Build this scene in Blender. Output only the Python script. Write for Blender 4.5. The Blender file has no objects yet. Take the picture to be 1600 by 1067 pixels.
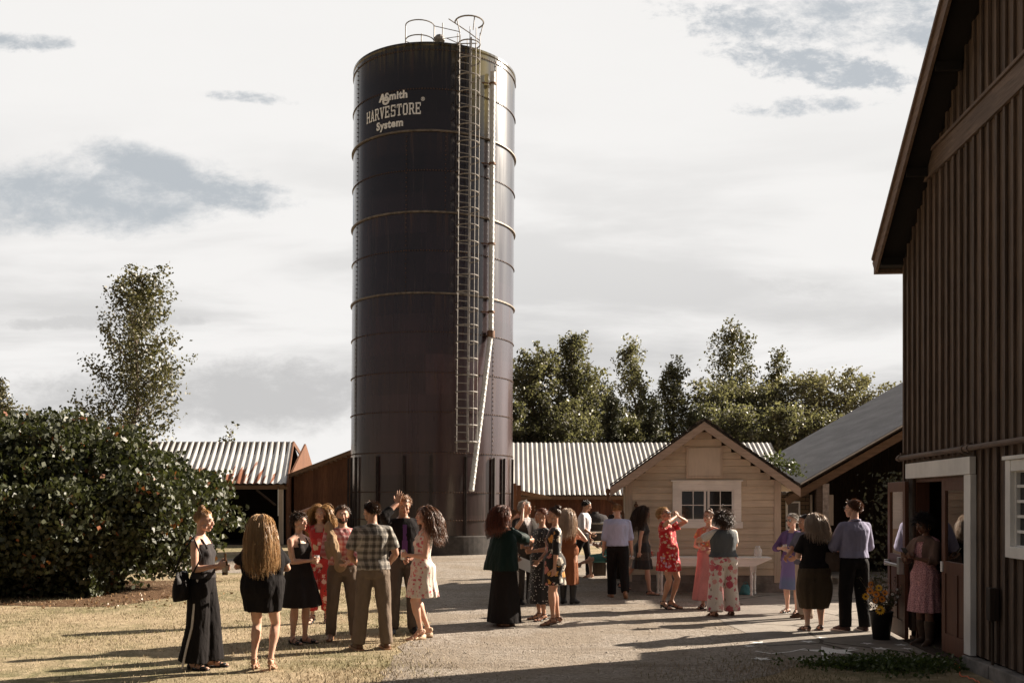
import bpy, bmesh, math, random
import numpy as np
from mathutils import Vector, Matrix, Euler
R_ = math.radians
PI = math.pi
sc = bpy.context.scene
COL = sc.collection
# ------------------------------------------------------------------ camera
F = 1556.0          # focal length in photo pixels (photo 1600 wide)
HZ = 783.0          # horizon row
CH = 1.8            # eye height
cam_d = bpy.data.cameras.new('camera')
cam_d.sensor_width = 36.0
cam_d.lens = 36.0 * F / 1600.0
cam_d.shift_y = (HZ - 533.5) / 1600.0
cam_d.clip_end = 3000
cam = bpy.data.objects.new('camera', cam_d)
COL.objects.link(cam)
cam.location = (0, 0, CH)
cam.rotation_euler = (R_(90), 0, 0)
sc.camera = cam
sc.view_settings.view_transform = 'Standard'
sc.view_settings.look = 'None'
sc.view_settings.gamma = 1
sc.view_settings.use_curve_mapping = False
sc.view_settings.exposure = 1.45
sc.cycles.use_denoising = True
sc.cycles.max_bounces = 8
sc.cycles.transparent_max_bounces = 12
sc.cycles.sample_clamp_indirect = 4.0
# ------------------------------------------------------------------ sun
SUN_AZ, SUN_EL = 64.0, 27.0      # azimuth to the right of the view axis
sd = Vector((math.sin(R_(SUN_AZ)) * math.cos(R_(SUN_EL)), math.cos(R_(SUN_AZ)) * math.cos(R_(SUN_EL)), math.sin(R_(SUN_EL))))
sun_d = bpy.data.lights.new('sun', 'SUN')
sun_d.energy = 5.0
sun_d.angle = R_(0.6)
sun_d.color = (1.0, 0.875, 0.73)
sun = bpy.data.objects.new('sun', sun_d)
COL.objects.link(sun)
sun.rotation_euler = (-sd).to_track_quat('-Z', 'Y').to_euler()
sun.location = (20, 15, 30)

# ------------------------------------------------------------------ node helper
class NT:
    def __init__(s, tree):
        s.t = tree
        s.n = tree.nodes
        s.l = tree.links
    def node(s, typ, **kw):
        nd = s.n.new(typ)
        for k, v in kw.items():
            setattr(nd, k, v)
        return nd
    def put(s, sock, v):
        if v is None:
            return
        if isinstance(v, bpy.types.NodeSocket):
            s.l.new(v, sock)
        else:
            if isinstance(v, (tuple, list)) and len(v) == 3 and sock.type == 'RGBA':
                v = (*v, 1)
            sock.default_value = v
    def m(s, op, a, b=None, c=None, clamp=False):
        nd = s.node('ShaderNodeMath', operation=op, use_clamp=clamp)
        s.put(nd.inputs[0], a); s.put(nd.inputs[1], b)
        if c is not None: s.put(nd.inputs[2], c)
        return nd.outputs[0]
    def mix(s, f, a, b, mode='MIX'):
        nd = s.node('ShaderNodeMix', data_type='RGBA', blend_type=mode)
        s.put(nd.inputs[0], f); s.put(nd.inputs[6], a); s.put(nd.inputs[7], b)
        return nd.outputs[2]
    def ramp(s, f, stops, interp='LINEAR'):
        nd = s.node('ShaderNodeValToRGB')
        cr = nd.color_ramp
        cr.interpolation = interp
        while len(cr.elements) < len(stops):
            cr.elements.new(0.5)
        for e, (p, c) in zip(cr.elements, stops):
            e.position = p
            e.color = (*c, 1) if isinstance(c, (tuple, list)) else (c, c, c, 1)
        s.put(nd.inputs[0], f)
        return nd.outputs[0]
    def step(s, x, lo, hi):
        nd = s.node('ShaderNodeMapRange', interpolation_type='SMOOTHSTEP')
        s.put(nd.inputs[0], x); nd.inputs[1].default_value = lo; nd.inputs[2].default_value = hi
        return nd.outputs[0]
    def noise(s, vec, scale, detail=4, rough=0.5, dist=0.0, out=0):
        nd = s.node('ShaderNodeTexNoise')
        s.put(nd.inputs['Vector'], vec)
        nd.inputs['Scale'].default_value = scale; nd.inputs['Detail'].default_value = detail
        nd.inputs['Roughness'].default_value = rough; nd.inputs['Distortion'].default_value = dist
        return nd.outputs[out]
    def vor(s, vec, scale, feature='F1', out=0, rand=1.0):
        nd = s.node('ShaderNodeTexVoronoi', feature=feature)
        s.put(nd.inputs['Vector'], vec)
        nd.inputs['Scale'].default_value = scale
        nd.inputs['Randomness'].default_value = rand
        return nd.outputs[out]
    def mapping(s, vec, scale=(1, 1, 1), loc=(0, 0, 0), rot=(0, 0, 0)):
        nd = s.node('ShaderNodeMapping')
        s.put(nd.inputs[0], vec)
        nd.inputs['Location'].default_value = loc; nd.inputs['Rotation'].default_value = rot
        nd.inputs['Scale'].default_value = scale
        return nd.outputs[0]
    def obj(s):
        return s.node('ShaderNodeTexCoord').outputs['Object']
    def sep(s, v):
        nd = s.node('ShaderNodeSeparateXYZ'); s.put(nd.inputs[0], v)
        return nd.outputs
    def comb(s, x, y, z):
        nd = s.node('ShaderNodeCombineXYZ'); s.put(nd.inputs[0], x); s.put(nd.inputs[1], y); s.put(nd.inputs[2], z)
        return nd.outputs[0]
    def rand(s):
        return s.node('ShaderNodeNewGeometry').outputs['Random Per Island']
    def bump(s, h, strength=0.5, dist=0.01):
        nd = s.node('ShaderNodeBump')
        s.put(nd.inputs['Height'], h); nd.inputs['Strength'].default_value = strength; nd.inputs['Distance'].default_value = dist
        return nd.outputs[0]

# ------------------------------------------------------------------ world
w = bpy.data.worlds.new('World')
sc.world = w
w.use_nodes = True
w.node_tree.nodes.clear()
n = NT(w.node_tree)
d = n.node('ShaderNodeTexCoord').outputs['Generated']
dx, dy, dz = n.sep(d)[0:3]
sky = n.node('ShaderNodeTexSky', sky_type='NISHITA')
sky.sun_disc = False
sky.sun_elevation = R_(SUN_EL)
sky.sun_rotation = R_(SUN_AZ)
sky.air_density = 1.0; sky.dust_density = 1.0
yy = n.m('MAXIMUM', dy, 0.12)
u = n.m('DIVIDE', dx, yy)
v = n.m('DIVIDE', dz, yy)
uv = n.comb(u, v, 0.0)
wn = n.noise(n.mapping(uv, (5, 12, 1)), 1.0, 7, 0.6)
wn2 = n.m('ADD', n.m('MULTIPLY', n.noise(n.mapping(uv, (7, 16, 1), (4, 2, 0)), 1.0, 8, 0.62, 0.3), .55), n.m('MULTIPLY', n.noise(n.mapping(uv, (26, 46, 1), (1, 2, 0), (0, 0, -.15)), 1.0, 9, 0.72, 0.2), .45))
def patch(cx, cy, rx, ry, tilt=0.0, amp=1.5):
    a = n.m('SUBTRACT', u, cx); b = n.m('SUBTRACT', v, cy)
    b = n.m('ADD', b, n.m('MULTIPLY', a, tilt))
    r = n.m('ADD', n.m('POWER', n.m('DIVIDE', a, rx), 2.0), n.m('POWER', n.m('DIVIDE', b, ry), 2.0))
    r = n.m('ADD', r, n.m('MULTIPLY', n.m('SUBTRACT', wn2, 0.5), amp * 6.5))
    nd = n.node('ShaderNodeMapRange', interpolation_type='SMOOTHSTEP')
    n.put(nd.inputs[0], r); nd.inputs[1].default_value = 1.5; nd.inputs[2].default_value = -.15
    nd.inputs[3].default_value = 0; nd.inputs[4].default_value = 1
    return nd.outputs[0]
blue = patch(-.455, .305, .19, .036, -0.02, 0.8)
for a in [(-.37, .335, .06, .022, .25, .8), (-.29, .31, .07, .02, .12, 1.1), (.40, .478, .17, .030, 0.05, 1.3), (.315, .438, .10, .02, 0.15, 1.9), (.24, .478, .09, .018, .1, 1.7), (.30, .397, .06, .010, -.05, 1.5), (-.265, .405, .045, .006, .08, 1.5), (-.52, .46, .06, .01, 0, 1.4)]:
    blue = n.m('MAXIMUM', blue, patch(*a))
# grey undersides of clouds, mostly low in the sky
g1 = n.noise(n.mapping(uv, (2.2, 11, 1), (1.3, .7, 0)), 1.0, 6, 0.55, 0.3)
low = n.node('ShaderNodeMapRange'); n.put(low.inputs[0], v); low.inputs[1].default_value = .42; low.inputs[2].default_value = .05
low.inputs[3].default_value = 0.0; low.inputs[4].default_value = 1.0
grey = n.m('MULTIPLY', n.step(g1, .41, .62), low.outputs[0], clamp=True)
g2 = patch(-.30, .105, .24, .040, -.05, 0.7)
g3 = patch(.16, .225, .24, .016, 0.10, 0.7)
g4 = patch(-.41, .18, .15, .008, -0.03, 1.0)
grey = n.m('MAXIMUM', grey, n.m('MULTIPLY', g2, 0.9))
grey = n.m('MAXIMUM', grey, n.m('MULTIPLY', g3, 0.55))
grey = n.m('MAXIMUM', grey, n.m('MULTIPLY', g4, 0.7))
white = n.mix(n.m('MULTIPLY', wn, .35), (3.42, 3.36, 3.30), (3.02, 2.97, 2.92))
cloud = n.mix(grey, white, (2.05, 2.03, 2.02))
skyc = n.mix(1.0, sky.outputs[0], (.42, .42, .42), 'MULTIPLY')
clear = n.mix(0.9, skyc, (1.98, 2.08, 2.16))
front = n.mix(blue, cloud, clear)
# behind the camera, away from the low sun, the cloud deck is much darker
hz_dir = n.m('ADD', n.m('MULTIPLY', dx, 0.50), n.m('MULTIPLY', dy, 0.86))
side = n.step(hz_dir, -0.15, 0.45)
backc = n.mix(0.92, skyc, (0.56, 0.515, 0.51))
col = n.mix(side, backc, front)
sdn = n.node('ShaderNodeVectorMath', operation='DOT_PRODUCT'); n.put(sdn.inputs[0], d); sdn.inputs[1].default_value = tuple(sd)
glow = n.m('ADD', n.m('MULTIPLY', n.m('POWER', n.m('MAXIMUM', sdn.outputs['Value'], 0.0), 5.0), 1.3), 1.0)
gb = n.m('ADD', n.m('MULTIPLY', n.m('SUBTRACT', glow, 1.0), n.step(n.m('DIVIDE', dx, yy), .55, 1.0)), 1.0)
col = n.mix(1.0, col, n.comb(gb, gb, gb), 'MULTIPLY')
zen = n.step(dz, .50, .85)
col = n.mix(n.m('MULTIPLY', zen, .85), col, (0.52, 0.48, 0.48))
bg = n.node('ShaderNodeBackground'); bg.inputs['Strength'].default_value = 0.1
n.put(bg.inputs['Color'], col)
out = n.node('ShaderNodeOutputWorld')
n.l.new(bg.outputs[0], out.inputs[0])

# ------------------------------------------------------------------ placing helpers
def gx(px, Y): return (px - 800.0) / F * Y
def gz(py, Y): return CH - (py - HZ) / F * Y
def gnd(px, py):
    Y = F * CH / (py - HZ)
    return gx(px, Y), Y

# ------------------------------------------------------------------ mesh helpers
def link(o, parent=None):
    COL.objects.link(o)
    if parent is not None:
        o.parent = parent
    return o
def tag(o, label=None, cat=None, group=None, kind=None):
    if label: o['label'] = label
    if cat: o['category'] = cat
    if group: o['group'] = group
    if kind: o['kind'] = kind
    return o
def empty(name, loc=(0, 0, 0), rz=0.0, label=None, cat=None, group=None):
    o = bpy.data.objects.new(name, None)
    o.empty_display_size = 0.2
    o.location = loc; o.rotation_euler = (0, 0, rz)
    link(o)
    return tag(o, label, cat, group)
def fast_mesh(name, V, Fa):
    """V (n,3) array, Fa (m,k) array of equal sized faces"""
    me = bpy.data.meshes.new(name)
    V = np.asarray(V, dtype=np.float32); Fa = np.asarray(Fa, dtype=np.int32)
    m, k = Fa.shape
    me.vertices.add(len(V)); me.vertices.foreach_set('co', V.ravel())
    me.loops.add(m * k); me.loops.foreach_set('vertex_index', Fa.ravel())
    me.polygons.add(m); me.polygons.foreach_set('loop_start', np.arange(0, m * k, k, dtype=np.int32))
    me.update(calc_edges=True)
    return me
def mats_on(me, mats):
    for m_ in (mats if isinstance(mats, (list, tuple)) else [mats]):
        me.materials.append(m_)
def smooth_on(me, on=True):
    me.polygons.foreach_set('use_smooth', [on] * len(me.polygons))

class MB:
    def __init__(s):
        s.V = []; s.F = []; s.I = []; s.M = None; s.mi = 0
    def add(s, V, Fs):
        b = len(s.V)
        if s.M is not None:
            V = [tuple(s.M @ Vector(p)) for p in V]
        s.V.extend([tuple(p) for p in V])
        for f in Fs:
            s.F.append(tuple(i + b for i in f)); s.I.append(s.mi)
        return s
    def box(s, x0, x1, y0, y1, z0, z1):
        V = [(x0, y0, z0), (x1, y0, z0), (x1, y1, z0), (x0, y1, z0), (x0, y0, z1), (x1, y0, z1), (x1, y1, z1), (x0, y1, z1)]
        return s.add(V, [(0, 3, 2, 1), (4, 5, 6, 7), (0, 1, 5, 4), (1, 2, 6, 5), (2, 3, 7, 6), (3, 0, 4, 7)])
    def bar(s, a, b, w, h, up=(0, 0, 1)):
        """box beam from a to b; w across, h along up"""
        a = Vector(a); b = Vector(b); dr = (b - a).normalized(); up = Vector(up)
        sd_ = dr.cross(up).normalized(); u2 = sd_.cross(dr).normalized()
        V = []
        for p in (a, b):
            for i, j in ((-1, -1), (1, -1), (1, 1), (-1, 1)):
                V.append(p + sd_ * (i * w / 2) + u2 * (j * h / 2))
        return s.add(V, [(0, 1, 2, 3), (7, 6, 5, 4), (0, 4, 5, 1), (1, 5, 6, 2), (2, 6, 7, 3), (3, 7, 4, 0)])
    def prism(s, poly, axis, a, b):
        """poly list of 2D points in the plane normal to axis (x: (y,z), y: (x,z), z: (x,y)), from a to b"""
        def mk(p, t):
            return {'x': (t, p[0], p[1]), 'y': (p[0], t, p[1]), 'z': (p[0], p[1], t)}[axis]
        k = len(poly)
        V = [mk(p, a) for p in poly] + [mk(p, b) for p in poly]
        return s.add(V, [tuple(range(k - 1, -1, -1)), tuple(range(k, 2 * k))] + [(i, (i + 1) % k, (i + 1) % k + k, i + k) for i in range(k)])
    def tube(s, pts, r, n_=8, cap=True, closed=False):
        P = [Vector(p) for p in pts]; k = len(P)
        rr = [r] * k if isinstance(r, (int, float)) else list(r)
        V = []; prev = None
        for i, p in enumerate(P):
            if closed: t = P[(i + 1) % k] - P[i - 1]
            else: t = P[min(i + 1, k - 1)] - P[max(i - 1, 0)]
            t.normalize()
            if prev is None:
                ref = Vector((0, 0, 1)) if abs(t.z) < .9 else Vector((1, 0, 0))
                u_ = t.cross(ref).normalized()
            else:
                u_ = (prev - t * prev.dot(t)).normalized()
            prev = u_; v_ = t.cross(u_)
            for j in range(n_):
                a = 2 * PI * j / n_
                V.append(p + (u_ * math.cos(a) + v_ * math.sin(a)) * rr[i])
        Fs = []
        for i in range(k if closed else k - 1):
            for j in range(n_):
                a = i * n_ + j; b = i * n_ + (j + 1) % n_
                i2 = (i + 1) % k
                Fs.append((a, b, i2 * n_ + (j + 1) % n_, i2 * n_ + j))
        if cap and not closed:
            Fs.append(tuple(range(n_ - 1, -1, -1))); Fs.append(tuple((k - 1) * n_ + j for j in range(n_)))
        return s.add(V, Fs)
    def lathe(s, prof, c=(0, 0, 0), n_=24, cap=True, a0=0.0, a1=2 * PI):
        full = abs(a1 - a0 - 2 * PI) < 1e-6
        k = len(prof); m_ = n_ if full else n_ + 1; V = []
        for r, z in prof:
            for j in range(m_):
                a = a0 + (a1 - a0) * j / n_
                V.append((c[0] + r * math.cos(a), c[1] + r * math.sin(a), c[2] + z))
        Fs = []
        for i in range(k - 1):
            for j in range(n_):
                j2 = (j + 1) % m_
                Fs.append((i * m_ + j, i * m_ + j2, (i + 1) * m_ + j2, (i + 1) * m_ + j))
        if cap and full:
            Fs.append(tuple(range(m_ - 1, -1, -1))); Fs.append(tuple((k - 1) * m_ + j for j in range(m_)))
        return s.add(V, Fs)
    def ball(s, c, r, nu=12, nv=8, R=None):
        if isinstance(r, (int, float)): r = (r, r, r)
        V = [(0, 0, -1)]
        for i in range(1, nv):
            t = PI * i / nv
            for j in range(nu):
                a = 2 * PI * j / nu
                V.append((math.sin(t) * math.cos(a), math.sin(t) * math.sin(a), -math.cos(t)))
        V.append((0, 0, 1))
        out_ = []
        c = Vector(c)
        for p in V:
            q = Vector((p[0] * r[0], p[1] * r[1], p[2] * r[2]))
            if R is not None: q = R @ q
            out_.append(c + q)
        Fs = [(0, 1 + (j + 1) % nu, 1 + j) for j in range(nu)]
        for i in range(nv - 2):
            for j in range(nu):
                a = 1 + i * nu + j; b = 1 + i * nu + (j + 1) % nu
                Fs.append((a, b, b + nu, a + nu))
        L = len(V) - 1; o_ = 1 + (nv - 2) * nu
        Fs += [(L, o_ + j, o_ + (j + 1) % nu) for j in range(nu)]
        return s.add(out_, Fs)
    def mesh(s, name, mats=None, smooth=False):
        me = bpy.data.meshes.new(name)
        me.from_pydata(s.V, [], s.F)
        if mats is not None: mats_on(me, mats)
        if any(s.I): me.polygons.foreach_set('material_index', s.I)
        if smooth: smooth_on(me)
        me.update()
        return me
    def obj(s, name, mats, parent=None, smooth=False, bevel=0.0):
        o = bpy.data.objects.new(name, s.mesh(name, mats, smooth))
        if bevel:
            b = o.modifiers.new('b', 'BEVEL'); b.width = bevel; b.segments = 2; b.limit_method = 'ANGLE'; b.angle_limit = R_(40)
        return link(o, parent)
def structure(o): o['kind'] = 'structure'; return o

# numpy value noise ------------------------------------------------
def _h(ix, iy, iz, s):
    h = (ix * 374761393 + iy * 668265263 + iz * 2147483647 + s * 974711) & 0xFFFFFFFF
    h = ((h ^ (h >> 13)) * 1274126177) & 0xFFFFFFFF
    return ((h ^ (h >> 16)) & 0xFFFF) / 65535.0
def vnoise(P, seed=0):
    P = np.asarray(P, dtype=np.float64)
    i = np.floor(P).astype(np.int64); f = P - i; f = f * f * (3 - 2 * f)
    r = 0
    for a in (0, 1):
        for b in (0, 1):
            for c in (0, 1):
                wgt = (f[:, 0] if a else 1 - f[:, 0]) * (f[:, 1] if b else 1 - f[:, 1]) * (f[:, 2] if c else 1 - f[:, 2])
                r = r + wgt * _h(i[:, 0] + a, i[:, 1] + b, i[:, 2] + c, seed)
    return r * 2 - 1
def fbm(P, seed=0, o=3):
    r = 0; a = 1.0; t = 0
    for k in range(o):
        r = r + a * vnoise(P * (2 ** k), seed + k); t += a; a *= .5
    return r / t
# ------------------------------------------------------------------ materials
MATS = {}
def mat(name):
    m_ = bpy.data.materials.new(name); m_.use_nodes = True
    m_.node_tree.nodes.clear()
    t = NT(m_.node_tree)
    p = t.node('ShaderNodeBsdfPrincipled'); o_ = t.node('ShaderNodeOutputMaterial')
    t.l.new(p.outputs[0], o_.inputs[0])
    t.p = p; t.o = o_
    MATS[name] = m_
    return m_, t
def setp(t, **kw):
    names = {'col': 'Base Color', 'rough': 'Roughness', 'metal': 'Metallic', 'spec': 'Specular IOR Level', 'normal': 'Normal', 'coat': 'Coat Weight', 'sheen': 'Sheen Weight', 'trans': 'Transmission Weight', 'ior': 'IOR', 'alpha': 'Alpha', 'coatr': 'Coat Roughness', 'sss': 'Subsurface Weight', 'aniso': 'Anisotropic'}
    for k, v_ in kw.items():
        t.put(t.p.inputs[names[k]], v_)
def mul(c, f): return tuple(min(1, x * f) for x in c)
def plain(name, c, rough=.7, var=.25, scale=8, bump=.2, bdist=.004, metal=0, spec=.4, sc3=(1, 1, 1), sheen=0):
    if name in MATS: return MATS[name]
    m_, t = mat(name)
    o_ = t.mapping(t.obj(), sc3)
    f = t.noise(o_, scale, 5, .6)
    cc = t.mix(t.step(f, .3, .7), mul(c, 1 - var), mul(c, 1 + var))
    setp(t, col=cc, rough=rough, metal=metal, spec=spec, sheen=sheen)
    if bump: setp(t, normal=t.bump(t.noise(o_, scale * 4, 4, .6), bump, bdist))
    return m_
def wood(name, c, grain='Z', rough=.75, var=.35, bump=.35, island=.25, wear=None):
    """painted or bare boards with long grain along one axis, per-board tone"""
    if name in MATS: return MATS[name]
    m_, t = mat(name)
    s3 = {'Z': (14, 14, 1.0), 'X': (1.0, 14, 14), 'Y': (14, 1.0, 14)}[grain]
    o_ = t.obj()
    g = t.noise(t.mapping(o_, s3), 2.2, 7, .68, .6)
    big = t.noise(o_, 1.3, 4, .6)
    r = t.rand()
    cc = t.mix(t.step(g, .28, .72), mul(c, 1 - var), mul(c, 1 + var))
    cc = t.mix(t.m('MULTIPLY', t.step(big, .4, .75), .5), cc, mul(c, .6))
    k = t.m('ADD', t.m('MULTIPLY', r, island * 2), 1 - island)
    cc = t.mix(1.0, cc, t.comb(k, k, k), 'MULTIPLY')
    if wear:
        wmask = t.step(t.noise(t.mapping(o_, mul(s3, 1.0) if 0 else tuple(x * .5 for x in s3)), 3.1, 8, .75), .60, .68)
        cc = t.mix(t.m('MULTIPLY', wmask, wear[1]), cc, wear[0])
    setp(t, col=cc, rough=rough, spec=.35, normal=t.bump(g, bump, .006))
    return m_
def tin(name, c, rough=.42, rust=0.0, metal=.35):
    if name in MATS: return MATS[name]
    m_, t = mat(name)
    o_ = t.obj()
    f = t.noise(t.mapping(o_, (1.5, .35, .35)), 2.0, 6, .6)
    cc = t.mix(t.step(f, .3, .75), mul(c, .78), mul(c, 1.12))
    ro = t.m('ADD', t.m('MULTIPLY', f, .25), rough - .1)
    if rust:
        at = t.node('ShaderNodeAttribute', attribute_name='rust').outputs['Fac']
        x, y, z = t.sep(o_)[0:3]
        st = t.noise(t.comb(t.m('MULTIPLY', x, 3.64), t.m('MULTIPLY', y, .25), 0.0), 1.0, 3, .6)
        rm = t.step(t.m('ADD', at, t.m('MULTIPLY', t.m('SUBTRACT', st, .5), 4.2)), .70, .95)
        rc = t.mix(t.noise(o_, 9, 4, .6), (.16, .05, .025), (.30, .12, .06))
        cc = t.mix(t.m('MULTIPLY', rm, rust), cc, rc)
        ro = t.m('ADD', ro, t.m('MULTIPLY', rm, .4))
    setp(t, col=cc, rough=ro, metal=metal, spec=.5, normal=t.bump(t.noise(o_, 6, 4, .6), .15, .01))
    return m_
def leafmat(name, a, b, c3=None, amt=.06, trans=.35, rough=.45):
    if name in MATS: return MATS[name]
    m_, t = mat(name)
    r = t.rand()
    cc = t.mix(r, a, b)
    if c3:
        r2 = t.m('FRACT', t.m('MULTIPLY', r, 37.17))
        cl = t.noise(t.obj(), 1.6, 3, .5)
        cc = t.mix(t.m('MULTIPLY', t.m('LESS_THAN', r2, amt), t.step(cl, .40, .55)), cc, c3)
    setp(t, col=cc, rough=rough, spec=.5)
    tr = t.node('ShaderNodeBsdfTranslucent')
    t.put(tr.inputs[0], t.mix(1.0, cc, (1.15, 1.22, .68), 'MULTIPLY'))
    mx = t.node('ShaderNodeMixShader'); mx.inputs[0].default_value = trans
    t.l.new(t.p.outputs[0], mx.inputs[1]); t.l.new(tr.outputs[0], mx.inputs[2]); t.l.new(mx.outputs[0], t.o.inputs[0])
    return m_
def glass(name='glass', col=(.02, .02, .02), rough=.05):
    if name in MATS: return MATS[name]
    m_, t = mat(name)
    setp(t, col=col, rough=rough, spec=.9, normal=t.bump(t.noise(t.obj(), 2.5, 2, .5), .05, .01))
    return m_
def clearglass(name='clear_glass', tint=(.8, .8, .78)):
    if name in MATS: return MATS[name]
    m_, t = mat(name)
    gl = t.node('ShaderNodeBsdfGlossy'); gl.inputs['Roughness'].default_value = .02
    tp = t.node('ShaderNodeBsdfTransparent'); t.put(tp.inputs[0], tint)
    fr = t.node('ShaderNodeFresnel'); fr.inputs[0].default_value = 1.75
    mx = t.node('ShaderNodeMixShader'); t.l.new(t.m('MULTIPLY', fr.outputs[0], 2.2, clamp=True), mx.inputs[0])
    t.l.new(tp.outputs[0], mx.inputs[1]); t.l.new(gl.outputs[0], mx.inputs[2]); t.l.new(mx.outputs[0], t.o.inputs[0])
    return m_

M_tan = wood('tan_siding', (.60, .505, .39), 'X', var=.13, island=.12, wear=((.30, .22, .16), .45))
M_tantrim = wood('tan_trim', (.52, .425, .335), 'Z', var=.15, island=.1, wear=((.16, .11, .07), .4))
M_white = wood('white_paint', (.80, .78, .74), 'Z', var=.05, island=.03, rough=.5, bump=.15, wear=((.5, .45, .38), .35))
M_white2 = wood('white_worn', (.86, .83, .78), 'X', var=.08, island=.05, rough=.6, bump=.2, wear=((.42, .35, .28), .4))
M_barn = wood('barn_boards', (.108, .073, .051), 'Z', var=.45, bump=.9, island=.22, wear=((.24, .18, .145), .5))
M_barntrim = wood('barn_trim', (.145, .102, .078), 'X', var=.4, bump=.7, island=.15, wear=((.16, .12, .09), .4))
M_door = wood('door_wood', (.115, .046, .025), 'Z', var=.25, bump=.2, island=.12, rough=.45)
M_red = wood('red_shed', (.16, .065, .038), 'Z', var=.3, island=.2)
M_orange = wood('ochre_shed', (.14, .060, .030), 'Z', var=.35, island=.22)
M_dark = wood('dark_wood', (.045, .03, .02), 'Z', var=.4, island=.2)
M_darkx = wood('dark_wood_x', (.06, .04, .027), 'X', var=.4, island=.2)
M_fascia = wood('fascia', (.19, .115, .07), 'X', var=.3, island=.1)
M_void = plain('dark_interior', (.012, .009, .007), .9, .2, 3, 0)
M_galv = plain('galvanised', (.36, .36, .35), .42, .25, 5, .1, metal=.7)
M_steel = plain('dull_steel', (.20, .19, .18), .5, .3, 9, .1, metal=.6)
M_ladder = plain('ladder_steel', (.27, .25, .23), .5, .3, 9, .1, metal=.2)
M_rust = plain('rusty_steel', (.16, .085, .05), .7, .4, 9, .2, metal=.2)
M_concrete = plain('concrete', (.26, .235, .21), .85, .25, 2.5, .4, .01)
M_foot = plain('foundation', (.20, .185, .17), .9, .35, 4, .6, .015)
M_black = plain('black_plastic', (.012, .011, .011), .5, .2, 9, .05)
M_tin = tin('tin_roof', (.66, .63, .59), metal=.1)
M_tinrust = tin('tin_roof_rusty', (.66, .65, .63), rust=1.0, metal=.1)
M_greyroof = tin('grey_roof', (.50, .50, .50), rough=.5, metal=.1)
M_bark = plain('bark', (.14, .105, .08), .9, .4, 12, .8, .02, sc3=(1, 1, .2))
M_twig = plain('twig', (.10, .07, .05), .9, .3, 12, .3)
# ------------------------------------------------------------------ ground
rng = np.random.default_rng(7)
def sheet(name, pts, z, m_, jag=.12, sub=.35):
    """irregular flat sheet from an outline of world points"""
    P = []
    k = len(pts)
    for i in range(k):
        a = np.array(pts[i]); b = np.array(pts[(i + 1) % k]); L = np.linalg.norm(b - a)
        m = max(1, int(L / sub))
        for j in range(m):
            P.append(a + (b - a) * j / m)
    P = np.array(P)
    q = np.c_[P * 1.3, np.zeros(len(P))]
    P[:, 0] += fbm(q, 3) * jag * 2; P[:, 1] += fbm(q + 40, 5) * jag * 2
    bm = bmesh.new()
    f = bm.faces.new([bm.verts.new((p[0], p[1], z)) for p in P])
    if f.normal.z < 0: bmesh.ops.reverse_faces(bm, faces=[f])
    f.normal_update()
    bmesh.ops.triangulate(bm, faces=bm.faces[:])
    me = bpy.data.meshes.new(name); bm.to_mesh(me); bm.free()
    me.materials.append(m_)
    return structure(link(bpy.data.objects.new(name, me)))

m_, t = mat('field_ground')
o_ = t.obj()
a = t.noise(o_, .35, 6, .6); b = t.noise(o_, 4.0, 6, .7); c = t.noise(o_, 38, 4, .7)
cc = t.mix(t.step(a, .40, .62), (.37, .29, .19), (.20, .18, .10))
cc = t.mix(t.m('MULTIPLY', t.step(b, .45, .65), .7), cc, (.50, .40, .27))
cc = t.mix(t.m('MULTIPLY', t.step(c, .52, .68), .65), cc, (.13, .095, .05))
setp(t, col=cc, rough=.95, spec=.1, normal=t.bump(t.m('ADD', t.m('MULTIPLY', c, .6), t.m('MULTIPLY', b, 1.2)), .9, .035))
M_field = m_
m_, t = mat('gravel')
o_ = t.obj()
a = t.noise(o_, .6, 6, .6); v1 = t.vor(o_, 44, out=1); v0 = t.vor(o_, 44); v2 = t.vor(o_, 60); nn = t.noise(o_, 9, 6, .75)
sp = t.sep(v1)[0]
cc = t.mix(sp, (.19, .16, .13), (.40, .355, .305))
cc = t.mix(t.m('MULTIPLY', t.step(a, .42, .60), .6), cc, (.23, .185, .135))
cc = t.mix(t.m('MULTIPLY', t.step(t.noise(t.mapping(o_, (.25, 1.3, 1)), 1.1, 5, .65), .52, .66), .5), cc, (.17, .135, .10))
cc = t.mix(t.m('MULTIPLY', t.step(nn, .5, .66), .6), cc, (.15, .115, .085))
h = t.m('ADD', t.m('MULTIPLY', v0, -.35), t.m('ADD', t.m('MULTIPLY', nn, 1.1), t.m('MULTIPLY', t.noise(o_, 2.2, 4, .6), 1.6)))
setp(t, col=cc, rough=.95, spec=.15, normal=t.bump(h, .75, .03))
M_gravel = m_
m_, t = mat('old_concrete')
o_ = t.obj()
a = t.noise(o_, .9, 6, .65); b = t.noise(o_, 30, 4, .7); c = t.noise(o_, 4, 7, .8)
cr = t.vor(t.mix(.12, o_, t.noise(o_, 2.5, 4, .6, out=1)), .55, 'DISTANCE_TO_EDGE')
cc = t.mix(t.step(a, .35, .65), (.215, .19, .165), (.31, .275, .235))
cc = t.mix(t.m('MULTIPLY', t.step(c, .5, .62), .4), cc, (.15, .13, .105))
cc = t.mix(t.m('MULTIPLY', t.m('LESS_THAN', cr, .012), .8), cc, (.05, .04, .03))
setp(t, col=cc, rough=.85, spec=.2, normal=t.bump(t.m('ADD', b, t.m('MULTIPLY', c, 1.5)), .6, .012))
M_pad = m_

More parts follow.
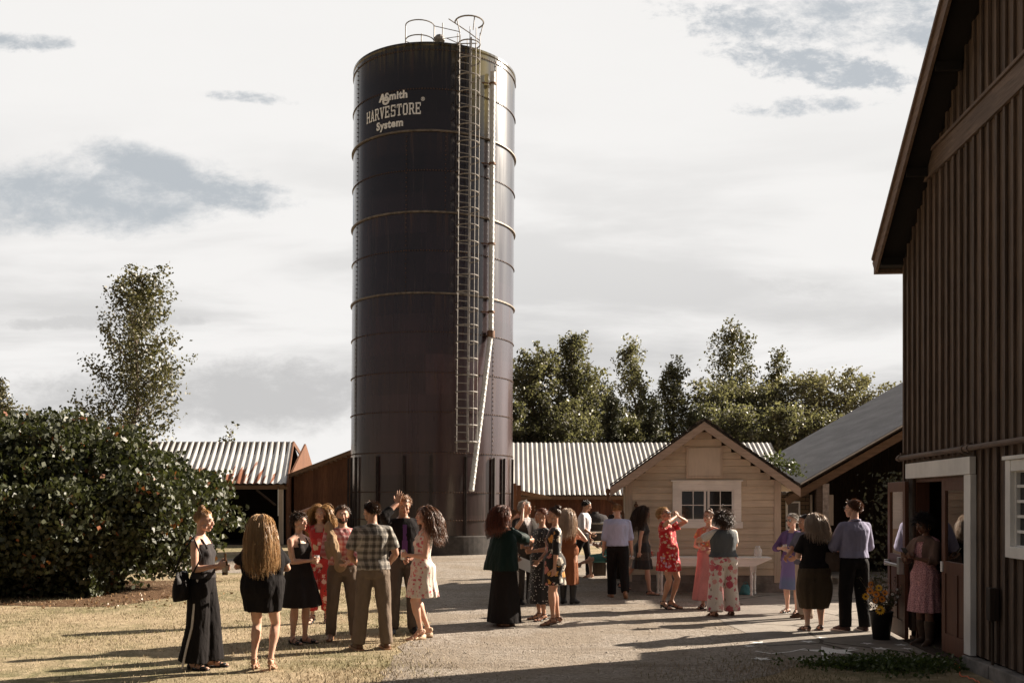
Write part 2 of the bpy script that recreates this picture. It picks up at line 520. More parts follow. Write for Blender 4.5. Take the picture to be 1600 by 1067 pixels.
bm = MB(); S = 900
bm.add([(-S, -60, 0), (S, -60, 0), (S, 1600, 0), (-S, 1600, 0)], [(0, 1, 2, 3)])
ground = structure(bm.obj('ground', M_field))
GL = [gnd(600, 1067), gnd(640, 1010), gnd(668, 968), gnd(640, 918), gnd(480, 897), gnd(300, 894), gnd(-40, 892)]
left_edge = [(-1.9, 5.5)] + [(p[0], p[1]) for p in GL]
gravel_pts = [(5.0, 5.5)] + left_edge + [(-17, 31.5), (-7, 31.0), (-5.2, 33.4), (2.2, 34.0), (3.2, 27.5), (9, 27.0), (9, 12), gnd(1230, 1045), gnd(1075, 1090)]
gravel = sheet('gravel_yard', gravel_pts, .004, M_gravel, .16)
gravel_poly = np.array(gravel_pts)
pad_pts = [gnd(1078, 926), gnd(1090, 948), gnd(1135, 975), gnd(1185, 1003), gnd(1240, 1029), gnd(1330, 1040), gnd(1440, 1043), (4.85, 11.2), (5.0, 12.6), (5.5, 14.6), (10.5, 15.5), (10.5, 24.5), (3.2, 24.5), (2.4, 20.3)]
pad = sheet('concrete_pad', pad_pts, .008, M_pad, .05)
pad_poly = np.array(pad_pts)
# soil under the lilac and around the bushes
m_, t = mat('bare_soil')
o_ = t.obj()
cc = t.mix(t.noise(o_, 7, 6, .7), (.06, .035, .02), (.20, .12, .07))
setp(t, col=cc, rough=.95, spec=.1, normal=t.bump(t.noise(o_, 14, 6, .75), 1.0, .04))
soil = sheet('bare_soil', [gnd(40, 945), gnd(160, 948), gnd(262, 934), gnd(300, 912), (-6.5, 22.5), (-14, 23), (-16, 19)], .006, m_, .15)
walk = sheet('far_path', [(1.6, 40.5), (4.5, 40.5), (9, 43.5), (2, 44.5)], .005, M_pad, .1)
# worn strips of short green grass in the gravel by the silo and on the right
def inpoly(P, poly):
    x, y = P[:, 0], P[:, 1]; r = np.zeros(len(P), bool); k = len(poly); j = k - 1
    for i in range(k):
        xi, yi = poly[i]; xj, yj = poly[j]
        c_ = ((yi > y) != (yj > y)) & (x < (xj - xi) * (y - yi) / (yj - yi + 1e-12) + xi)
        r ^= c_; j = i
    return r
def blades(name, P, hmin, hmax, wid, m_, seed=1, lean=.5):
    rg = np.random.default_rng(seed)
    k = len(P); h = rg.uniform(hmin, hmax, k); a = rg.uniform(0, 2 * PI, k); w_ = rg.uniform(.6, 1.2, k) * wid
    la = rg.uniform(0, 2 * PI, k); le = rg.uniform(.1, lean, k) * h * 1.6
    base = np.c_[P, np.full(k, .002)]
    s_ = np.c_[np.cos(a), np.sin(a), np.zeros(k)] * w_[:, None]
    tip = base + np.c_[np.cos(la) * le, np.sin(la) * le, h]
    V = np.stack([base - s_, base + s_, tip], 1).reshape(-1, 3)
    Fa = np.arange(3 * k).reshape(-1, 3)
    me = fast_mesh(name, V, Fa); me.materials.append(m_)
    return link(bpy.data.objects.new(name, me))
m_, t = mat('dry_grass')
r = t.rand(); cl = t.noise(t.obj(), .45, 5, .6)
cc = t.mix(r, (.48, .385, .26), (.29, .235, .155))
gr = t.mix(r, (.16, .155, .07), (.27, .24, .12))
cc = t.mix(t.m('MULTIPLY', t.step(cl, .44, .58), .85), cc, gr)
setp(t, col=cc, rough=.8, spec=.2); M_dry = m_
M_weed = leafmat('weeds', (.045, .075, .02), (.09, .12, .035), trans=.25)
Yr = np.sqrt(rng.uniform(7.5 ** 2, 27 ** 2, 150000)); Xr = rng.uniform(-.56, -.02, 150000) * Yr
P = np.c_[Xr, Yr]; dens = fbm(np.c_[P * .7, np.zeros(len(P))], 11)
keep = (~inpoly(P, gravel_poly)) & (dens + rng.uniform(-.40, .40, len(P)) > -.04)
P2 = P[keep]
lawn = tag(blades('lawn_grass', P2, .012, .045, .004, M_dry, 2), 'short dry tan and green lawn grass around the left group of guests', 'grass', kind='stuff')
# sparse tufts along the edge of the gravel and in the right foreground
k = 52000
e = rng.uniform(0, 1, k); P3 = np.c_[rng.uniform(-2.4, 6, k), rng.uniform(6.5, 14.5, k)]
nearpad = np.array([1.5, 11.2]); dd = np.exp(-((P3[:, 0] - 2.6) ** 2 / 1.9 + (P3[:, 1] - 10.4) ** 2 / 2.2)) + np.exp(-((P3[:, 0] + 1.4) ** 2 / .55 + (P3[:, 1] - 10.5) ** 2 / 14)) * .85
dn = fbm(np.c_[P3 * 1.1, np.zeros(k)], 21)
wallx = 4.087 + .083 * P3[:, 1]
keep = (dd + dn * .5 > rng.uniform(.25, 1.1, k)) & (~inpoly(P3, pad_poly)) & (P3[:, 0] < wallx - .15)
verge = tag(blades('verge_grass', P3[keep], .015, .05, .005, M_dry, 5), 'thin dry grass growing along the edges of the gravel and in front of the concrete pad', 'grass', kind='stuff')
# pebbles
k = 9000
Yp = np.sqrt(rng.uniform(7.5 ** 2, 22 ** 2, k)); P4 = np.c_[rng.uniform(-.16, .36, k) * Yp, Yp]
P4 = P4[inpoly(P4, gravel_poly) & ~inpoly(P4, pad_poly)]
ico = np.array([(0, 0, 1), (.9, 0, .1), (.3, .85, 0), (-.75, .5, .1), (-.7, -.55, 0), (.3, -.85, .1)], dtype=float)
icf = np.array([(0, 1, 2), (0, 2, 3), (0, 3, 4), (0, 4, 5), (0, 5, 1)])
sz = rng.uniform(.005, .015, len(P4)) * np.where(rng.random(len(P4)) < .04, 1.8, 1)
ang = rng.uniform(0, 6.28, len(P4)); ca, sa = np.cos(ang), np.sin(ang)
Vp = ico[None] * rng.uniform(.7, 1.3, (len(P4), 6, 3)) * sz[:, None, None]
Vp = np.stack([Vp[..., 0] * ca[:, None] - Vp[..., 1] * sa[:, None], Vp[..., 0] * sa[:, None] + Vp[..., 1] * ca[:, None], Vp[..., 2] * .7], -1)
Vp[..., 0] += P4[:, None, 0]; Vp[..., 1] += P4[:, None, 1]; Vp[..., 2] += .004
Fp = (icf[None] + (np.arange(len(P4)) * 6)[:, None, None]).reshape(-1, 3)
m_, t = mat('stones'); setp(t, col=t.mix(t.rand(), (.16, .125, .095), (.40, .35, .29)), rough=.9)
me = fast_mesh('gravel_stones', Vp.reshape(-1, 3), Fp); me.materials.append(m_)
tag(link(bpy.data.objects.new('gravel_stones', me)), 'loose grey stones scattered over the gravel yard', 'gravel', kind='stuff')

# ------------------------------------------------------------------ foliage
def leaf_cloud(name, C, size, m_, seed=1, aspect=.55, droop=0.0, quad=True):
    """leaf-shaped rhombs at positions C (n,3)"""
    rg = np.random.default_rng(seed); k = len(C)
    nrm = rg.normal(size=(k, 3)); nrm[:, 2] = np.abs(nrm[:, 2]) * .8; nrm /= np.linalg.norm(nrm, axis=1)[:, None]
    tdir = rg.normal(size=(k, 3)); tdir[:, 2] -= droop
    tdir -= nrm * (tdir * nrm).sum(1)[:, None]; tdir /= np.linalg.norm(tdir, axis=1)[:, None]
    b = np.cross(nrm, tdir)
    s_ = (rg.uniform(.65, 1.3, k) * size)[:, None]
    a0 = C - tdir * s_ * .5; a2 = C + tdir * s_ * .5; mid = C - tdir * s_ * .05 + nrm * s_ * .08
    V = np.stack([a0, mid + b * s_ * aspect * .5, a2, mid - b * s_ * aspect * .5], 1).reshape(-1, 3)
    me = fast_mesh(name, V, np.arange(4 * k).reshape(-1, 4)); me.materials.append(m_)
    return bpy.data.objects.new(name, me)
def tree(x, y, H, W, label, group, m_leaf, n_leaf=5000, size=.25, seed=1, shape='poplar', z0=.0, trunk_r=.22, gap=.0, name='deciduous_tree', cat='tree', lean=(0, 0), clump=.55, base=.12):
    rg = np.random.default_rng(seed)
    root = empty(name, (x, y, 0), 0, label, cat, group)
    mb = MB()
    k = 9; tp = []
    for i in range(k):
        f = i / (k - 1)
        tp.append((lean[0] * f * H + rg.normal() * .012 * H * (f > 0), lean[1] * f * H + rg.normal() * .012 * H * (f > 0), H * .97 * f))
    tp = np.array(tp)
    mb.tube(tp, [trunk_r * (1 - f * .93) for f in np.linspace(0, 1, k)], 7)
    pts = []; nb = 64
    for i in range(nb):
        f = base + (.985 - base) * ((i + .5) / nb) ** .9
        P0 = np.array([np.interp(f, np.linspace(0, 1, k), tp[:, j]) for j in range(3)])
        az = i * 2.399 + rg.uniform(-.4, .4)
        if shape == 'poplar': wr = max(.16, np.interp((f - base) / (1 - base), [0, .15, .40, .62, .85, 1], [.85, 1.0, .95, .72, .42, .15])) * .5 * W; up = 1.0
        elif shape == 'round': wr = math.sqrt(max(.10, 1 - ((f - .48) / .56) ** 2)) * .5 * W; up = .62
        elif shape == 'conifer': wr = (1 - f) ** .85 * .5 * W + .15; up = -.12
        else: wr = math.sqrt(max(.04, 1 - ((f - .45) / .56) ** 2)) * .5 * W; up = .5
        wr *= rg.uniform(.58, 1.18) if shape == 'poplar' else rg.uniform(.62, 1.2)
        L = wr * math.sqrt(1 + up * up) * .95
        dr = np.array([math.cos(az), math.sin(az), up]); dr /= np.linalg.norm(dr)
        P1 = P0 + dr * L + np.array([0, 0, -.04 * L])
        if P1[2] > H: P1[2] = H
        mid = (P0 + P1) / 2 + np.array([0, 0, -.05 * L])
        mb.tube([P0, mid, P1], [trunk_r * .28 * (1 - f * .6), trunk_r * .16 * (1 - f * .6), .012], 5, cap=False)
        m = max(6, int(n_leaf / nb * (.5 + 1.0 * wr / (.5 * W))))
        if rg.random() < gap: m = int(m * .35)
        s_ = rg.uniform(.12, 1.04, m) ** .75
        ctr = np.where(s_[:, None] < .5, P0 + (mid - P0) * s_[:, None] * 2, mid + (P1 - mid) * (s_[:, None] - .5) * 2)
        # clumps along the limb
        nc = max(3, int(L / clump * 1.3)); cl = rg.normal(size=(nc, 3)) * (.09 * W * .5 + .12)
        cc = cl[rg.integers(0, nc, m)]
        pts.append(ctr + cc + rg.normal(size=(m, 3)) * (.034 * W + .06) * (1.15 - .5 * s_[:, None]))
    mb.obj('trunk', M_bark, root, smooth=True)
    pts = np.vstack(pts); pts = pts[pts[:, 2] > .15]
    link(leaf_cloud('crown', pts, size, m_leaf, seed + 100, .6), root)
    return root
L_pop = leafmat('leaf_poplar', (.05, .05, .024), (.16, .145, .075), trans=.25)
L_olive = leafmat('leaf_olive', (.095, .092, .066), (.20, .184, .135), trans=.45)
L_deep = leafmat('leaf_deep', (.075, .074, .052), (.19, .176, .125), trans=.45)
L_fir = leafmat('leaf_fir', (.035, .042, .026), (.09, .092, .05), trans=.1, rough=.7)
L_far = leafmat('leaf_far', (.115, .108, .075), (.24, .215, .15), trans=.35)
def tr(px, ytop, Y, wpx, label, m_leaf, shape, n_leaf, size, seed, gap=.1, trunk_r=.2, lean=0, base=.12, grp='trees in the wood beyond the farm sheds'):
    H = gz(ytop, Y)
    return tree(gx(px, Y) - lean * H * .5, Y, H, wpx / F * Y * 1.12, label, grp, m_leaf, int(n_leaf * (1.8 if Y > 50 else 1)), size * (.80 if Y > 50 else 1), seed, shape, trunk_r=trunk_r, gap=gap, lean=(lean, 0), base=base)
tr(213, 412, 46, 138, 'tall airy poplar standing alone above the lilac bush, sky showing through its crown', L_pop, 'poplar', 14000, .165, 3, .3, .17, lean=.02, base=.20, grp='trees on the left beyond the lilac')
tr(2, 592, 60, 60, 'dark tree at the left edge of the photo, rising behind the lilac bush', L_pop, 'poplar', 2600, .26, 4, .2, grp='trees on the left beyond the lilac')
tr(46, 634, 64, 42, 'small thin tree between the dark edge tree and the tall poplar', L_far, 'poplar', 1200, .24, 5, .2, .12, grp='trees on the left beyond the lilac')
tr(356, 664, 50, 26, 'tip of a young green tree peeking over the ridge of the rusty tin roof', L_pop, 'poplar', 500, .20, 6, .1, .08, lean=.03, grp='trees on the left beyond the lilac')
tr(893, 519, 64, 98, 'tall broad leafy tree just right of the silo, the tallest of that clump', L_deep, 'poplar', 8200, .27, 11, .12, base=.10)
tr(838, 552, 62, 92, 'broad leafy tree touching the right side of the silo', L_deep, 'round', 7000, .27, 12, .12)
tr(932, 600, 66, 70, 'lower leafy tree between the tall broad tree and the slim pointed one', L_deep, 'round', 3600, .27, 13)
tr(986, 525, 68, 74, 'slim pointed tree with feathery tip left of the beige hut roof', L_deep, 'poplar', 4800, .25, 14, .3)
tr(1050, 556, 68, 68, 'dark pointed tree standing directly above the left roof slope of the hut', L_deep, 'poplar', 4600, .25, 15, .2)
tr(1146, 502, 70, 92, 'tallest airy tree above the right roof slope of the hut, sky showing through', L_pop, 'poplar', 5200, .25, 16, .35, lean=-.02, base=.2)
tr(1211, 538, 70, 58, 'narrow airy tree right of the tallest airy tree', L_pop, 'poplar', 2900, .25, 17, .3)
tr(1112, 606, 66, 104, 'rounded olive tree above the ridge of the beige hut', L_olive, 'round', 5600, .27, 18)
tr(1180, 604, 66, 100, 'rounded pale olive tree in front of the narrow airy tree', L_olive, 'round', 5600, .27, 19)
tr(1254, 586, 66, 108, 'bushy yellow green tree rising left of the grey roofed barn wing', L_far, 'round', 6200, .27, 20)
tr(1324, 582, 66, 88, 'bushy pale tree nearest the dark barn wall, half behind the grey roof', L_far, 'round', 5000, .26, 21, .2)
tr(1385, 606, 66, 80, 'pale bushy tree mostly hidden behind the grey roof beside the barn', L_far, 'round', 2500, .27, 22, .1)
tr(956, 612, 58, 48, 'small dark fir in front of the slim pointed tree', L_fir, 'conifer', 4200, .22, 31, 0)
tr(1022, 622, 57, 56, 'dark fir left of the peak of the hut roof', L_fir, 'conifer', 4600, .22, 32, 0)
tr(1085, 632, 57, 50, 'dark fir directly behind the peak of the hut roof', L_fir, 'conifer', 3800, .22, 33, 0)
for i, (px, yt, wd, lb) in enumerate([(800, 628, 60, 'low dark bushy tree half hidden behind the silo'), (880, 640, 90, 'low dark bushy tree above the left part of the long tin roof'), (1150, 640, 100, 'low bushy tree above the right end of the long tin roof'), (1230, 640, 90, 'low bushy tree behind the vine at the eave of the grey roof'), (985, 655, 90, 'low dark bushy tree above the middle of the long tin roof'), (1300, 650, 90, 'low bushy tree behind the slope of the grey roof')]):
    tr(px, yt, 60, wd, lb, L_deep, 'round', 4200, .26, 40 + i, 0, base=.05)
# ------------------------------------------------------------------ lilac bush
def bush(x, y, rx, ry, H, n_leaf, size, label, m_leaf, seed, name='lilac_bush', cat='bush', stems=26, flowers=None, low=.08):
    rg = np.random.default_rng(seed)
    root = empty(name, (x, y, 0), 0, label, cat)
    mb = MB(); tips = []
    for i in range(stems):
        a = rg.uniform(0, 2 * PI); r = rg.uniform(0, .22) ; el = rg.uniform(.15, 1.45)
        b0 = np.array([math.cos(a) * rx * r, math.sin(a) * ry * r, 0])
        tip = np.array([math.cos(a) * math.cos(el) * rx * .9, math.sin(a) * math.cos(el) * ry * .9, (.40 + .56 * math.sin(el)) * H])
        mb.tube([b0, b0 * .6 + tip * .4 + np.array([0, 0, .1 * H]), tip], [.035, .025, .008], 5, cap=False)
    mb.obj('stems', M_twig, root, smooth=True)
    # clump centres on a lumpy shell
    nc = 620
    u_ = rg.uniform(-.62, 1, nc); az = rg.uniform(0, 2 * PI, nc)
    dirs = np.c_[np.cos(az) * np.sqrt(1 - u_ ** 2), np.sin(az) * np.sqrt(1 - u_ ** 2), u_]
    lump = 1 + .12 * fbm(dirs * 2.2 + 5, seed) + .08 * vnoise(dirs * 6, seed + 3)
    rad = lump * rg.uniform(.80, 1.0, nc)
    cen = dirs * rad[:, None] * np.array([rx, ry, H * .56]); cen[:, 2] += H * .46
    m = n_leaf // nc
    L = (cen[:, None, :] + np.clip(rg.normal(size=(nc, m, 3)), -1.5, 1.5) * np.array([.24, .24, .17])).reshape(-1, 3)
    inner = rg.normal(size=(n_leaf // 4, 3)).clip(-1.45, 1.45) * np.array([rx * .42, ry * .42, H * .22]) + np.array([0, 0, H * .48])
    L = np.vstack([L, inner]); base_ = np.c_[rg.normal(size=(n_leaf // 6, 1)).clip(-1.5, 1.5) * rx * .40, rg.uniform(-1, -.2, (n_leaf // 6, 1)) * ry * .66, rg.uniform(.04, .9, (n_leaf // 6, 1))]; L = np.vstack([L, base_]); L = L[L[:, 2] > low * rg.uniform(.2, 1, len(L))]
    link(leaf_cloud('foliage', L, size, m_leaf, seed + 9, .72, 1.0), root)
    if flowers:
        fc = []
        for i in rg.choice(nc, 60, replace=False):
            if cen[i, 2] < H * .35: continue
            p = cen[i] * np.array([1.02, 1.02, 1.01]); k = 26
            q = rg.normal(size=(k, 3)) * np.array([.035, .035, .02]); q[:, 2] += np.linspace(-.09, .09, k)
            fc.append(p + q)
        link(leaf_cloud('dead_blossom', np.vstack(fc), .032, flowers, seed + 19, .7), root)
    return root
L_lilac = leafmat('leaf_lilac', (.024, .029, .012), (.074, .080, .034), (.24, .08, .03), .025, trans=.22, rough=.50)
m_seed = leafmat('seed_heads', (.22, .08, .03), (.32, .14, .06), trans=.2)
bush(-10.35, 20.4, 4.25, 3.0, 3.42, 115000, .112, 'big round lilac bush with brown seed heads at the left edge of the lawn', L_lilac, 5, flowers=m_seed)
# fallen leaves under the lilac
k = 500
Pl = np.c_[rng.uniform(-12, -5.4, k), rng.uniform(16.6, 19.5, k), np.full(k, .02)]
o_ = link(leaf_cloud('fallen_leaves', Pl, .06, leafmat('leaf_litter', (.28, .17, .08), (.16, .09, .04), trans=.05), 8))
tag(o_, 'brown fallen leaves on the soil under the lilac', 'leaves', kind='stuff')
# low green weeds by the barn foundation
def weeds(name, cx, cy, rx, ry, k, label, size=.05, hz_=.10, seed=3, kind='stuff'):
    rg = np.random.default_rng(seed)
    nc = max(4, k // 22)
    cc = np.c_[cx + rg.normal(size=nc) * rx, cy + rg.normal(size=nc) * ry, np.zeros(nc)]
    P_ = (cc[:, None, :] + np.stack([rg.normal(size=(nc, 22)) * .06, rg.normal(size=(nc, 22)) * .06, np.abs(rg.normal(size=(nc, 22))) * hz_ * .5 + .01], -1)).reshape(-1, 3)
    wx = 4.087 + .083 * P_[:, 1]; P_ = P_[P_[:, 0] < wx - .12]
    o_ = link(leaf_cloud(name, P_, size, M_weed, seed, .6))
    return tag(o_, label, 'weeds', kind=kind)
weeds('weeds', 4.05, 10.75, .42, .20, 3400, 'low green weeds growing between the concrete pad and the barn foundation', seed=4)
# ------------------------------------------------------------------ silo
SX, SY, SR = -2.90, 35.8, 2.88
silo = empty('silo', (SX, SY, 0), 0, 'tall dark steel silo with white lettering, caged ladder and chute', 'silo')
silo.rotation_euler = (0, R_(.45), 0)
def sp(phi, r, z):      # phi: angle from the camera-facing side towards the right
    return (r * math.sin(phi), -r * math.cos(phi), z)
m_, t = mat('silo_enamel')
o_ = t.obj(); x, y, z = t.sep(o_)[0:3]
ang = t.m('ARCTAN2', x, t.m('MULTIPLY', y, -1.0))
cyl = t.comb(t.m('MULTIPLY', ang, 2.9), 0.0, z)
st = t.noise(t.mapping(cyl, (2.6, 1, .12)), 1.0, 6, .65)
st2 = t.noise(t.mapping(cyl, (9, 1, .35)), 1.0, 5, .7)
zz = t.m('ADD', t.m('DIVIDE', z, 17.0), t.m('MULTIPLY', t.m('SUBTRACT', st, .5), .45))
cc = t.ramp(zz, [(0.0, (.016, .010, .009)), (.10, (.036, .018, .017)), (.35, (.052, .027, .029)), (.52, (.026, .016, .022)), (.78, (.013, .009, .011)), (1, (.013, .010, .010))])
# per-sheet tone
sh = t.node('ShaderNodeTexWhiteNoise', noise_dimensions='2D')
t.put(sh.inputs['Vector'], t.comb(t.m('FLOOR', t.m('MULTIPLY', ang, 1.35)), t.m('FLOOR', t.m('DIVIDE', z, 1.335)), 0.0))
shv = t.m('ADD', t.m('MULTIPLY', sh.outputs['Value'], .5), .75)
cc = t.mix(1.0, cc, t.comb(shv, shv, shv), 'MULTIPLY')
cc = t.mix(t.m('MULTIPLY', t.step(st2, .56, .72), .35), cc, (.13, .10, .095))
# rust runs under each seam
fz = t.m('FRACT', t.m('DIVIDE', t.m('SUBTRACT', z, 3.41), 2.66))
run = t.m('MULTIPLY', t.step(fz, .55, 1.0), t.step(t.noise(t.mapping(cyl, (5, 1, .05)), 1.0, 5, .7), .5, .68))
cc = t.mix(t.m('MULTIPLY', run, .45), cc, (.10, .05, .022))
# yellow-green stain near the top beside the ladder and along the rim
stn = t.m('MULTIPLY', t.m('MULTIPLY', t.step(ang, .46, .54), t.step(ang, .80, .70)), t.step(z, 13.6, 15.6))
rim = t.m('MULTIPLY', t.step(z, 15.9, 16.9), t.step(st2, .40, .6))
cc = t.mix(t.m('MULTIPLY', t.m('MAXIMUM', stn, t.m('MULTIPLY', rim, .4)), .85), cc, (.17, .14, .05))
setp(t, col=cc, rough=t.m('ADD', t.m('MULTIPLY', st, .34), t.m('MULTIPLY', t.m('SUBTRACT', 17.0, z), .010)), spec=.5, coat=.5, coatr=.13,
     normal=t.bump(t.m('ADD', t.m('MULTIPLY', t.noise(t.mapping(cyl, (2.2, 1, .5)), 1.0, 2, .5), 1.0), t.m('MULTIPLY', st2, .1)), .10, .06))
M_silo = m_
mb = MB()
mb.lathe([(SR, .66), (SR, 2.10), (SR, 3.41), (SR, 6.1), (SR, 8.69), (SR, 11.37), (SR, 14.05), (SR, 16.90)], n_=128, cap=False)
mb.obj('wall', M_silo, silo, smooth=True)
mb = MB(); mb.lathe([(SR + .02, 0), (SR + .02, .62), (SR + .005, .66), (SR - .1, .66)], n_=96, cap=True)
mb.obj('foundation', plain('silo_base', (.045, .038, .034), .8, .4, 3, .4), silo)
mb = MB(); mb.lathe([(SR, 16.86), (SR + .03, 16.9), (SR + .03, 16.97), (SR - .06, 17.0), (SR - .12, 16.98), (SR * .6, 17.22), (.3, 17.45), (.01, 17.46)], n_=96, cap=False)
mb.obj('roof', M_silo, silo, smooth=False)
for z in (14.05, 11.37, 8.69):
    mb = MB()
    mb.lathe([(SR, z - .03), (SR + .06, z - .03), (SR + .06, z + .01), (SR + .02, z + .04), (SR, z + .045)], n_=128, cap=False)
    mb.obj('stiffener_ring', plain('ring_steel', (.20, .165, .13), .5, .4, 8, .1, metal=.3), silo, smooth=False)
seams = [15.43, 12.74, 10.09, 7.41, 6.07, 4.76, 3.41, 2.10, 1.17, 16.72]
mb = MB()
for z in seams:
    mb.lathe([(SR, z - .022), (SR + .012, z - .02), (SR + .012, z + .02), (SR, z + .022)], n_=128, cap=False)
mb.obj('seam_bands', M_silo, silo)
mb = MB()
def bolt(phi, z, r=.026):
    c = Vector(sp(phi, SR + .014, z)); nrm = Vector(sp(phi, 1, 0)); rt = Vector((math.cos(phi), math.sin(phi), 0)); up = Vector((0, 0, 1))
    V = [c + (rt * math.cos(a) + up * math.sin(a)) * r for a in [k * PI / 3 for k in range(6)]] + [c + nrm * .018 + (rt * math.cos(a) + up * math.sin(a)) * r * .6 for a in [k * PI / 3 for k in range(6)]]
    mb.add(V, [(6, 7, 8, 9, 10, 11)] + [(k, (k + 1) % 6, (k + 1) % 6 + 6, k + 6) for k in range(6)])
for z in seams:
    for k in range(-48, 49):
        bolt(k * PI / 2 / 48 * 1.02, z)
vs = [(-62, .66, 16.9), (-14, 8.7, 14), (50, .66, 16.9), (12, 11.4, 14.05), (-36, .66, 3.4)]
for ph, z0, z1 in vs:
    z = z0 + .06
    while z < z1:
        bolt(R_(ph), z, .024); z += .15
mb.obj('bolts', plain('bolt_rust', (.10, .055, .035), .6, .4, 30, 0, metal=.3), silo)
mb = MB()
for ph, z0, z1 in vs[:3]:
    for a in (-.9, .9):
        c = [Vector(sp(R_(ph) + d_, SR + .007, 0)) for d_ in (-.016, .016)]
    mb.prism([(c[0].x, c[0].y), (c[1].x, c[1].y), (c[1].x * .99, c[1].y * .99), (c[0].x * .99, c[0].y * .99)], 'z', z0, z1)
mb.obj('vertical_laps', M_silo, silo)
for ph in (-80, -66, -57, -34, -14, 4, 27, 50, 62, 78):
    mb = MB(); a = R_(ph)
    c = Vector(sp(a, SR + .045, 0)); mb.M = Matrix.Translation((c.x, c.y, 0)) @ Matrix.Rotation(a, 4, 'Z')
    wide = .05 if ph not in (50, 62) else .11
    mb.box(-wide, wide, -.012, .0, .66, 3.30); mb.box(-.008, .008, -.075, -.012, .66, 3.30)
    mb.obj('stiffener', plain('stiffener', (.045, .035, .033), .5, .3, 6, .1, metal=.2), silo)
# lettering on the shell
M_letter = plain('letter_white', (.88, .89, .92), .6, .12, 6, 0)
def letters(txt, phi0, z0, size, wx=1.0, bold=.0, name='lettering', serif=False, shear=0):
    cu = bpy.data.curves.new('t', 'FONT'); cu.body = txt; cu.size = size; cu.align_x = 'CENTER'; cu.offset = bold; cu.extrude = 0; cu.shear = shear
    cu.resolution_u = 3; cu.space_character = 1.08
    o = bpy.data.objects.new('t', cu); COL.objects.link(o)
    me = bpy.data.meshes.new_from_object(o.evaluated_get(bpy.context.evaluated_depsgraph_get()))
    bpy.data.objects.remove(o)
    return me
def wrap(me, phi0, z0, wx, name, lift=.022):
    bm = bmesh.new(); bm.from_mesh(me)
    bmesh.ops.triangulate(bm, faces=bm.faces[:])
    for k in range(12):      # thin slices so that the letters bend with the shell
        xs = [v_.co.x for v_ in bm.verts]; x_ = min(xs) + (max(xs) - min(xs)) * (k + .5) / 12
        bmesh.ops.bisect_plane(bm, geom=bm.verts[:] + bm.edges[:] + bm.faces[:], plane_co=(x_, 0, 0), plane_no=(1, 0, 0))
    for v_ in bm.verts:
        a = phi0 + v_.co.x * wx / SR; p = sp(a, SR + lift, z0 + v_.co.y); v_.co = p
    me2 = bpy.data.meshes.new(name); bm.to_mesh(me2); bm.free(); me2.materials.append(M_letter)
    return link(bpy.data.objects.new(name, me2), silo)
SLAB = {   # slab-serif capitals on a 5 x 7 grid: strokes as boxes or quads
 'H': [(0, 0, 1.3, 7), (3.7, 0, 5, 7), (1.3, 3, 3.7, 4), (-.4, 0, 1.8, .9), (-.4, 6.1, 1.8, 7), (3.2, 0, 5.4, .9), (3.2, 6.1, 5.4, 7)],
 'A': [[(0.1, 0), (1.3, 0), (3.1, 7), (1.9, 7)], [(3.6, 0), (5.0, 0), (3.2, 7), (2.0, 7)], (1.2, 1.9, 3.9, 2.8), (-.5, 0, 1.7, .9), (3.2, 0, 5.5, .9)],
 'R': [(0, 0, 1.3, 7), (-.4, 0, 1.8, .9), (-.4, 6.1, 3.6, 7), (1.3, 3, 3.6, 3.9), (3.3, 3.4, 4.6, 6.6), [(2.3, 3.2), (3.7, 3.2), (5.2, 0), (3.8, 0)], (3.6, 0, 5.5, .9)],
 'V': [[(0, 7), (1.4, 7), (3.1, 0), (1.9, 0)], [(3.8, 7), (5.0, 7), (3.1, 0), (1.9, 0)], (-.4, 6.1, 1.9, 7), (3.2, 6.1, 5.4, 7)],
 'E': [(0, 0, 1.3, 7), (-.4, 0, 4.8, .95), (-.4, 6.05, 4.8, 7), (1.3, 3, 3.4, 4), (3.9, 0, 4.8, 2.1), (3.9, 4.9, 4.8, 7), (3.0, 2.5, 3.5, 4.5)],
 'S': [(.3, 6.05, 4.7, 7), (0, 3.6, 1.2, 6.7), (.3, 3.1, 4.6, 4.0), (3.8, .4, 5, 3.6), (.3, 0, 4.6, .95), (0, 0, .8, 2.3), (4.2, 4.8, 5, 7)],
 'T': [(1.9, 0, 3.2, 7), (0, 6.05, 5.1, 7), (0, 4.8, .8, 7), (4.3, 4.8, 5.1, 7), (1.2, 0, 3.9, .9)],
 'O': [(0, .9, 1.35, 6.1), (3.65, .9, 5, 6.1), (.7, 0, 4.3, .95), (.7, 6.05, 4.3, 7)]}
mb = MB(); xo = 0; k_ = .075
word = 'HARVESTORE'
tot = len(word) * 6.35 - 1.3
for ch in word:
    for s_ in SLAB[ch]:
        if isinstance(s_, tuple): x0, y0, x1, y1 = s_; q = [(x0, y0), (x1, y0), (x1, y1), (x0, y1)]
        else: q = s_
        mb.add([((a + xo - tot / 2) * .0350, b * .056, 0) for a, b in q], [(0, 1, 2, 3)])
    xo += 6.35
wrap(mb.mesh('t'), R_(-26.0), 14.58, 1.0, 'lettering', .026)
def blocky(me, sx): return me
wrap(letters('Smith', 0, 0, .35, bold=.016), R_(-22.0), 15.16, 1.0, 'lettering')
wrap(letters('A', 0, 0, .34, bold=.02), R_(-32.5), 15.17, 1.15, 'lettering')
wrap(letters('O', 0, 0, .34, bold=.022), R_(-29.6), 15.04, 1.05, 'lettering', .027)
wrap(letters('System', 0, 0, .35, bold=.016), R_(-27.0), 14.24, 1.0, 'lettering')
wrap(letters('\u00ae', 0, 0, .17, bold=.003), R_(-3.2), 15.02, 1.0, 'lettering')
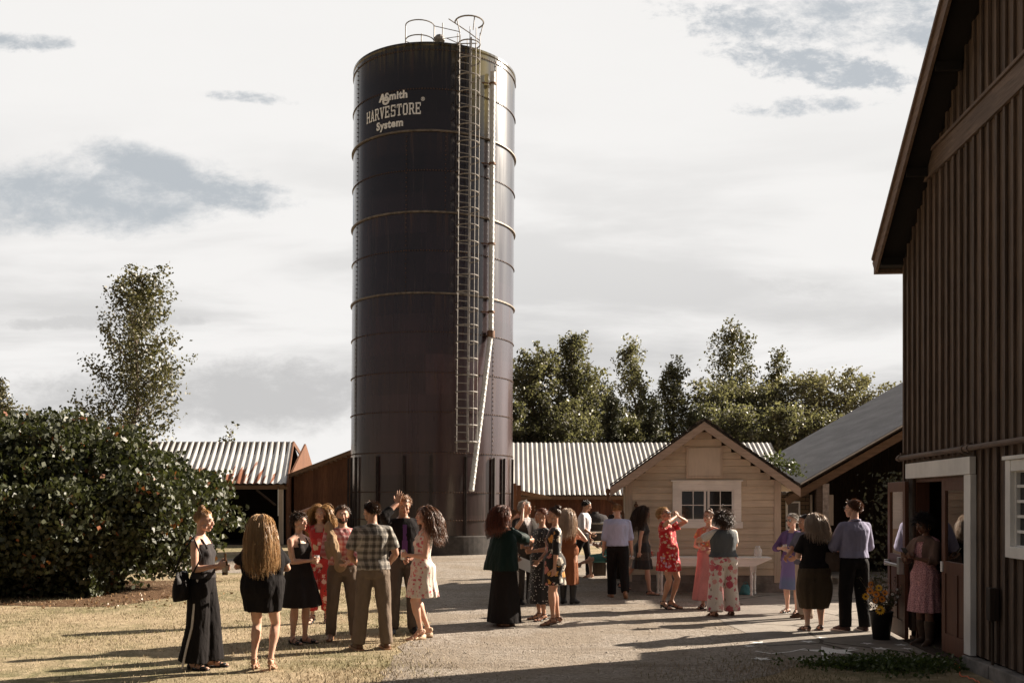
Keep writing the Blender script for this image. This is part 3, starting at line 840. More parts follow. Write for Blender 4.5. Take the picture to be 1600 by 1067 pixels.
# ladder with safety cage
PH = R_(23.5); lad = MB()
base = Vector(sp(PH, SR + .20, 0)); rt = Vector((math.cos(PH), math.sin(PH), 0)); ot = Vector(sp(PH, 1, 0)); up = Vector((0, 0, 1))
LB, LT = 3.45, 17.2
lr = empty('ladder', (0, 0, 0)); lr.parent = silo
for s_ in (-.2, .2):
    mb = MB(); mb.tube([base + rt * s_ + up * LB, base + rt * s_ + up * LT], .028, 6)
    mb.obj('rail', M_ladder, lr)
mb = MB(); z = LB + .1
while z < LT - .5:
    mb.tube([base - rt * .2 + up * z, base + rt * .2 + up * z], .016, 5); z += .2715
for z in np.arange(LB + .5, 16.9, 2.2):
    for s_ in (-.2, .2): mb.tube([base + rt * s_ + up * z, base + rt * s_ - ot * .2 + up * z], .018, 5)
mb.obj('rungs', M_ladder, lr)
mb = MB(); z = 3.75; hoopz = []
while z < 17.3:
    hoopz.append(z); z += .543
for z in hoopz:
    pts = [base + rt * (-.20) + up * z] + [base + rt * (-.36 * math.cos(a)) + ot * (.34 + .36 * math.sin(a)) * 1.0 + up * z for a in np.linspace(-.35, PI + .35, 15)] + [base + rt * .20 + up * z]
    mb.tube(pts, .022, 5)
for a in (.15, PI / 2 - .3, PI / 2 + .3, PI - .15):
    q = base + rt * (-.36 * math.cos(a)) + ot * (.34 + .36 * math.sin(a)); mb.tube([q + up * 3.75, q + up * 17.2], .014, 5)
tp = base + ot * .34
mb.tube([tp + (rt * (-.36 * math.cos(a)) + ot * .36 * math.sin(a)) * 1.3 + up * 17.5 for a in np.linspace(-.5, PI + .5, 16)], .026, 5)
for a in (.15, PI / 2, PI - .15):
    q = rt * (-.36 * math.cos(a)) + ot * (.36 * math.sin(a)); mb.tube([tp + q + up * 17.1, tp + q * 1.3 + up * 17.5], .018, 5)
mb.obj('safety_cage', M_ladder, lr)
# roof guard rails
rr = empty('roof_railing', (0, 0, 0)); rr.parent = silo
mb = MB(); gc = Vector(sp(R_(-8.5), SR - .55, 0))
arc = lambda r, z: [gc + Vector((r * math.cos(a), r * .9 * math.sin(a), z)) for a in np.linspace(PI * 1.0, PI * 2.0, 13)]
for z in (17.32, 17.82): mb.tube([p + Vector((0, .1, 0)) for p in arc(.48, z)], .020, 5)
for p in (arc(.48, 0)[0], arc(.48, 0)[-1], arc(.48, 0)[6] + Vector((0, 1.0, 0))):
    mb.tube([p + Vector((0, .1, 16.95)), p + Vector((0, .1, 17.82))], .022, 5)
mb.tube([gc + Vector((.48, .1, 17.82)), base + rt * (-.2) + up * 17.3], .014, 5)
mb.tube([gc + Vector((.48, .1, 17.35)), base + rt * (-.2) + up * 17.15], .012, 5)
mb.tube([gc + Vector((-.48, .1, 17.3)), gc + Vector((.3, .1, 17.0))], .012, 5)
mb.tube([base + rt * (-.6) + up * 17.65, base + rt * .1 + up * 17.35, base + rt * .5 + up * 17.15], .018, 5)
for s_ in (-.1, .25, .55):
    mb.tube([base + rt * s_ - ot * .5 + up * 16.95, base + rt * s_ - ot * .5 + up * (17.45 - s_ * .3)], .014, 5)
mb.tube([base - rt * .5 - ot * .5 + up * 17.05, base + rt * .6 - ot * .5 + up * 17.28], .02, 5)
mb.tube([base - rt * .5 - ot * .5 + up * 17.25, base + rt * .6 - ot * .5 + up * 17.0], .014, 5)
mb.obj('guard_rails', M_ladder, rr)
mb = MB(); c = sp(R_(8), SR - .5, 0)
mb.lathe([(.05, 16.95), (.05, 17.25), (.18, 17.25), (.19, 17.33), (.12, 17.42), (.04, 17.46), (.02, 17.47)], (c[0], c[1], 0), 14)
mb.tube([(c[0] + .1, c[1], 17.4), (c[0] + .1, c[1], 17.85)], .018, 5)
mb.obj('vent_cap', M_ladder, silo)
# chute pipe
def ribbed(name, A, B, r, m_, parent):
    A = Vector(A); B = Vector(B); L = (B - A).length; k = int(L / .05); pts = []; rad = []
    for i in range(k + 1):
        pts.append(A + (B - A) * i / k); rad.append(r + (.010 if i % 4 == 0 else 0))
    q = MB(); q.tube(pts, rad, 12); return q.obj(name, m_, parent)
ch = empty('chute', (0, 0, 0)); ch.parent = silo
P0 = Vector(sp(R_(44.5), SR + .16, 16.3)); P1 = Vector(sp(R_(44.5), SR + .16, 7.45)); P2 = Vector((gx(736.5, 32.7) - SX - .02, 32.7 - SY, 2.15))
M_chute = plain('chute_galv', (.54, .54, .53), .45, .12, 6, .05, metal=.1)
ribbed('pipe', P0, P1, .084, M_chute, ch); ribbed('pipe', P1 + Vector((0, 0, .06)), P2, .088, M_chute, ch)
mb = MB(); mb.tube([P1 + Vector((0, 0, .12)), P1 + Vector((0, 0, -.12))], .13, 12); mb.obj('collar', M_rust, ch)
for z in (15.9, 13.2, 10.5, 8.2):
    mb = MB(); p = Vector(sp(R_(44.5), SR + .16, z)); mb.tube([p + Vector((0, 0, .03)), p - Vector((0, 0, .03))], .125, 12); mb.bar(p, Vector(sp(R_(38), SR, z)), .03, .03)
    mb.obj('bracket', M_rust, ch)
# ------------------------------------------------------------------ big barn on the right
th = math.atan2(-.9966, -.083)
barn = empty('barn', (5.174, 13.1, 0), th, 'tall dark brown board and batten barn filling the right edge of the photo', 'barn')
BL = 12.6; SL = .81; EH = 5.00
def zr(x): return EH + SL * min(x, BL - x)
D0, D1, DH = .43, 2.29, 2.07       # door opening along the wall, and head height
W0, W1, WZ0, WZ1 = 3.49, 4.95, 1.365, 2.09
rg = random.Random(3)
mb = MB(); x = 0.0; edges = []
while x < BL - .01:
    w_ = .203; x2 = min(BL, x + w_); edges.append(x)
    top = min(zr(x), zr(x2)); pr = rg.uniform(0, .006)
    segs = [(.16, top)]
    if x2 > D0 and x < D1: segs = [(DH, top)]
    if x2 > W0 and x < W1: segs = [(.16, WZ0), (WZ1, top)]
    for a, b in segs:
        if a < 5.75 < b: cuts = [(a, 5.72 - rg.uniform(0, .01)), (5.725, b)]
        else: cuts = [(a, b)]
        for c0, c1 in cuts:
            mb.box(x + .002, x2 - .002, -pr, .03, c0, c1)
    x = x2
for x in edges[1:] + [.02]:
    top = zr(x) - .03
    segs = [(.17, top)]
    if D0 - .04 < x < D1 + .04: segs = [(DH + .25, top)]
    if W0 - .05 < x < W1 + .05: segs = [(.17, WZ0 - .08), (WZ1 + .08, top)]
    for a, b in segs:
        j = rg.uniform(-.004, .004); ww = .046 + rg.uniform(0, .012)
        for c0, c1 in ([(a, 5.705), (5.99, b)] if b > 5.7 > a else [(a, b)]):
            mb.box(x - ww / 2 + j, x + ww / 2 + j, -.030 - rg.uniform(0, .008), -.007, c0, c1)
mb.obj('gable_siding', M_barn, barn)
mb = MB(); mb.box(0, BL, -.050, -.007, 5.715, 5.98); mb.box(0, BL, -.075, -.007, 5.985, 6.02)
mb.obj('belt_board', M_barntrim, barn)
mb = MB()     # other walls
mb.box(-.002, .03, .031, 22, .16, EH); mb.box(BL - .03, BL, .031, 22, .16, EH)
mb.prism([(0, .16), (BL, .16), (BL, EH), (BL / 2, zr(BL / 2)), (0, EH)], 'y', 22.0, 22.05)
mb.obj('rear_walls', M_barn, barn)
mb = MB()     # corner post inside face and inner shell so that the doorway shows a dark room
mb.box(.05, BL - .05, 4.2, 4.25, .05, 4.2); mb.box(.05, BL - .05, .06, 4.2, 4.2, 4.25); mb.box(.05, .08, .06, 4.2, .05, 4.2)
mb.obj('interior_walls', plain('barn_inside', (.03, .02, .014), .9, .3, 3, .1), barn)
mb = MB(); mb.box(.05, BL - .05, .04, 21.9, .0, .05); mb.obj('floor', M_dark, barn)
mb = MB()     # framing seen just inside the doors
for x in (.62, .98, 1.34): mb.box(x - .045, x + .045, 1.6, 1.69, .05, 4.2)
mb.box(.1, 3.4, 1.56, 1.6, .05, 1.0)
mb.obj('interior_studs', M_door, barn)
# roof
OV = .32; RE = -.04
mb = MB()
for s_ in (0, 1):
    def X(x): return x if s_ == 0 else BL - x
    prof = [(X(RE - .12), EH + SL * (RE - .12) + .02), (X(BL / 2), zr(BL / 2) + .02), (X(BL / 2), zr(BL / 2) + .14), (X(RE - .12), EH + SL * (RE - .12) + .14)]
    mb.prism(prof, 'y', -OV, 22.4)
mb.obj('roof', plain('barn_roof', (.05, .035, .028), .85, .3, 3, .3), barn)
mb = MB()
for s_ in (0, 1):
    def X(x): return x if s_ == 0 else BL - x
    a = Vector((X(RE - .14), -OV - .02, EH + SL * (RE - .14) + .06)); b = Vector((X(BL / 2), -OV - .02, zr(BL / 2) + .06))
    mb.bar(a, b, .035, .20); 
    mb.bar(a + Vector((0, -.03, .11)), b + Vector((0, -.03, .11)), .03, .045)
mb.box(RE - .20, RE - .12, -OV - .02, 22.4, EH - .16, EH + .06)
mb.obj('barge_board', wood('barge', (.17, .115, .085), 'X', var=.3, bump=.4), barn)
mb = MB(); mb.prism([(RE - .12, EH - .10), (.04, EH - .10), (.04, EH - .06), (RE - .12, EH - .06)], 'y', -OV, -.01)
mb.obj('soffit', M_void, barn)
for k in range(7):
    f = k / 6 * 6.2; mb = MB()
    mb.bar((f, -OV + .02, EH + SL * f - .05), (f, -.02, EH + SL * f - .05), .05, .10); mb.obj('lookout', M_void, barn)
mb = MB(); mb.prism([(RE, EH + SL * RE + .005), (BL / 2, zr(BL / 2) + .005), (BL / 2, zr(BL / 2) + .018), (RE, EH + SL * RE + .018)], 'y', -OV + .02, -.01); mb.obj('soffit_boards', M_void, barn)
# foundation curb
mb = MB(); rg = random.Random(9); x = D1 + .02
while x < BL:
    L = rg.uniform(.55, .95)
    mb.box(x, min(BL, x + L) - .008, -.10 - rg.uniform(0, .012), .03, -.02, .145 + rg.uniform(-.01, .008)); x += L
mb.obj('foundation', M_foot, barn, bevel=.012)
mb = MB(); mb.box(D0 - .1, D1 + .1, -.12, .2, -.02, .035); mb.obj('threshold', M_dark, barn)
# door frame (white)
fr = MB(); fr.box(D0 - .15, D1 + .20, -.085, -.02, DH + .02, DH + .21); fr.obj('door_frame_head', M_white, barn, bevel=.004)
fr = MB(); fr.box(D1, D1 + .19, -.075, -.01, .15, DH + .018); fr.obj('door_frame_post', M_white, barn, bevel=.004)
fr = MB(); fr.box(D0 - .15, D0, -.04, -.01, .15, DH + .018); fr.obj('door_frame_post', M_barn, barn)
mb = MB(); mb.box(D0, D0 + .03, .0, .16, .04, DH); mb.box(D1 - .03, D1, .0, .16, .04, DH); mb.box(D0 + .03, D1 - .03, .0, .16, DH - .03, DH)
mb.obj('door_jamb', M_door, barn)
def door_leaf(W_, H_, name='door'):
    """leaf in local x 0..W, y 0..-.045, z 0..H; glass over panels"""
    o = empty(name)
    mb = MB(); T = .045; st_ = .115
    mb.box(0, st_, -T, 0, 0, H_); mb.box(W_ - st_, W_, -T, 0, 0, H_)
    for z0, z1 in ((0, .22), (.92, 1.06), (H_ - .13, H_)): mb.box(st_, W_ - st_, -T, 0, z0, z1)
    mb.box(W_ / 2 - .05, W_ / 2 + .05, -T, 0, .22, .92)
    mb.box(st_, W_ / 2 - .05, -T + .014, -.014, .22, .92); mb.box(W_ / 2 + .05, W_ - st_, -T + .014, -.014, .22, .92)
    mb.obj('door_leaf', M_door, o, bevel=.003)
    g = MB(); g.box(st_ - .002, W_ - st_ + .002, -T * .6, -T * .45, 1.058, H_ - .128); g.obj('pane', clearglass(), o)
    return o
dl = door_leaf(.92, 2.01)
dl.parent = barn; dl.location = (D0 - .0, -.135, .045); dl.rotation_euler = (0, 0, R_(180 - 3))
mb = MB()     # panic bar on the inner face, now turned to the yard
mb.tube([(.12, .055, .93), (.82, .055, .93)], .022, 8); mb.box(.04, .13, .0, .07, .82, 1.04); mb.box(.80, .88, .0, .06, .89, .97)
mb.obj('push_bar', plain('bar_alloy', (.45, .44, .42), .4, .1, 5, 0, metal=.6), dl, bevel=.006)
dr = door_leaf(.90, 2.01); dr.parent = barn; dr.location = (D1 - .93, .05, .045)
mb = MB(); mb.box(.0, .055, -.06, -.04, .93, 1.05); mb.box(.89, .915, -.07, -.03, .90, 1.02); mb.obj('latch_plate', M_white, dr)
mb = MB()     # room behind the open leaf's corner
# window at the right edge
wf = MB(); o = empty('window'); o.parent = barn
wf.box(W0 - .12, W0, -.07, .0, WZ0 - .11, WZ1 + .11); wf.box(W1, W1 + .12, -.07, .0, WZ0 - .11, WZ1 + .11)
wf.box(W0, W1, -.065, .0, WZ1, WZ1 + .11); wf.box(W0, W1, -.085, .0, WZ0 - .11, WZ0); wf.box(W0 - .15, W1 + .15, -.09, -.0, WZ1 + .112, WZ1 + .15)
wf.obj('window_frame', M_white, o, bevel=.004)
mb = MB()
for x in (W0 + .015, W0 + .62, W0 + .72, W1 - .015): mb.box(x - .028, x + .028, -.03, .01, WZ0, WZ1)
for k in range(6):
    z = WZ0 + (WZ1 - WZ0) * k / 5; mb.box(W0 + .044, W1 - .044, -.022, .008, z - .014, z + .014)
mb.obj('sash', M_white, o)
mb = MB(); mb.box(W0, W1, .012, .018, WZ0, WZ1); mb.obj('pane', glass(), o)
# conduit along the wall
mb = MB(); mb.tube([(0, -.095, 2.36), (6.5, -.095, 2.38)], .032, 10)
for x in (.10, 2.35, 2.5, 4.6): mb.tube([(x - .03, -.095, 2.362), (x + .03, -.095, 2.362)], .045, 10)
for x in (.12, 2.4, 4.6): mb.box(x - .02, x + .02, -.10, -.02, 2.35, 2.43)
mb.obj('wall_pipe', M_barntrim, barn, smooth=False)
mb = MB(); mb.box(3.02, 3.13, -.12, -.03, .60, .93); mb.tube([(3.07, -.07, .6), (3.07, -.07, .15)], .018, 6); mb.obj('meter_box', M_dark, barn, bevel=.01)

# ------------------------------------------------------------------ open wing with grey metal roof
Yn, Yf, XE, SLW = 22.5, 31.0, 6.36, .57
def wz(x): return 2.12 + SLW * (x - XE)
wing = empty('barn_wing', (XE, Yn, 0), 0, 'open-fronted dark wing with a steep grey metal roof between the hut and the barn', 'shed')
XR = 13.6
mb = MB()
def wp(x, y, dz): return (x - XE, y - Yn, wz(x) + dz)
# ribbed sheet, ribs run down the slope
nx = 70; ny = int((Yf - Yn + .5) / .05); V = []; 
ys = np.arange(Yn - .35, Yf + .2, .055)
for xx in (XE - .25, XR):
    for i, yv in enumerate(ys):
        V.append(wp(xx, yv, .035 + (.028 if i % 4 == 0 else 0)))
k = len(ys); mb.add(V, [(i, i + 1, k + i + 1, k + i) for i in range(k - 1)])
mb.obj('roof_sheet', M_greyroof, wing)
mb = MB(); mb.prism([(XE - .25 - XE, wz(XE - .25) - .03), (XR - XE, wz(XR) - .03), (XR - XE, wz(XR) + .025), (XE - .25 - XE, wz(XE - .25) + .025)], 'y', -.34, Yf - Yn + .15)
mb.prism([(XR - XE, wz(XR) - .03), (XR + 6 - XE, wz(XR) - 3.4), (XR + 6 - XE, wz(XR) - 3.35), (XR - XE, wz(XR) + .03)], 'y', -.3, Yf - Yn)
mb.obj('roof_deck', M_dark, wing)
mb = MB(); mb.bar((XE - .27 - XE, -.38, wz(XE - .27) + .035), (XR - XE, -.38, wz(XR) + .035), .02, .03); mb.obj('roof_edge', plain('edge_flash', (.55, .54, .52), .4, .15, 5, 0, metal=.5), wing)
mb = MB(); mb.bar((XE - .2 - XE, -.10, wz(XE - .2) - .21), (XR - XE, -.10, wz(XR) - .21), .05, .17); mb.obj('barge_board', M_fascia, wing)
# walls: shingled side under the eave, back wall
m_, t = mat('dark_shingles')
b = t.node('ShaderNodeTexBrick'); t.put(b.inputs['Vector'], t.comb(t.m('ADD', t.sep(t.obj())[0], t.sep(t.obj())[1]), t.sep(t.obj())[2], 0.0))
b.inputs['Scale'].default_value = 1.0; b.inputs['Brick Width'].default_value = .28; b.inputs['Row Height'].default_value = .095; b.inputs['Mortar Size'].default_value = .010
for i, c_ in enumerate([(.19, .125, .07), (.125, .085, .05), (.03, .02, .012)]): b.inputs[i + 1].default_value = (*c_, 1)
setp(t, col=b.outputs[0], rough=.85, normal=t.bump(b.outputs[1], -.5, .02)); M_shing = m_
mb = MB()
mb.box(-.35, .42, .22, .28, 0, 1.0); mb.prism([(-.35, 1.0), (.42, 1.0), (.42, wz(XE + .42) - .1), (-.35, wz(XE - .35) - .08)], 'y', .22, .28)
mb.box(.36, .42, .29, 7.0, 0, 2.0)
mb.obj('side_wall', M_shing, wing)
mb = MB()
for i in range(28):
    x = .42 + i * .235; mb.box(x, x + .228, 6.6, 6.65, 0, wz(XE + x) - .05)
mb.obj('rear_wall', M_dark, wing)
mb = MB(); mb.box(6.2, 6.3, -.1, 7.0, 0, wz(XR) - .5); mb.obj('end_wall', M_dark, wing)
mb = MB(); mb.box(.52, .66, .0, .14, 0, wz(XE + .6) - .25); mb.box(3.4, 3.56, .3, .46, 0, wz(XE + 3.4) - .2); mb.obj('post', M_barntrim, wing)
mb = MB(); mb.box(.655, .80, -.02, .0, 1.15, 2.2); mb.obj('notice_board', plain('pale_board', (.40, .33, .29), .7, .35, 9, 0), wing)
mb = MB(); mb.box(-.12, .20, .17, .215, 1.15, 1.80); mb.obj('window_frame', M_white2, wing)
mb = MB(); mb.box(-.08, .16, .160, .168, 1.19, 1.76); mb.obj('pane', glass(), wing)
mb = MB(); mb.box(.84, 1.0, .3, .34, 1.25, 1.95); mb.box(.45, .50, .25, .3, 1.25, 1.95); mb.obj('shutter', M_tantrim, wing)
mb = MB(); mb.box(.7, 3.6, -.9, 1.2, .0, .13); mb.obj('step', M_concrete, wing, bevel=.01)
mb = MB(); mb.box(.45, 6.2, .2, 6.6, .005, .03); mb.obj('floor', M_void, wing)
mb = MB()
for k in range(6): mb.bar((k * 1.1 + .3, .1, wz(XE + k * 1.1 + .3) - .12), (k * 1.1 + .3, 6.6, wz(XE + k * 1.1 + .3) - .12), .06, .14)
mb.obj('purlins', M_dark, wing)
# climbing plants inside the open wing
rgn = np.random.default_rng(5)
Pv = np.c_[rgn.normal(8.0, .35, 900), rgn.normal(20.6, .15, 900), rgn.uniform(.1, 2.4, 900)]
o_ = link(leaf_cloud('climbing_plant', Pv, .10, L_fir, 4)); tag(o_, 'dim leafy climber hanging in the dark opening of the grey roofed wing', 'plant')

# ------------------------------------------------------------------ beige hut
hy = R_(-5.5)
HX, HYo = gx(978, 19.9), 19.9
hut = empty('hut', (HX, HYo, 0), hy, 'small beige clapboard hut with gable roof and white framed window behind the guests', 'hut')
HW = 3.02; HD = 3.6; EV = 2.22; PK = 3.30; OH = .30
SH = (PK - EV) / (HW / 2)
def hz_(x): return EV + SH * min(x, HW - x)
WX0, WX1, WB, WT = 1.06, 2.12, 1.42, 2.03      # window opening
rg = random.Random(4)
mb = MB(); z = .34; rowh = .135
def clap(xa, xb, z0, z1):
    V = [(xa, -.022, z0), (xb, -.022, z0), (xb, -.004, z1), (xa, -.004, z1), (xa, .02, z0), (xb, .02, z0), (xb, .02, z1), (xa, .02, z1)]
    mb.add(V, [(0, 1, 2, 3), (4, 7, 6, 5), (0, 4, 5, 1), (3, 2, 6, 7), (0, 3, 7, 4), (1, 5, 6, 2)])
while z < PK - .05:
    z2 = z + rowh - .004
    a = .0; b = HW
    if z2 > EV: ins = (z2 - EV) / SH; a, b = ins, HW - ins
    parts = [(a, b)]
    if z2 > WB and z < WT: parts = [(a, WX0), (WX1, b)]
    for xa, xb in parts:
        if xb - xa > 1.6 and rg.random() < .8:
            c = rg.uniform(xa + .5, xb - .5); clap(xa, c - .002, z, z2); clap(c + .002, xb, z, z2)
        elif xb - xa > .02: clap(xa, xb, z, z2)
    z += rowh
mb.obj('siding', M_tan, hut)
mb = MB(); mb.prism([(.01, .34), (.03, .34), (.03, EV), (.01, EV - .02)], 'y', .03, HD)
mb.box(HW - .03, HW - .01, .03, HD, .34, EV); mb.prism([(0, .34), (HW, .34), (HW, EV), (HW / 2, PK), (0, EV)], 'y', HD, HD + .03)
mb.obj('wall', M_tan, hut)
for a_ in ((-.01, .12, -.035, -.021), (HW - .12, HW + .01, -.035, -.021), (-.02, -.012, -.03, .14)):
    mb = MB(); mb.box(*a_, .20, EV - .02); mb.obj('corner_board', M_tantrim, hut)
mb = MB(); mb.box(-.06, HW + .06, -.05, HD, -.02, .19); mb.box(.0, HW, -.01, HD, .19, .335); mb.obj('foundation', M_foot, hut)
# window
o = empty('window'); o.parent = hut
mb = MB(); mb.box(WX0 - .14, WX0, -.055, .0, WB - .02, WT + .16); mb.box(WX1, WX1 + .14, -.055, .0, WB - .02, WT + .16); mb.box(WX0, WX1, -.052, .0, WT, WT + .16); mb.box(WX0 - .17, WX1 + .17, -.085, .0, WT + .162, WT + .19); mb.box(WX0 - .17, WX1 + .17, -.06, .0, WB - .15, WB - .022)
mb.obj('window_frame', M_white2, o, bevel=.003)
mb = MB(); mb.box(WX0, WX1, -.035, .02, WB - .02, WB + .03); mb.box(WX0, WX1, -.035, .02, WT - .03, WT)
xm = (WX0 + WX1) / 2
for x in (WX0 + .02, xm - .035, xm + .035, WX1 - .02): mb.box(x - .022, x + .022, -.034, .02, WB + .03, WT - .03)
for x in ((WX0 + xm) / 2, (WX1 + xm) / 2): mb.box(x - .008, x + .008, -.025, .0, WB + .03, WT - .03)
for xa, xb in ((WX0 + .042, xm - .057), (xm + .057, WX1 - .042)): mb.box(xa, xb, -.024, .0, (WB + WT) / 2 - .008, (WB + WT) / 2 + .008)
mb.obj('sash', M_white, o)
mb = MB(); mb.box(WX0, WX1, -.008, -.004, WB, WT); mb.obj('pane', glass(), o)
mb = MB(); mb.box(1.23, 1.86, -.045, -.02, 2.30, 2.86); mb.obj('gable_hatch', wood('hatch', (.62, .53, .43), 'Z', var=.06, island=.05), hut, bevel=.004)
mb = MB(); mb.box(1.19, 1.23, -.05, -.02, 2.27, 2.89); mb.box(1.86, 1.90, -.05, -.02, 2.27, 2.89); mb.box(1.19, 1.90, -.055, -.02, 2.255, 2.298); mb.obj('hatch_trim', M_tantrim, hut)
mb = MB(); mb.tube([(.20, -.03, 1.35), (.20, -.045, 1.8)], .016, 6); mb.ball((.20, -.04, 1.72), .04, 8, 6); mb.ball((.21, -.04, 1.6), .03, 8, 6); mb.obj('bracket', M_rust, hut)
# roof
SHo = SH
mb = MB()
m_, t = mat('hut_shingles')
b = t.node('ShaderNodeTexBrick'); ox = t.sep(t.obj()); t.put(b.inputs['Vector'], t.comb(ox[1], t.m('MULTIPLY', ox[0], 1.25), 0.0))
b.inputs['Scale'].default_value = 1.0; b.inputs['Brick Width'].default_value = .25; b.inputs['Row Height'].default_value = .13; b.inputs['Mortar Size'].default_value = .008
for i, c_ in enumerate([(.09, .07, .055), (.055, .045, .038), (.015, .012, .01)]): b.inputs[i + 1].default_value = (*c_, 1)
setp(t, col=b.outputs[0], rough=.9); M_hshing = m_
for s_ in (0, 1):
    def X(x): return x if s_ == 0 else HW - x
    za = EV - SHo * OH
    mb.prism([(X(-OH), za + .03), (X(HW / 2), PK + .03), (X(HW / 2), PK + .10), (X(-OH), za + .10)], 'y', -.34, HD + .3)
    n_sh = 14
    for k in range(n_sh):     # ragged shingle butts at the verge
        f = k / n_sh; xx = -OH - .02 + (HW / 2 + OH) * f; zz_ = za + SHo * (HW / 2 + OH) * f
        mb.prism([(X(xx), zz_ + .10), (X(xx + .15), zz_ + .10 + SHo * .15), (X(xx + .15), zz_ + .115 + SHo * .15), (X(xx), zz_ + .135)], 'y', -.37, -.2)
mb.obj('roof', M_hshing, hut)
mb = MB()
for s_ in (0, 1):
    def X(x): return x if s_ == 0 else HW - x
    za = EV - SHo * OH
    mb.prism([(X(-OH - .02), za - .115), (X(HW / 2), PK - .11), (X(HW / 2), PK + .05), (X(-OH - .02), za + .055)], 'y', -.385, -.345)
mb.obj('barge_boards', wood('hut_barge', (.40, .31, .245), 'X', var=.2, bump=.3), hut)
mb = MB()
for s_ in (0, 1):
    def X(x): return x if s_ == 0 else HW - x
    za = EV - SHo * OH
    mb.prism([(X(-OH), za + .0), (X(HW / 2), PK - .0), (X(HW / 2), PK + .028), (X(-OH), za + .028)], 'y', -.343, HD + .29)
mb.obj('soffit', M_tantrim, hut)
mb = MB(); q = EV - SHo * OH
mb.tube([(-OH - .06, -.4, q + .0), (-OH - .06, HD + .2, q - .0)], .05, 8)
mb.tube([(-OH - .06, -.34, q), (-OH - .06, -.30, q - .16), (-.10, -.10, q - .35), (-.06, -.02, q - .45), (-.06, -.02, .5)], .032, 8)
mb.obj('gutter', M_rust, hut)
mb = MB(); mb.box(-.025, .0, .35, 1.25, .34, 2.05); mb.obj('side_door', M_dark, hut)
mb = MB(); mb.box(-.03, -.0, .22, .34, .34, 2.15); mb.obj('side_door_frame', M_white2, hut)

# ------------------------------------------------------------------ corrugated roofs helper
def corr(name, A, B, C_, amp, period, m_, parent, rust=False, jitter=0.0, nrow=10):
    """corrugated sheet: A->B along the eave, A->C up the slope; ribs run up the slope"""
    A = Vector(A); B = Vector(B); C_ = Vector(C_); L = (B - A).length; k = int(L / period * 6)
    e = (B - A) / k; up_ = (C_ - A); nn_ = (B - A).cross(C_ - A).normalized()
    if nn_.z < 0: nn_ = -nn_
    V = []; at = []
    for r in range(nrow + 1):
        for i in range(k + 1):
            h = amp * math.sin(2 * PI * i / 6)
            V.append(A + e * i + up_ * r / nrow + nn_ * h); at.append(r / nrow)
    Fs = [(r * (k + 1) + i, r * (k + 1) + i + 1, (r + 1) * (k + 1) + i + 1, (r + 1) * (k + 1) + i) for r in range(nrow) for i in range(k)]
    me = bpy.data.meshes.new(name); me.from_pydata([tuple(p) for p in V], [], Fs); me.materials.append(m_); smooth_on(me)
    if rust:
        a_ = me.attributes.new('rust', 'FLOAT', 'POINT'); xs = np.array([p.x for p in V]); 
        lo = np.clip(1.15 - np.array(at) * 1.9, 0, 1); 
        a_.data.foreach_set('value', (lo * np.interp(xs, [xs.min(), xs.max() - 4.0, xs.max() - 1.3, xs.max() - .6, xs.max()], [.6, 1.0, .95, .35, .1])).astype(np.float32))
    return link(bpy.data.objects.new(name, me), parent)
# long shed behind
ls = empty('long_shed', (0, 50, 0), 0, 'long brown shed with a pale corrugated tin roof running behind the beige hut', 'shed')
xa, xb = -6.0, gx(1212, 52)
E0, E1 = 48.0, 53.0; ze, zrg = gz(773, 48.0), gz(691.5, 53.0)
corr('roof', (gx(796, 48) - 7, -2, ze), (13.75, -2, ze), (gx(796, 48) - 7, 3, zrg), .025, .245, M_tin, ls, nrow=4)
mb = MB(); mb.prism([(3, zrg), (8, ze), (8, ze - .05), (3, zrg - .05)], 'x', gx(796, 48) - 7, 13.72); mb.prism([(-2, ze - .02), (3, zrg - .07), (3, zrg - .12), (-2, ze - .07)], 'x', gx(796, 48) - 7, 13.72); mb.obj('roof_deck', M_dark, ls)
mb = MB(); rg = random.Random(8); x = gx(796, 48) - 6.6
while x < 13.4:
    mb.box(x, x + .24, -1.6 - rg.uniform(0, .01), -1.55, 0, ze - .02); x += .245
mb.box(13.4, 13.4 + .05, -1.6, 7.6, 0, ze); mb.obj('wall', M_red, ls)
mb = MB()
for x in (3.6, 6.5, -3): mb.box(x - .08, x + .08, -1.75, -1.62, 0, ze - .03)
mb.obj('post', M_fascia, ls)
mb = MB(); mb.box(gx(796, 48) - 7, 13.72, -2.05, -1.98, ze - .22, ze - .06); mb.obj('fascia', M_fascia, ls)
# canopy end near the silo (brown flat eave seen right of the silo)
mb = MB(); mb.prism([(0, 2.15), (1.7, 1.92), (1.75, 2.0), (0, 2.35)], 'y', -7, -4); mb.obj('lean_to_roof', M_fascia, ls)
# small gable shed between tin shed and silo
gs = empty('gable_shed', (-9.2, 42, 0), 0, 'ochre brown plank shed with a rising roof edge between the tin-roofed shed and the silo', 'shed')
GW = 9.5
def gsz(x): return gz(743, 42) + .385 * x
mb = MB(); x = 0; rg = random.Random(12)
while x < GW:
    hh = gsz(x) if x < 4.2 else gsz(8.4 - x)
    if hh > .5: mb.box(x, x + .2, -rg.uniform(0, .012), .04, 0, hh - .02)
    x += .204
mb.box(0, .04, .04, 6, 0, gsz(0) - .05)
mb.obj('wall', M_orange, gs)
mb = MB(); mb.prism([(-.5, gsz(-.5) - .02), (4.2, gsz(4.2) - .02), (4.2, gsz(4.2) + .14), (-.5, gsz(-.5) + .14)], 'y', -.25, 6); mb.prism([(4.2, gsz(4.2) - .02), (8.9, gsz(-.5) - .02), (8.9, gsz(-.5) + .14), (4.2, gsz(4.2) + .14)], 'y', -.25, 6); mb.obj('roof', M_fascia, gs)
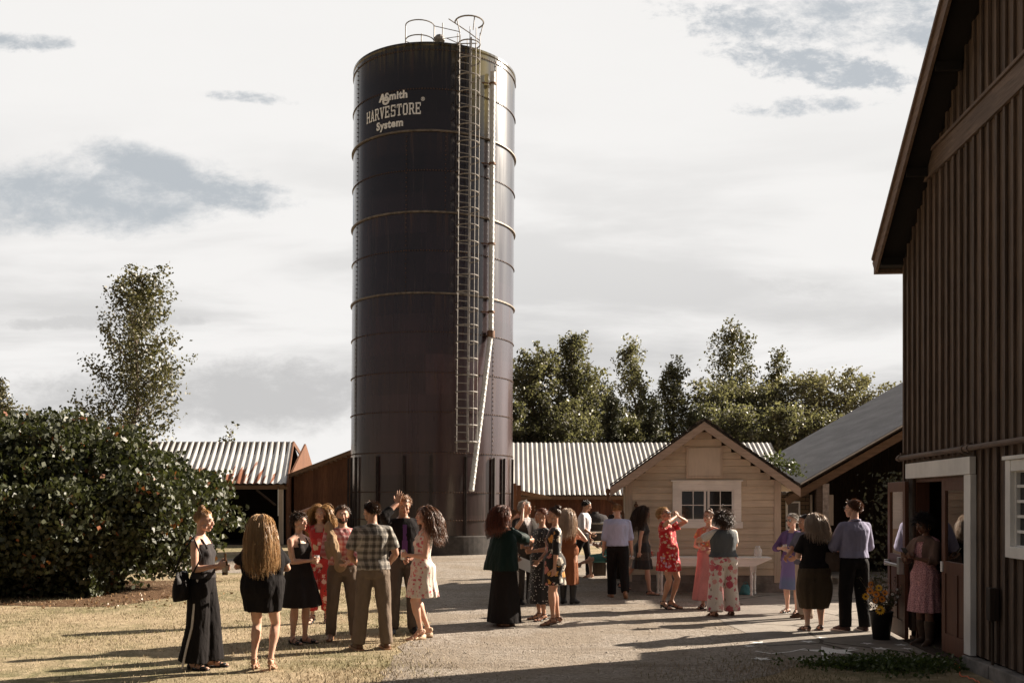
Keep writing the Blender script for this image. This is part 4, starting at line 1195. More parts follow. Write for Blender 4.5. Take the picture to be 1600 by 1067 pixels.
# left tin shed with rusty eave
xl, xr_ = -26.0, gx(448, 41)
ts = empty('tin_roofed_shed', (xr_, 41, 0), 0, 'open shed with a rust-streaked corrugated tin roof between the lilac and the silo', 'shed')
ze2, zr2 = gz(755, 41), gz(690, 45)
corr('roof', (xl - xr_, 0, ze2), (0, 0, ze2), (xl - xr_ - .62, 4.0, zr2), .023, .275, M_tinrust, ts, rust=True)
mb = MB(); mb.prism([(4.0, zr2), (7.4, ze2), (7.4, ze2 - .06), (4.0, zr2 - .08), (0.1, ze2 - .08), (.1, ze2 - .02)], 'x', xl - xr_, -.62); mb.obj('roof_deck', M_dark, ts)
mb = MB(); mb.box(xl - xr_, -.03, .12, .20, ze2 - .24, ze2 - .04); mb.obj('eave_beam', M_fascia, ts)
mb = MB(); mb.box(-.36, -.20, .14, .30, 0, ze2 - .24); mb.obj('post', M_tantrim, ts)
mb = MB(); mb.box(-.40, -.363, .12, .16, 1.2, ze2 - .1); mb.obj('downpipe', M_white2, ts)
mb = MB(); mb.bar((-.5, .22, ze2 - .9), (-1.3, .22, ze2 - .26), .08, .08); mb.obj('brace', M_darkx, ts)
mb = MB(); mb.box(-5.2, -5.05, .14, .3, 0, ze2 - .24); mb.obj('post', M_dark, ts)
mb = MB(); mb.box(xl - xr_, -.1, 6.3, 6.36, 0, ze2); mb.box(xl - xr_, -.1, .1, 6.3, .005, .02); mb.obj('rear_wall', M_void, ts)
mb = MB(); mb.box(-.1, -.05, .3, 6.3, 0, ze2 - .1)
mb.prism([(0.0, ze2 - .1), (4.0, zr2 - .1), (7.2, ze2 - .1)], 'x', -.12, -.04); mb.obj('gable_wall', M_orange, ts)
mb = MB(); mb.bar((.02, -.02, ze2 - .06), (-.60, 4.0, zr2 - .06), .05, .18); mb.bar((-.60, 4.0, zr2 - .06), (.02, 7.4, ze2 - .06), .05, .18); mb.obj('barge_board', M_orange, ts)
# ------------------------------------------------------------------ people
def remesh(mb, voxel, smooth=2, mask=None, noise=None):
    """union of overlapping closed pieces as one skin -> (V, F) arrays"""
    me = bpy.data.meshes.new('tmp'); me.from_pydata(mb.V, [], mb.F)
    o = bpy.data.objects.new('tmp', me); COL.objects.link(o)
    md = o.modifiers.new('r', 'REMESH'); md.mode = 'VOXEL'; md.voxel_size = voxel; md.adaptivity = 0
    dg = bpy.context.evaluated_depsgraph_get(); ev = o.evaluated_get(dg); m2 = ev.to_mesh()
    nv = len(m2.vertices); V = np.empty(nv * 3); m2.vertices.foreach_get('co', V); V = V.reshape(-1, 3)
    nl = len(m2.loops); L = np.empty(nl, np.int32); m2.loops.foreach_get('vertex_index', L)
    Fq = L.reshape(-1, 4) if nl == 4 * len(m2.polygons) else None
    if Fq is None:
        ls_ = [list(p.vertices) for p in m2.polygons]; Fq = np.array([(f + [f[-1]])[:4] if len(f) < 5 else f[:4] for f in ls_])
    ev.to_mesh_clear(); bpy.data.objects.remove(o); bpy.data.meshes.remove(me)
    if smooth: V = lap(V, Fq, smooth, mask)
    return V, Fq
def lap(V, Fq, it, mask=None, lam=.55):
    E = np.vstack([Fq[:, [0, 1]], Fq[:, [1, 2]], Fq[:, [2, 3]], Fq[:, [3, 0]]])
    cnt = np.bincount(E[:, 0], minlength=len(V)) + np.bincount(E[:, 1], minlength=len(V)) + 1e-9
    for _ in range(it):
        S_ = np.stack([np.bincount(E[:, 0], V[E[:, 1], j], len(V)) + np.bincount(E[:, 1], V[E[:, 0], j], len(V)) for j in range(3)], 1) / cnt[:, None]
        k = lam if mask is None else (lam * mask(V))[:, None]
        V = V + (S_ - V) * k
    return V
def vnormals(V, Fq):
    a = V[Fq[:, 0]]; b = V[Fq[:, 1]]; c = V[Fq[:, 2]]; d_ = V[Fq[:, 3]]
    fn = np.cross(c - a, d_ - b); N = np.stack([sum(np.bincount(Fq[:, q], fn[:, j], len(V)) for q in range(4)) for j in range(3)], 1)
    return N / (np.linalg.norm(N, axis=1)[:, None] + 1e-9)
def v3(*a): return np.array(a, float)
def rot(ax, a):
    return np.array(Matrix.Rotation(a, 3, ax))
def unit(v_): return v_ / (np.linalg.norm(v_) + 1e-9)

# ---- hands: left-hand template, fingers along -Z, thumb towards -Y, palm towards -X
def hand_mb(curl, spread=.0, thumb=.5):
    mb = MB()
    mb.ball((0, 0, -.012), (.018, .024, .03), 10, 8)
    mb.ball((0, .0, -.05), (.014, .040, .048), 12, 8); mb.ball((0, -.004, -.075), (.0135, .041, .026), 12, 8)
    mb.ball((-.009, -.024, -.040), (.015, .017, .032), 10, 8)
    fl = [(-.031, .076, .0088), (-.0105, .086, .0092), (.0105, .079, .0088), (.030, .062, .0078)]
    for i, (y, L, r) in enumerate(fl):
        c = curl[i] if isinstance(curl, (list, tuple)) else curl
        p = v3(0, y, -.086); a = 0; sp_ = (i - 1.5) * spread; pts = [p + v3(0, 0, .02), p]
        for seg, fr in enumerate((.45, .30, .25)):
            a += R_(c * (1.0, 1.1, .7)[seg])
            dr = v3(-math.sin(a), math.sin(sp_) * math.cos(a), -math.cos(a)); p = p + dr * L * fr; pts.append(p)
        mb.tube(pts, [r, r * 1.04, r, r * .92, r * .70], 8)
        mb.ball(pts[-1], r * .74, 6, 5)
    p = v3(-.006, -.030, -.030); d0 = unit(v3(-.35 * thumb * 2, -.75, -.60)); d1 = unit(v3(-.55 * thumb * 2, -.35, -.80))
    q1 = p + d0 * .034; q2 = q1 + unit(d0 + d1) * .030; q3 = q2 + d1 * .024
    mb.tube([p, q1, q2, q3], [.0125, .0115, .0105, .0078], 8); mb.ball(q3, .0078, 6, 5)
    return mb
HANDS = {}
def hand(pose):
    if pose not in HANDS:
        c = {'relax': (14, 20, 26, 30), 'grip': (48, 52, 55, 58), 'open': (4, 3, 5, 8), 'half': (30, 34, 38, 42), 'point': (5, 55, 65, 70)}[pose]
        HANDS[pose] = remesh(hand_mb(c, .10 if pose == 'open' else .03, .8 if pose in ('grip', 'half') else .4), .0052, 1)
    return HANDS[pose]
# ---- head template
def make_head(male):
    mb = MB(); b = mb.ball
    b((0, .014, .032), (.077, .096, .088), 20, 14); b((0, -.030, .012), (.062, .060, .070), 16, 10)
    b((0, -.028, -.038), (.056 if male else .051, .060, .066), 16, 12)
    b((0, -.064, -.086), (.026 if male else .021, .024, .024), 12, 8)
    b((0, -.030, -.072), (.049 if male else .041, .048, .034), 12, 8)
    for s_ in (-1, 1):
        b((s_ * .036, -.062, -.020), (.024, .024, .022)); b((s_ * .022, -.079, .034), (.023, .014, .0095))
        b((s_ * .077, .012, -.006), (.0085, .019, .032)); b((s_ * .030, -.078, .010), (.0125, .0125, .0115), 10, 8)
        b((s_ * .0115, -.099, -.030), (.0085, .010, .0075), 8, 6)
        b((s_ * .050, -.028, -.062), (.016, .03, .03))
    mb.tube([(0, -.084, .026), (0, -.096, .004), (0, -.108, -.022), (0, -.103, -.032)], [.009, .0095, .0115, .009], 8)
    b((0, -.086, -.046), (.017, .012, .010)); b((0, -.0905, -.0535), (.0235, .009, .0062)); b((0, -.0885, -.064), (.020, .0095, .0068))
    mb.tube([(0, .022, -.03), (0, .026, -.12)], [.055, .054 if male else .046], 12)
    V, Fq = remesh(mb, .0062, 2)
    return V, Fq
HEADS = {}
def head(male):
    if male not in HEADS: HEADS[male] = make_head(male)
    return HEADS[male]
CR = v3(0, .014, .034); CRr = v3(.079, .098, .089)

def ik(A, B, l1, l2, pole):
    A = np.array(A, float); B = np.array(B, float); dv = B - A; L = np.linalg.norm(dv)
    if L > (l1 + l2) * .999: B = A + dv * (l1 + l2) * .999 / L; dv = B - A; L = np.linalg.norm(dv)
    n_ = dv / L; a = (l1 * l1 - l2 * l2 + L * L) / (2 * L); h = math.sqrt(max(0, l1 * l1 - a * a))
    p = np.array(pole, float); p = unit(p - n_ * p.dot(n_))
    return A + n_ * a + p * h, B

SKINS = {'fair': (.56, .345, .25), 'tan': (.44, .255, .17), 'brown': (.20, .105, .065), 'pale': (.62, .41, .31)}
def skinmat(k):
    nm = 'skin_' + k
    if nm in MATS: return MATS[nm]
    m_, t = mat(nm); c = SKINS[k]; o_ = t.obj()
    cc = t.mix(t.step(t.noise(o_, 9, 4, .6), .35, .7), c, (c[0] * 1.0, c[1] * .84, c[2] * .80))
    setp(t, col=cc, rough=.52, spec=.4, normal=t.bump(t.noise(o_, 60, 3, .5), .12, .003))
    t.p.inputs['Subsurface Weight'].default_value = .08; t.p.inputs['Subsurface Radius'].default_value = (.02, .008, .004)
    return m_
def hairmat(nm, a, b):
    nm = 'hair_' + nm
    if nm in MATS: return MATS[nm]
    m_, t = mat(nm); r = t.rand()
    r = t.m('POWER', r, 1.2)
    setp(t, col=t.mix(r, a, b), rough=.38, spec=.6, aniso=.5)
    tr_ = t.node('ShaderNodeBsdfTranslucent'); t.put(tr_.inputs[0], b)
    mx = t.node('ShaderNodeMixShader'); mx.inputs[0].default_value = .22
    t.l.new(t.p.outputs[0], mx.inputs[1]); t.l.new(tr_.outputs[0], mx.inputs[2]); t.l.new(mx.outputs[0], t.o.inputs[0])
    return m_
HAIR = {'blonde': ((.38, .22, .09), (.66, .42, .20)), 'dkblonde': ((.24, .12, .045), (.48, .27, .12)), 'brown': ((.035, .017, .008), (.11, .052, .024)),
        'auburn': ((.055, .014, .006), (.22, .06, .022)), 'black': ((.010, .007, .006), (.035, .022, .018)), 'grey': ((.30, .27, .24), (.62, .58, .53)),
        'ginger': ((.16, .065, .02), (.36, .17, .065)), 'chestnut': ((.075, .030, .012), (.26, .11, .045)), 'ash': ((.34, .24, .17), (.60, .48, .38)), 'teal': ((.50, .34, .22), (.68, .55, .44))}
M_eye = plain('eye_white', (.62, .58, .54), .3, .05, 5, 0); M_iris = plain('iris', (.03, .018, .012), .2, .1, 5, 0)
def lipm(k):
    c = SKINS[k]; return plain('lip_' + k, (c[0] * .78, c[1] * .45, c[2] * .48), .4, .05, 9, 0)

# fabrics --------------------------------------------------------
def cloth(name, c, rough=.9, var=.10, sheen=0.0, fold=.75, alt=None):
    if name in MATS: return MATS[name]
    m_, t = mat(name); o_ = t.obj()
    f = t.noise(t.mapping(o_, (1, 1, .45)), 9, 4, .6, .4)
    cc = t.mix(t.step(f, .3, .7), mul(c, 1 - var), mul(c, 1 + var))
    h = t.m('ADD', f, t.m('MULTIPLY', t.noise(o_, 260, 2, .5), .04))
    setp(t, col=cc, rough=rough, spec=.12, sheen=sheen, normal=t.bump(h, fold, .03))
    return m_
def plaid(name, base, dark, light, k=34.0):
    m_, t = mat(name); x, y, z = t.sep(t.obj())[0:3]
    xx = t.m('ADD', x, t.m('MULTIPLY', y, .8))
    def bands(v_, wdt, ph): return t.step(t.m('SINE', t.m('ADD', t.m('MULTIPLY', v_, 2 * PI * k / 3), ph)), wdt, wdt + .25)
    a = bands(xx, .15, 0); b = bands(z, .15, 1); c1 = bands(xx, .90, 2.7); d1 = bands(z, .90, 3.7)
    cc = t.mix(t.m('MULTIPLY', a, .62), base, dark); cc = t.mix(t.m('MULTIPLY', b, .62), cc, dark)
    cc = t.mix(t.m('MULTIPLY', t.m('MAXIMUM', c1, d1), .9), cc, light)
    setp(t, col=cc, rough=.85, spec=.2, sheen=.2, normal=t.bump(t.noise(t.mapping(t.obj(), (1, 1, .5)), 8, 4, .6), .75, .03)); return m_
def floral(name, base, cols, scale=16, thr=.30, centre=None, dens=.55, leaf=None, var=.1):
    m_, t = mat(name); o_ = t.obj()
    wv = t.mix(.035, o_, t.noise(o_, 22, 2, .5, out=1))
    vd = t.node('ShaderNodeTexVoronoi'); t.put(vd.inputs['Vector'], wv); vd.inputs['Scale'].default_value = scale
    dist, colr = vd.outputs[0], vd.outputs[1]; r, g, b = t.sep(colr)[0:3]
    pet = t.noise(o_, scale * 4.5, 2, .5)
    th_ = t.m('ADD', t.m('MULTIPLY', t.m('SUBTRACT', pet, .5), thr * 2.2), t.m('MULTIPLY', t.m('ADD', g, .55), thr))
    inside = t.m('MULTIPLY', t.m('LESS_THAN', dist, th_), t.m('LESS_THAN', r, dens))
    cc = t.mix(t.noise(o_, 5, 3, .5), mul(base, 1 - var), mul(base, 1 + var))
    if leaf:
        v2 = t.node('ShaderNodeTexVoronoi'); t.put(v2.inputs['Vector'], t.mapping(wv, (1, 1, .6), (3.3, 1.7, .4))); v2.inputs['Scale'].default_value = scale * 1.5
        cc = t.mix(t.m('MULTIPLY', t.m('LESS_THAN', v2.outputs[0], .27), t.m('LESS_THAN', t.sep(v2.outputs[1])[0], .45)), cc, leaf)
    fc = t.ramp(b, [(i / len(cols), c_) for i, c_ in enumerate(cols)], 'CONSTANT')
    cc = t.mix(inside, cc, fc)
    if centre: cc = t.mix(t.m('MULTIPLY', t.m('LESS_THAN', dist, thr * .28), t.m('LESS_THAN', r, dens)), cc, centre)
    setp(t, col=cc, rough=.8, spec=.2, sheen=.2, normal=t.bump(t.noise(t.mapping(o_, (1, 1, .4)), 9, 4, .6), .7, .03)); return m_
def dots(name, base, dot, scale=38, r=.2):
    m_, t = mat(name); o_ = t.obj()
    v_ = t.vor(o_, scale, rand=.7)
    setp(t, col=t.mix(t.m('LESS_THAN', v_, r), base, dot), rough=.8, sheen=.2, normal=t.bump(t.noise(o_, 8, 4, .6), .3, .03)); return m_
M_blk = cloth('black_cloth', (.014, .012, .012)); M_blk2 = cloth('black_soft', (.022, .018, .018)); M_shoe_b = plain('shoe_black', (.012, .010, .010), .4, .2, 9, .05)
M_shoe_br = plain('shoe_brown', (.10, .045, .02), .5, .2, 9, .05); M_shoe_n = plain('shoe_nude', (.42, .24, .15), .45, .1, 9, .05)

BODY_M = [(.845, .105, .085, .004), (.885, .158, .108, .006), (.94, .172, .118, .008), (1.0, .165, .112, .002), (1.08, .152, .104, -.004), (1.18, .160, .112, -.006), (1.28, .176, .122, -.002), (1.36, .184, .118, .006), (1.42, .168, .098, .012), (1.462, .115, .076, .016), (1.49, .066, .060, .018)]
BODY_F = [(.845, .110, .085, .004), (.885, .165, .112, .010), (.94, .178, .122, .014), (1.0, .162, .110, .006), (1.08, .130, .094, -.002), (1.16, .132, .096, -.004), (1.25, .146, .105, -.004), (1.34, .152, .100, .004), (1.40, .142, .086, .010), (1.447, .100, .066, .014), (1.48, .056, .052, .016)]

class Person:
    def __init__(s, **k):
        s.k = k; g = k.get
        s.male = g('male', False); s.girth = g('girth', 1.0)
        s.lean = R_(g('lean', 0)); s.side = R_(g('side', 0)); s.twist = R_(g('twist', 0)); s.hip = g('hip', (0, 0, 0))
        s.vox = g('vox', .0105)
        BT = BODY_M if s.male else BODY_F
        s.body = [(z, w_ * s.girth, d_ * (1 + (s.girth - 1) * 1.35), y) for z, w_, d_, y in BT]
        s.root = None
    def spine(s, p):
        p = np.array(p, float)
        t = min(1, max(0, (p[2] - .90) / .36)); t = t * t * (3 - 2 * t)
        q = p - v3(0, .0, .97)
        q = rot('Z', s.twist * t) @ rot('X', s.lean * t) @ rot('Y', s.side * t) @ q
        return q + v3(0, 0, .97) + np.array(s.hip)
    def rings(s, mb, rs, n_=24, wave=0, nw=9, ph=0, wtop=0):
        """closed loft from rings (z, halfwidth, halfdepth, yoff[, xoff])"""
        V = []
        for i, r in enumerate(rs):
            z, a, b, y = r[:4]; x = r[4] if len(r) > 4 else 0
            wv = r[5] if len(r) > 5 else 0
            for j in range(n_):
                th_ = 2 * PI * j / n_; c, sn = math.cos(th_), math.sin(th_)
                e = .88; c = math.copysign(abs(c) ** e, c); sn = math.copysign(abs(sn) ** e, sn)
                f = 1 + wv * (math.sin(nw * th_ + ph) * .6 + .4 * math.sin((nw + 4) * th_ + 2.1 + ph * 3))
                V.append(s.spine((x + a * c * f, y + b * sn * f, z)))
        m = len(rs); Fs = [(i * n_ + j, i * n_ + (j + 1) % n_, (i + 1) * n_ + (j + 1) % n_, (i + 1) * n_ + j) for i in range(m - 1) for j in range(n_)]
        Fs += [tuple(range(n_ - 1, -1, -1)), tuple((m - 1) * n_ + j for j in range(n_))]
        mb.add(V, Fs)
    def torso_at(s, z):
        zs = [r[0] for r in s.body]
        return [float(np.interp(z, zs, [r[j] for r in s.body])) for j in (1, 2, 3)]
    def solve(s):
        k = s.k; g = k.get
        m = s.male; s.sw = (.192 if m else .165) * (1 + (s.girth - 1) * .35); s.hw = .095 * (1 + (s.girth - 1) * .4)
        s.J = {}
        for nm, sx in (('L', 1), ('R', -1)):
            sh = s.spine((sx * s.sw, .012, 1.405 if m else 1.392)); s.J['sh' + nm] = sh
            t_ = g('hand' + nm, (sx * .27, -.05, .80)); pole = g('pole' + nm, (sx * .6, .8, -.3))
            el, wr = ik(sh, t_, .285, .25, pole); s.J['el' + nm] = el; s.J['wr' + nm] = wr
            hp = v3(sx * s.hw, .01, .90) + np.array(s.hip); s.J['hp' + nm] = hp
            ft = g('foot' + nm, (sx * .10, 0, 0)); hl = g('heel', 0)
            lift = ft[2]; an = v3(ft[0], ft[1] + .02, .085 + hl + lift)
            kk = max(.93, min(1, float(np.linalg.norm(an - hp)) * 1.0022 / .85))
            kn, an2 = ik(hp, an, .435 * kk, .415 * kk, g('knee' + nm, (sx * .12, -1, 0))); s.J['kn' + nm] = kn; s.J['an' + nm] = an2
        s.nb = s.spine((0, .018, 1.455)); s.pv = s.spine((0, .008, 1.535))
        Rb = rot('Z', s.twist) @ rot('X', s.lean * .6) @ rot('Y', s.side * .6)
        hy_, hp_, hr_ = [R_(a) for a in g('head', (0, 0, 0))]
        s.Rh = Rb @ rot('Z', hy_) @ rot('X', hp_) @ rot('Y', hr_)
        s.hc = s.pv + s.Rh @ v3(0, -.022, .105)
    def arm_pts(s, nm): return s.J['sh' + nm], s.J['el' + nm], s.J['wr' + nm]
    def limb(s, mb, pts, rad, n_=12):
        """tube through joints with extra points so that bends stay round"""
        P = []; Rr = []
        for i in range(len(pts) - 1):
            a, b = np.array(pts[i]), np.array(pts[i + 1]); m = 5
            for j in range(m if i < len(pts) - 2 else m + 1):
                f = j / m; P.append(a + (b - a) * f); Rr.append(rad[i](f) if callable(rad[i]) else rad[i][0] + (rad[i][1] - rad[i][0]) * f)
        mb.tube(P, Rr, n_); mb.ball(P[0], Rr[0], 12, 8); mb.ball(P[-1], Rr[-1], 12, 8)
        for i in range(1, len(pts) - 1): mb.ball(pts[i], Rr[i * 5], 12, 8)
    def build(s, px, fy, H=None, ty=None, yaw=0, label='', skin='fair', name='person', loc=None):
        k = s.k; g = k.get; s.solve()
        if loc is None: X_, Y_ = gnd(px, fy)
        else: X_, Y_ = loc
        if H is None: H = (fy - ty) * Y_ / F
        s.S = H / (1.75 + g('heel', 0) + (0.0))
        s.root = empty(name, (X_, Y_, .006), R_(yaw), label, 'person', g('group'))
        s.skin = skinmat(skin); s.skink = skin
        gi = s.girth; m = s.male; J = s.J
        mb = MB(); s.rings(mb, s.body)
        mb.tube([s.nb - (s.pv - s.nb) * .5, s.nb + v3(0, 0, .02), s.pv, s.hc + s.Rh @ v3(0, .022, -.06)], [.07, .060 if m else .050, .056 if m else .046, .054 if m else .047], 14)
        for nm, sx in (('L', 1), ('R', -1)):
            sh, el, wr = s.arm_pts(nm); ag = 1 + (gi - 1) * 1.1
            u0, u1, f0, f1 = [(x * ag) for x in ((.054, .043, .044, .029) if m else (.044, .036, .0365, .0235))]
            s.limb(mb, [sh, el, wr], [lambda f, a=u0, b=u1: a + (b - a) * f + .004 * math.sin(PI * f), lambda f, a=f0, b=f1: a + (b - a) * f + .005 * math.sin(PI * min(1, f * 1.6))])
            mb.tube([s.spine((sx * .06, .016, 1.43)), sh], [.055, .050 if m else .042], 10)
            hp, kn, an = J['hp' + nm], J['kn' + nm], J['an' + nm]; lg = 1 + (gi - 1) * .9
            t0, t1, c0, c1 = [x * lg for x in ((.090, .060, .056, .038) if m else (.092, .056, .052, .032))]
            s.limb(mb, [hp, kn, an], [lambda f, a=t0, b=t1: a + (b - a) * f ** .8, lambda f, a=c0, b=c1: a + (b - a) * f + .013 * lg * math.sin(PI * min(1, f * 1.55))])
            mb.ball(kn + (hp - kn) * .0 + v3(0, -.012, 0), .048 * lg, 10, 8)
            cd = unit(an - kn); mb.ball(kn + (an - kn) * .30 + v3(0, .016, 0), (.044 * lg, .046 * lg, .10), 12, 8)
            # foot
            tw = R_(g('toe' + nm, sx * 12)); fd = v3(math.sin(tw), -math.cos(tw), 0); hl = g('heel', 0); tip = g('tip' + nm, 0)
            lift = an[2] - .085 - hl
            heel = v3(an[0], an[1], 0) - fd * .035 + v3(0, 0, .035 + hl + lift); ball_ = v3(an[0], an[1], 0) + fd * .125 + v3(0, 0, .022 + lift - tip)
            toe = ball_ + fd * .06 + v3(0, 0, -.002)
            s.J['foot' + nm] = (heel, ball_, toe, fd, an)
            mb.tube([heel + v3(0, 0, .01), heel * .55 + ball_ * .45 + v3(0, 0, .018), ball_, toe], [.032, .033, .030, .016], 10); mb.ball(heel, (.033, .035, .034)); mb.ball(ball_ + fd * .015, (.040, .040, .020)); mb.ball(toe, (.03, .03, .016))
            mb.tube([an, heel * .5 + ball_ * .5 + v3(0, 0, .015)], [.036, .03], 10)
        if not m:
            b_ = g('bust', 1.0)
            for sx in (-1, 1): mb.ball(s.spine((sx * .066, -.074 - .02 * (gi - 1), 1.272)), (.056 * b_ * gi ** .5, .048 * b_ * gi ** .5, .056 * b_), 12, 10)
        for sx in (-1, 1): mb.ball(s.spine((sx * .078 * gi, .062 + .02 * (gi - 1), .925)), (.088 * gi, .078 * gi, .085), 12, 10)
        V, Fq = remesh(mb, s.vox, 3)
        Vs = [V]; Fs = [Fq]; MI = [np.zeros(len(Fq), int)]; n0 = len(V)
        # head
        HV, HF = head(m); hv = HV @ s.Rh.T + s.hc
        ce = HV[HF].mean(1); lip = (ce[:, 1] < -.086) & (abs(ce[:, 0]) < .022) & (ce[:, 2] < -.0495) & (ce[:, 2] > -.0705)
        beard = g('beard')
        mi = np.where(lip, 1, 0)
        if beard:
            bz = (ce[:, 2] < -.034 - .5 * np.maximum(0, .055 + ce[:, 1]) * 0) & (ce[:, 1] < .0) & (np.linalg.norm(ce - v3(0, -.01, -.045), axis=1) > .055) & ~lip & ~((abs(ce[:, 0]) < .028) & (ce[:, 2] > -.043))
            bz |= (ce[:, 1] < -.01) & (ce[:, 2] < -.055) & ~lip
            mi = np.where(bz, 4, mi)
        Vs.append(hv); Fs.append(HF + n0); MI.append(mi); n0 += len(hv)
        ex = MB()
        for sx in (-1, 1):
            ex.mi = 2; ex.ball((sx * .0305, -.0805, .0105), (.0112, .0112, .0075), 10, 8)
            ex.mi = 3; ex.ball((sx * .0305, -.0880, .0105), (.0048, .0042, .0052), 8, 6)
            ex.mi = 4; ex.tube([(sx * .013, -.0915, .030), (sx * .028, -.0925, .0345), (sx * .047, -.080, .031)], [.0028, .0034, .0018], 5)
            ex.tube([(sx * .0195, -.0885, .0165), (sx * .031, -.0925, .0195), (sx * .043, -.084, .0155)], [.0012, .0018, .0012], 4)
        ev = np.array(ex.V) @ s.Rh.T + s.hc
        Fq4 = np.array([list(f) + [f[-1]] * (4 - len(f)) if len(f) <= 4 else list(f[:4]) for f in ex.F])
        # hands
        hs = []
        for nm, sx in (('L', 1), ('R', -1)):
            pose = g('pose' + nm, 'relax'); hv_, hf_ = hand(pose); hv_ = hv_.copy(); hf_ = hf_.copy()
            sc_ = 1.0 if m else .90; sc_ *= 1.02
            hv_ = hv_ * sc_
            sh, el, wr = s.arm_pts(nm); dr = unit(wr - el)
            hd = g('hdir' + nm)
            if hd is not None: dr = unit(np.array(hd, float))
            pn = g('palm' + nm); pn = np.array(pn, float) if pn is not None else v3(-sx, 0, 0) if abs(dr[0]) < .8 else v3(0, 0, -1)
            pn = unit(pn - dr * pn.dot(dr))
            if nm == 'R': hv_[:, 0] *= -1; hf_ = hf_[:, ::-1]; Xa = pn
            else: Xa = -pn
            Za = -dr; Ya = np.cross(Za, Xa); Rm = np.stack([Xa, Ya, Za], 1)
            hv_ = hv_ @ Rm.T + wr - dr * .004
            s.J['palm' + nm] = wr + dr * .078 * sc_ + pn * .032; s.J['hd' + nm] = dr; s.J['pn' + nm] = pn; s.J['thumb' + nm] = -Ya
            hs.append((hv_, hf_))
        for hv_, hf_ in hs:
            Vs.append(hv_); Fs.append(hf_ + n0); MI.append(np.zeros(len(hf_), int)); n0 += len(hv_)
        VV = np.vstack(Vs); FF = np.vstack(Fs); MM = np.concatenate(MI)
        me = fast_mesh('body', VV * s.S, FF)
        # eyes and brows appended through bmesh to allow triangles
        bm = bmesh.new(); bm.from_mesh(me)
        vs_ = [bm.verts.new(tuple(p * s.S)) for p in ev]
        for f, i_ in zip(ex.F, ex.I):
            try: fc = bm.faces.new([vs_[q] for q in f]); fc.material_index = 0
            except ValueError: pass
        bm.to_mesh(me); bm.free()
        mall = np.concatenate([MM, np.array(ex.I)[:len(me.polygons) - len(MM)]])
        me.polygons.foreach_set('material_index', mall.astype(np.int32))
        hc = HAIR[g('hairc', 'brown')]
        mats_on(me, [s.skin, lipm(skin), M_eye, M_iris, hairmat(g('hairc', 'brown'), *hc)])
        smooth_on(me)
        link(bpy.data.objects.new('body', me), s.root)
        return s
    # --- garments
    def cloth_obj(s, name, mb, m_, smooth=2, fold=.006, fs=(9, 9, 4), seed=1, vox=None, cut=None):
        V, Fq = remesh(mb, vox or s.vox, smooth)
        N = vnormals(V, Fq)
        V = V + N * (fbm(V * np.array(fs), seed, 3) * fold)[:, None]
        if cut is not None:
            keep = cut(V[Fq].mean(1)); Fq = Fq[keep]
        me = fast_mesh(name, V * s.S, Fq); me.materials.append(m_); smooth_on(me)
        return link(bpy.data.objects.new(name, me), s.root)
    def top(s, mb, z0, z1=1.47, inf=.016, sleeve=None, loose=.0, flare=0, neck=True, bust=True):
        """torso cover; sleeve: None / fraction along the arm 0..2, with radius add"""
        rs = []
        zs = sorted(set([z0] + [r[0] for r in s.body if z0 < r[0] < z1] + [z1]))
        for z in zs:
            a, b, y = s.torso_at(z); f = max(0, 1 - (z - z0) / .3)
            taper = inf if z < 1.42 else inf * .6
            lo = loose if z < 1.34 else loose * max(0, (1.46 - z) / .12)
            rs.append((z, a + taper + lo + flare * f, b + taper + lo + flare * f, y))
        s.rings(mb, rs)
        if not s.male and bust:
            b_ = s.k.get('bust', 1.0)
            for sx in (-1, 1): mb.ball(s.spine((sx * .066, -.076, 1.272)), (.062 * b_ * s.girth ** .5, .054 * b_ * s.girth ** .5, .060 * b_), 12, 10)
        if sleeve:
            frac, add, add2 = sleeve; g_ = 1 + (s.girth - 1) * 1.1
            for nm, sx in (('L', 1), ('R', -1)):
                sh, el, wr = s.arm_pts(nm)
                b0, b1, c0, c1 = [x * g_ for x in ((.056, .046, .046, .031) if s.male else (.047, .039, .038, .026))]
                mb.tube([s.spine((sx * .06, .016, 1.425)), sh], [.060, b0 + add * .3], 12)
                if frac <= 1:
                    e = sh + (el - sh) * frac; s.limb2(mb, [sh, e], [(b0 + add * .4 - .003, b0 + (b1 - b0) * frac + add2)])
                else:
                    e = el + (wr - el) * (frac - 1); s.limb2(mb, [sh, el, e], [(b0 + add * .4 - .003, b1 + add), (b1 + add, c0 + (c1 - c0) * (frac - 1) + add2)])
    def limb2(s, mb, pts, rad, n_=14):
        P = []; Rr = []
        for i in range(len(pts) - 1):
            a, b = np.array(pts[i]), np.array(pts[i + 1]); m = 5
            for j in range(m if i < len(pts) - 2 else m + 1):
                f = j / m; P.append(a + (b - a) * f); Rr.append(rad[i][0] + (rad[i][1] - rad[i][0]) * f)
        mb.tube(P, Rr, n_); mb.ball(P[0], Rr[0], 12, 8)
        for i in range(1, len(pts) - 1): mb.ball(pts[i], Rr[i * 5], 12, 8)
    def trousers(s, mb, top=1.03, inf=.014, thigh=.108, knee=.078, hem=.072, hemz=.03, g_=None):
        zs = [.80, .845] + [r[0] for r in s.body if .85 < r[0] < top] + [top]
        rs = [(z, s.torso_at(max(z, .86))[0] * (1 if z > .86 else .9) + inf, s.torso_at(max(z, .86))[1] + inf, s.torso_at(z)[2]) for z in zs if z > .83]
        s.rings(mb, rs)
        lg = 1 + (s.girth - 1) * .9
        for sx in (-1, 1): mb.ball(s.spine((sx * .075 * s.girth, .062, .925)), (.095 * s.girth, .082 * s.girth, .09), 12, 10)
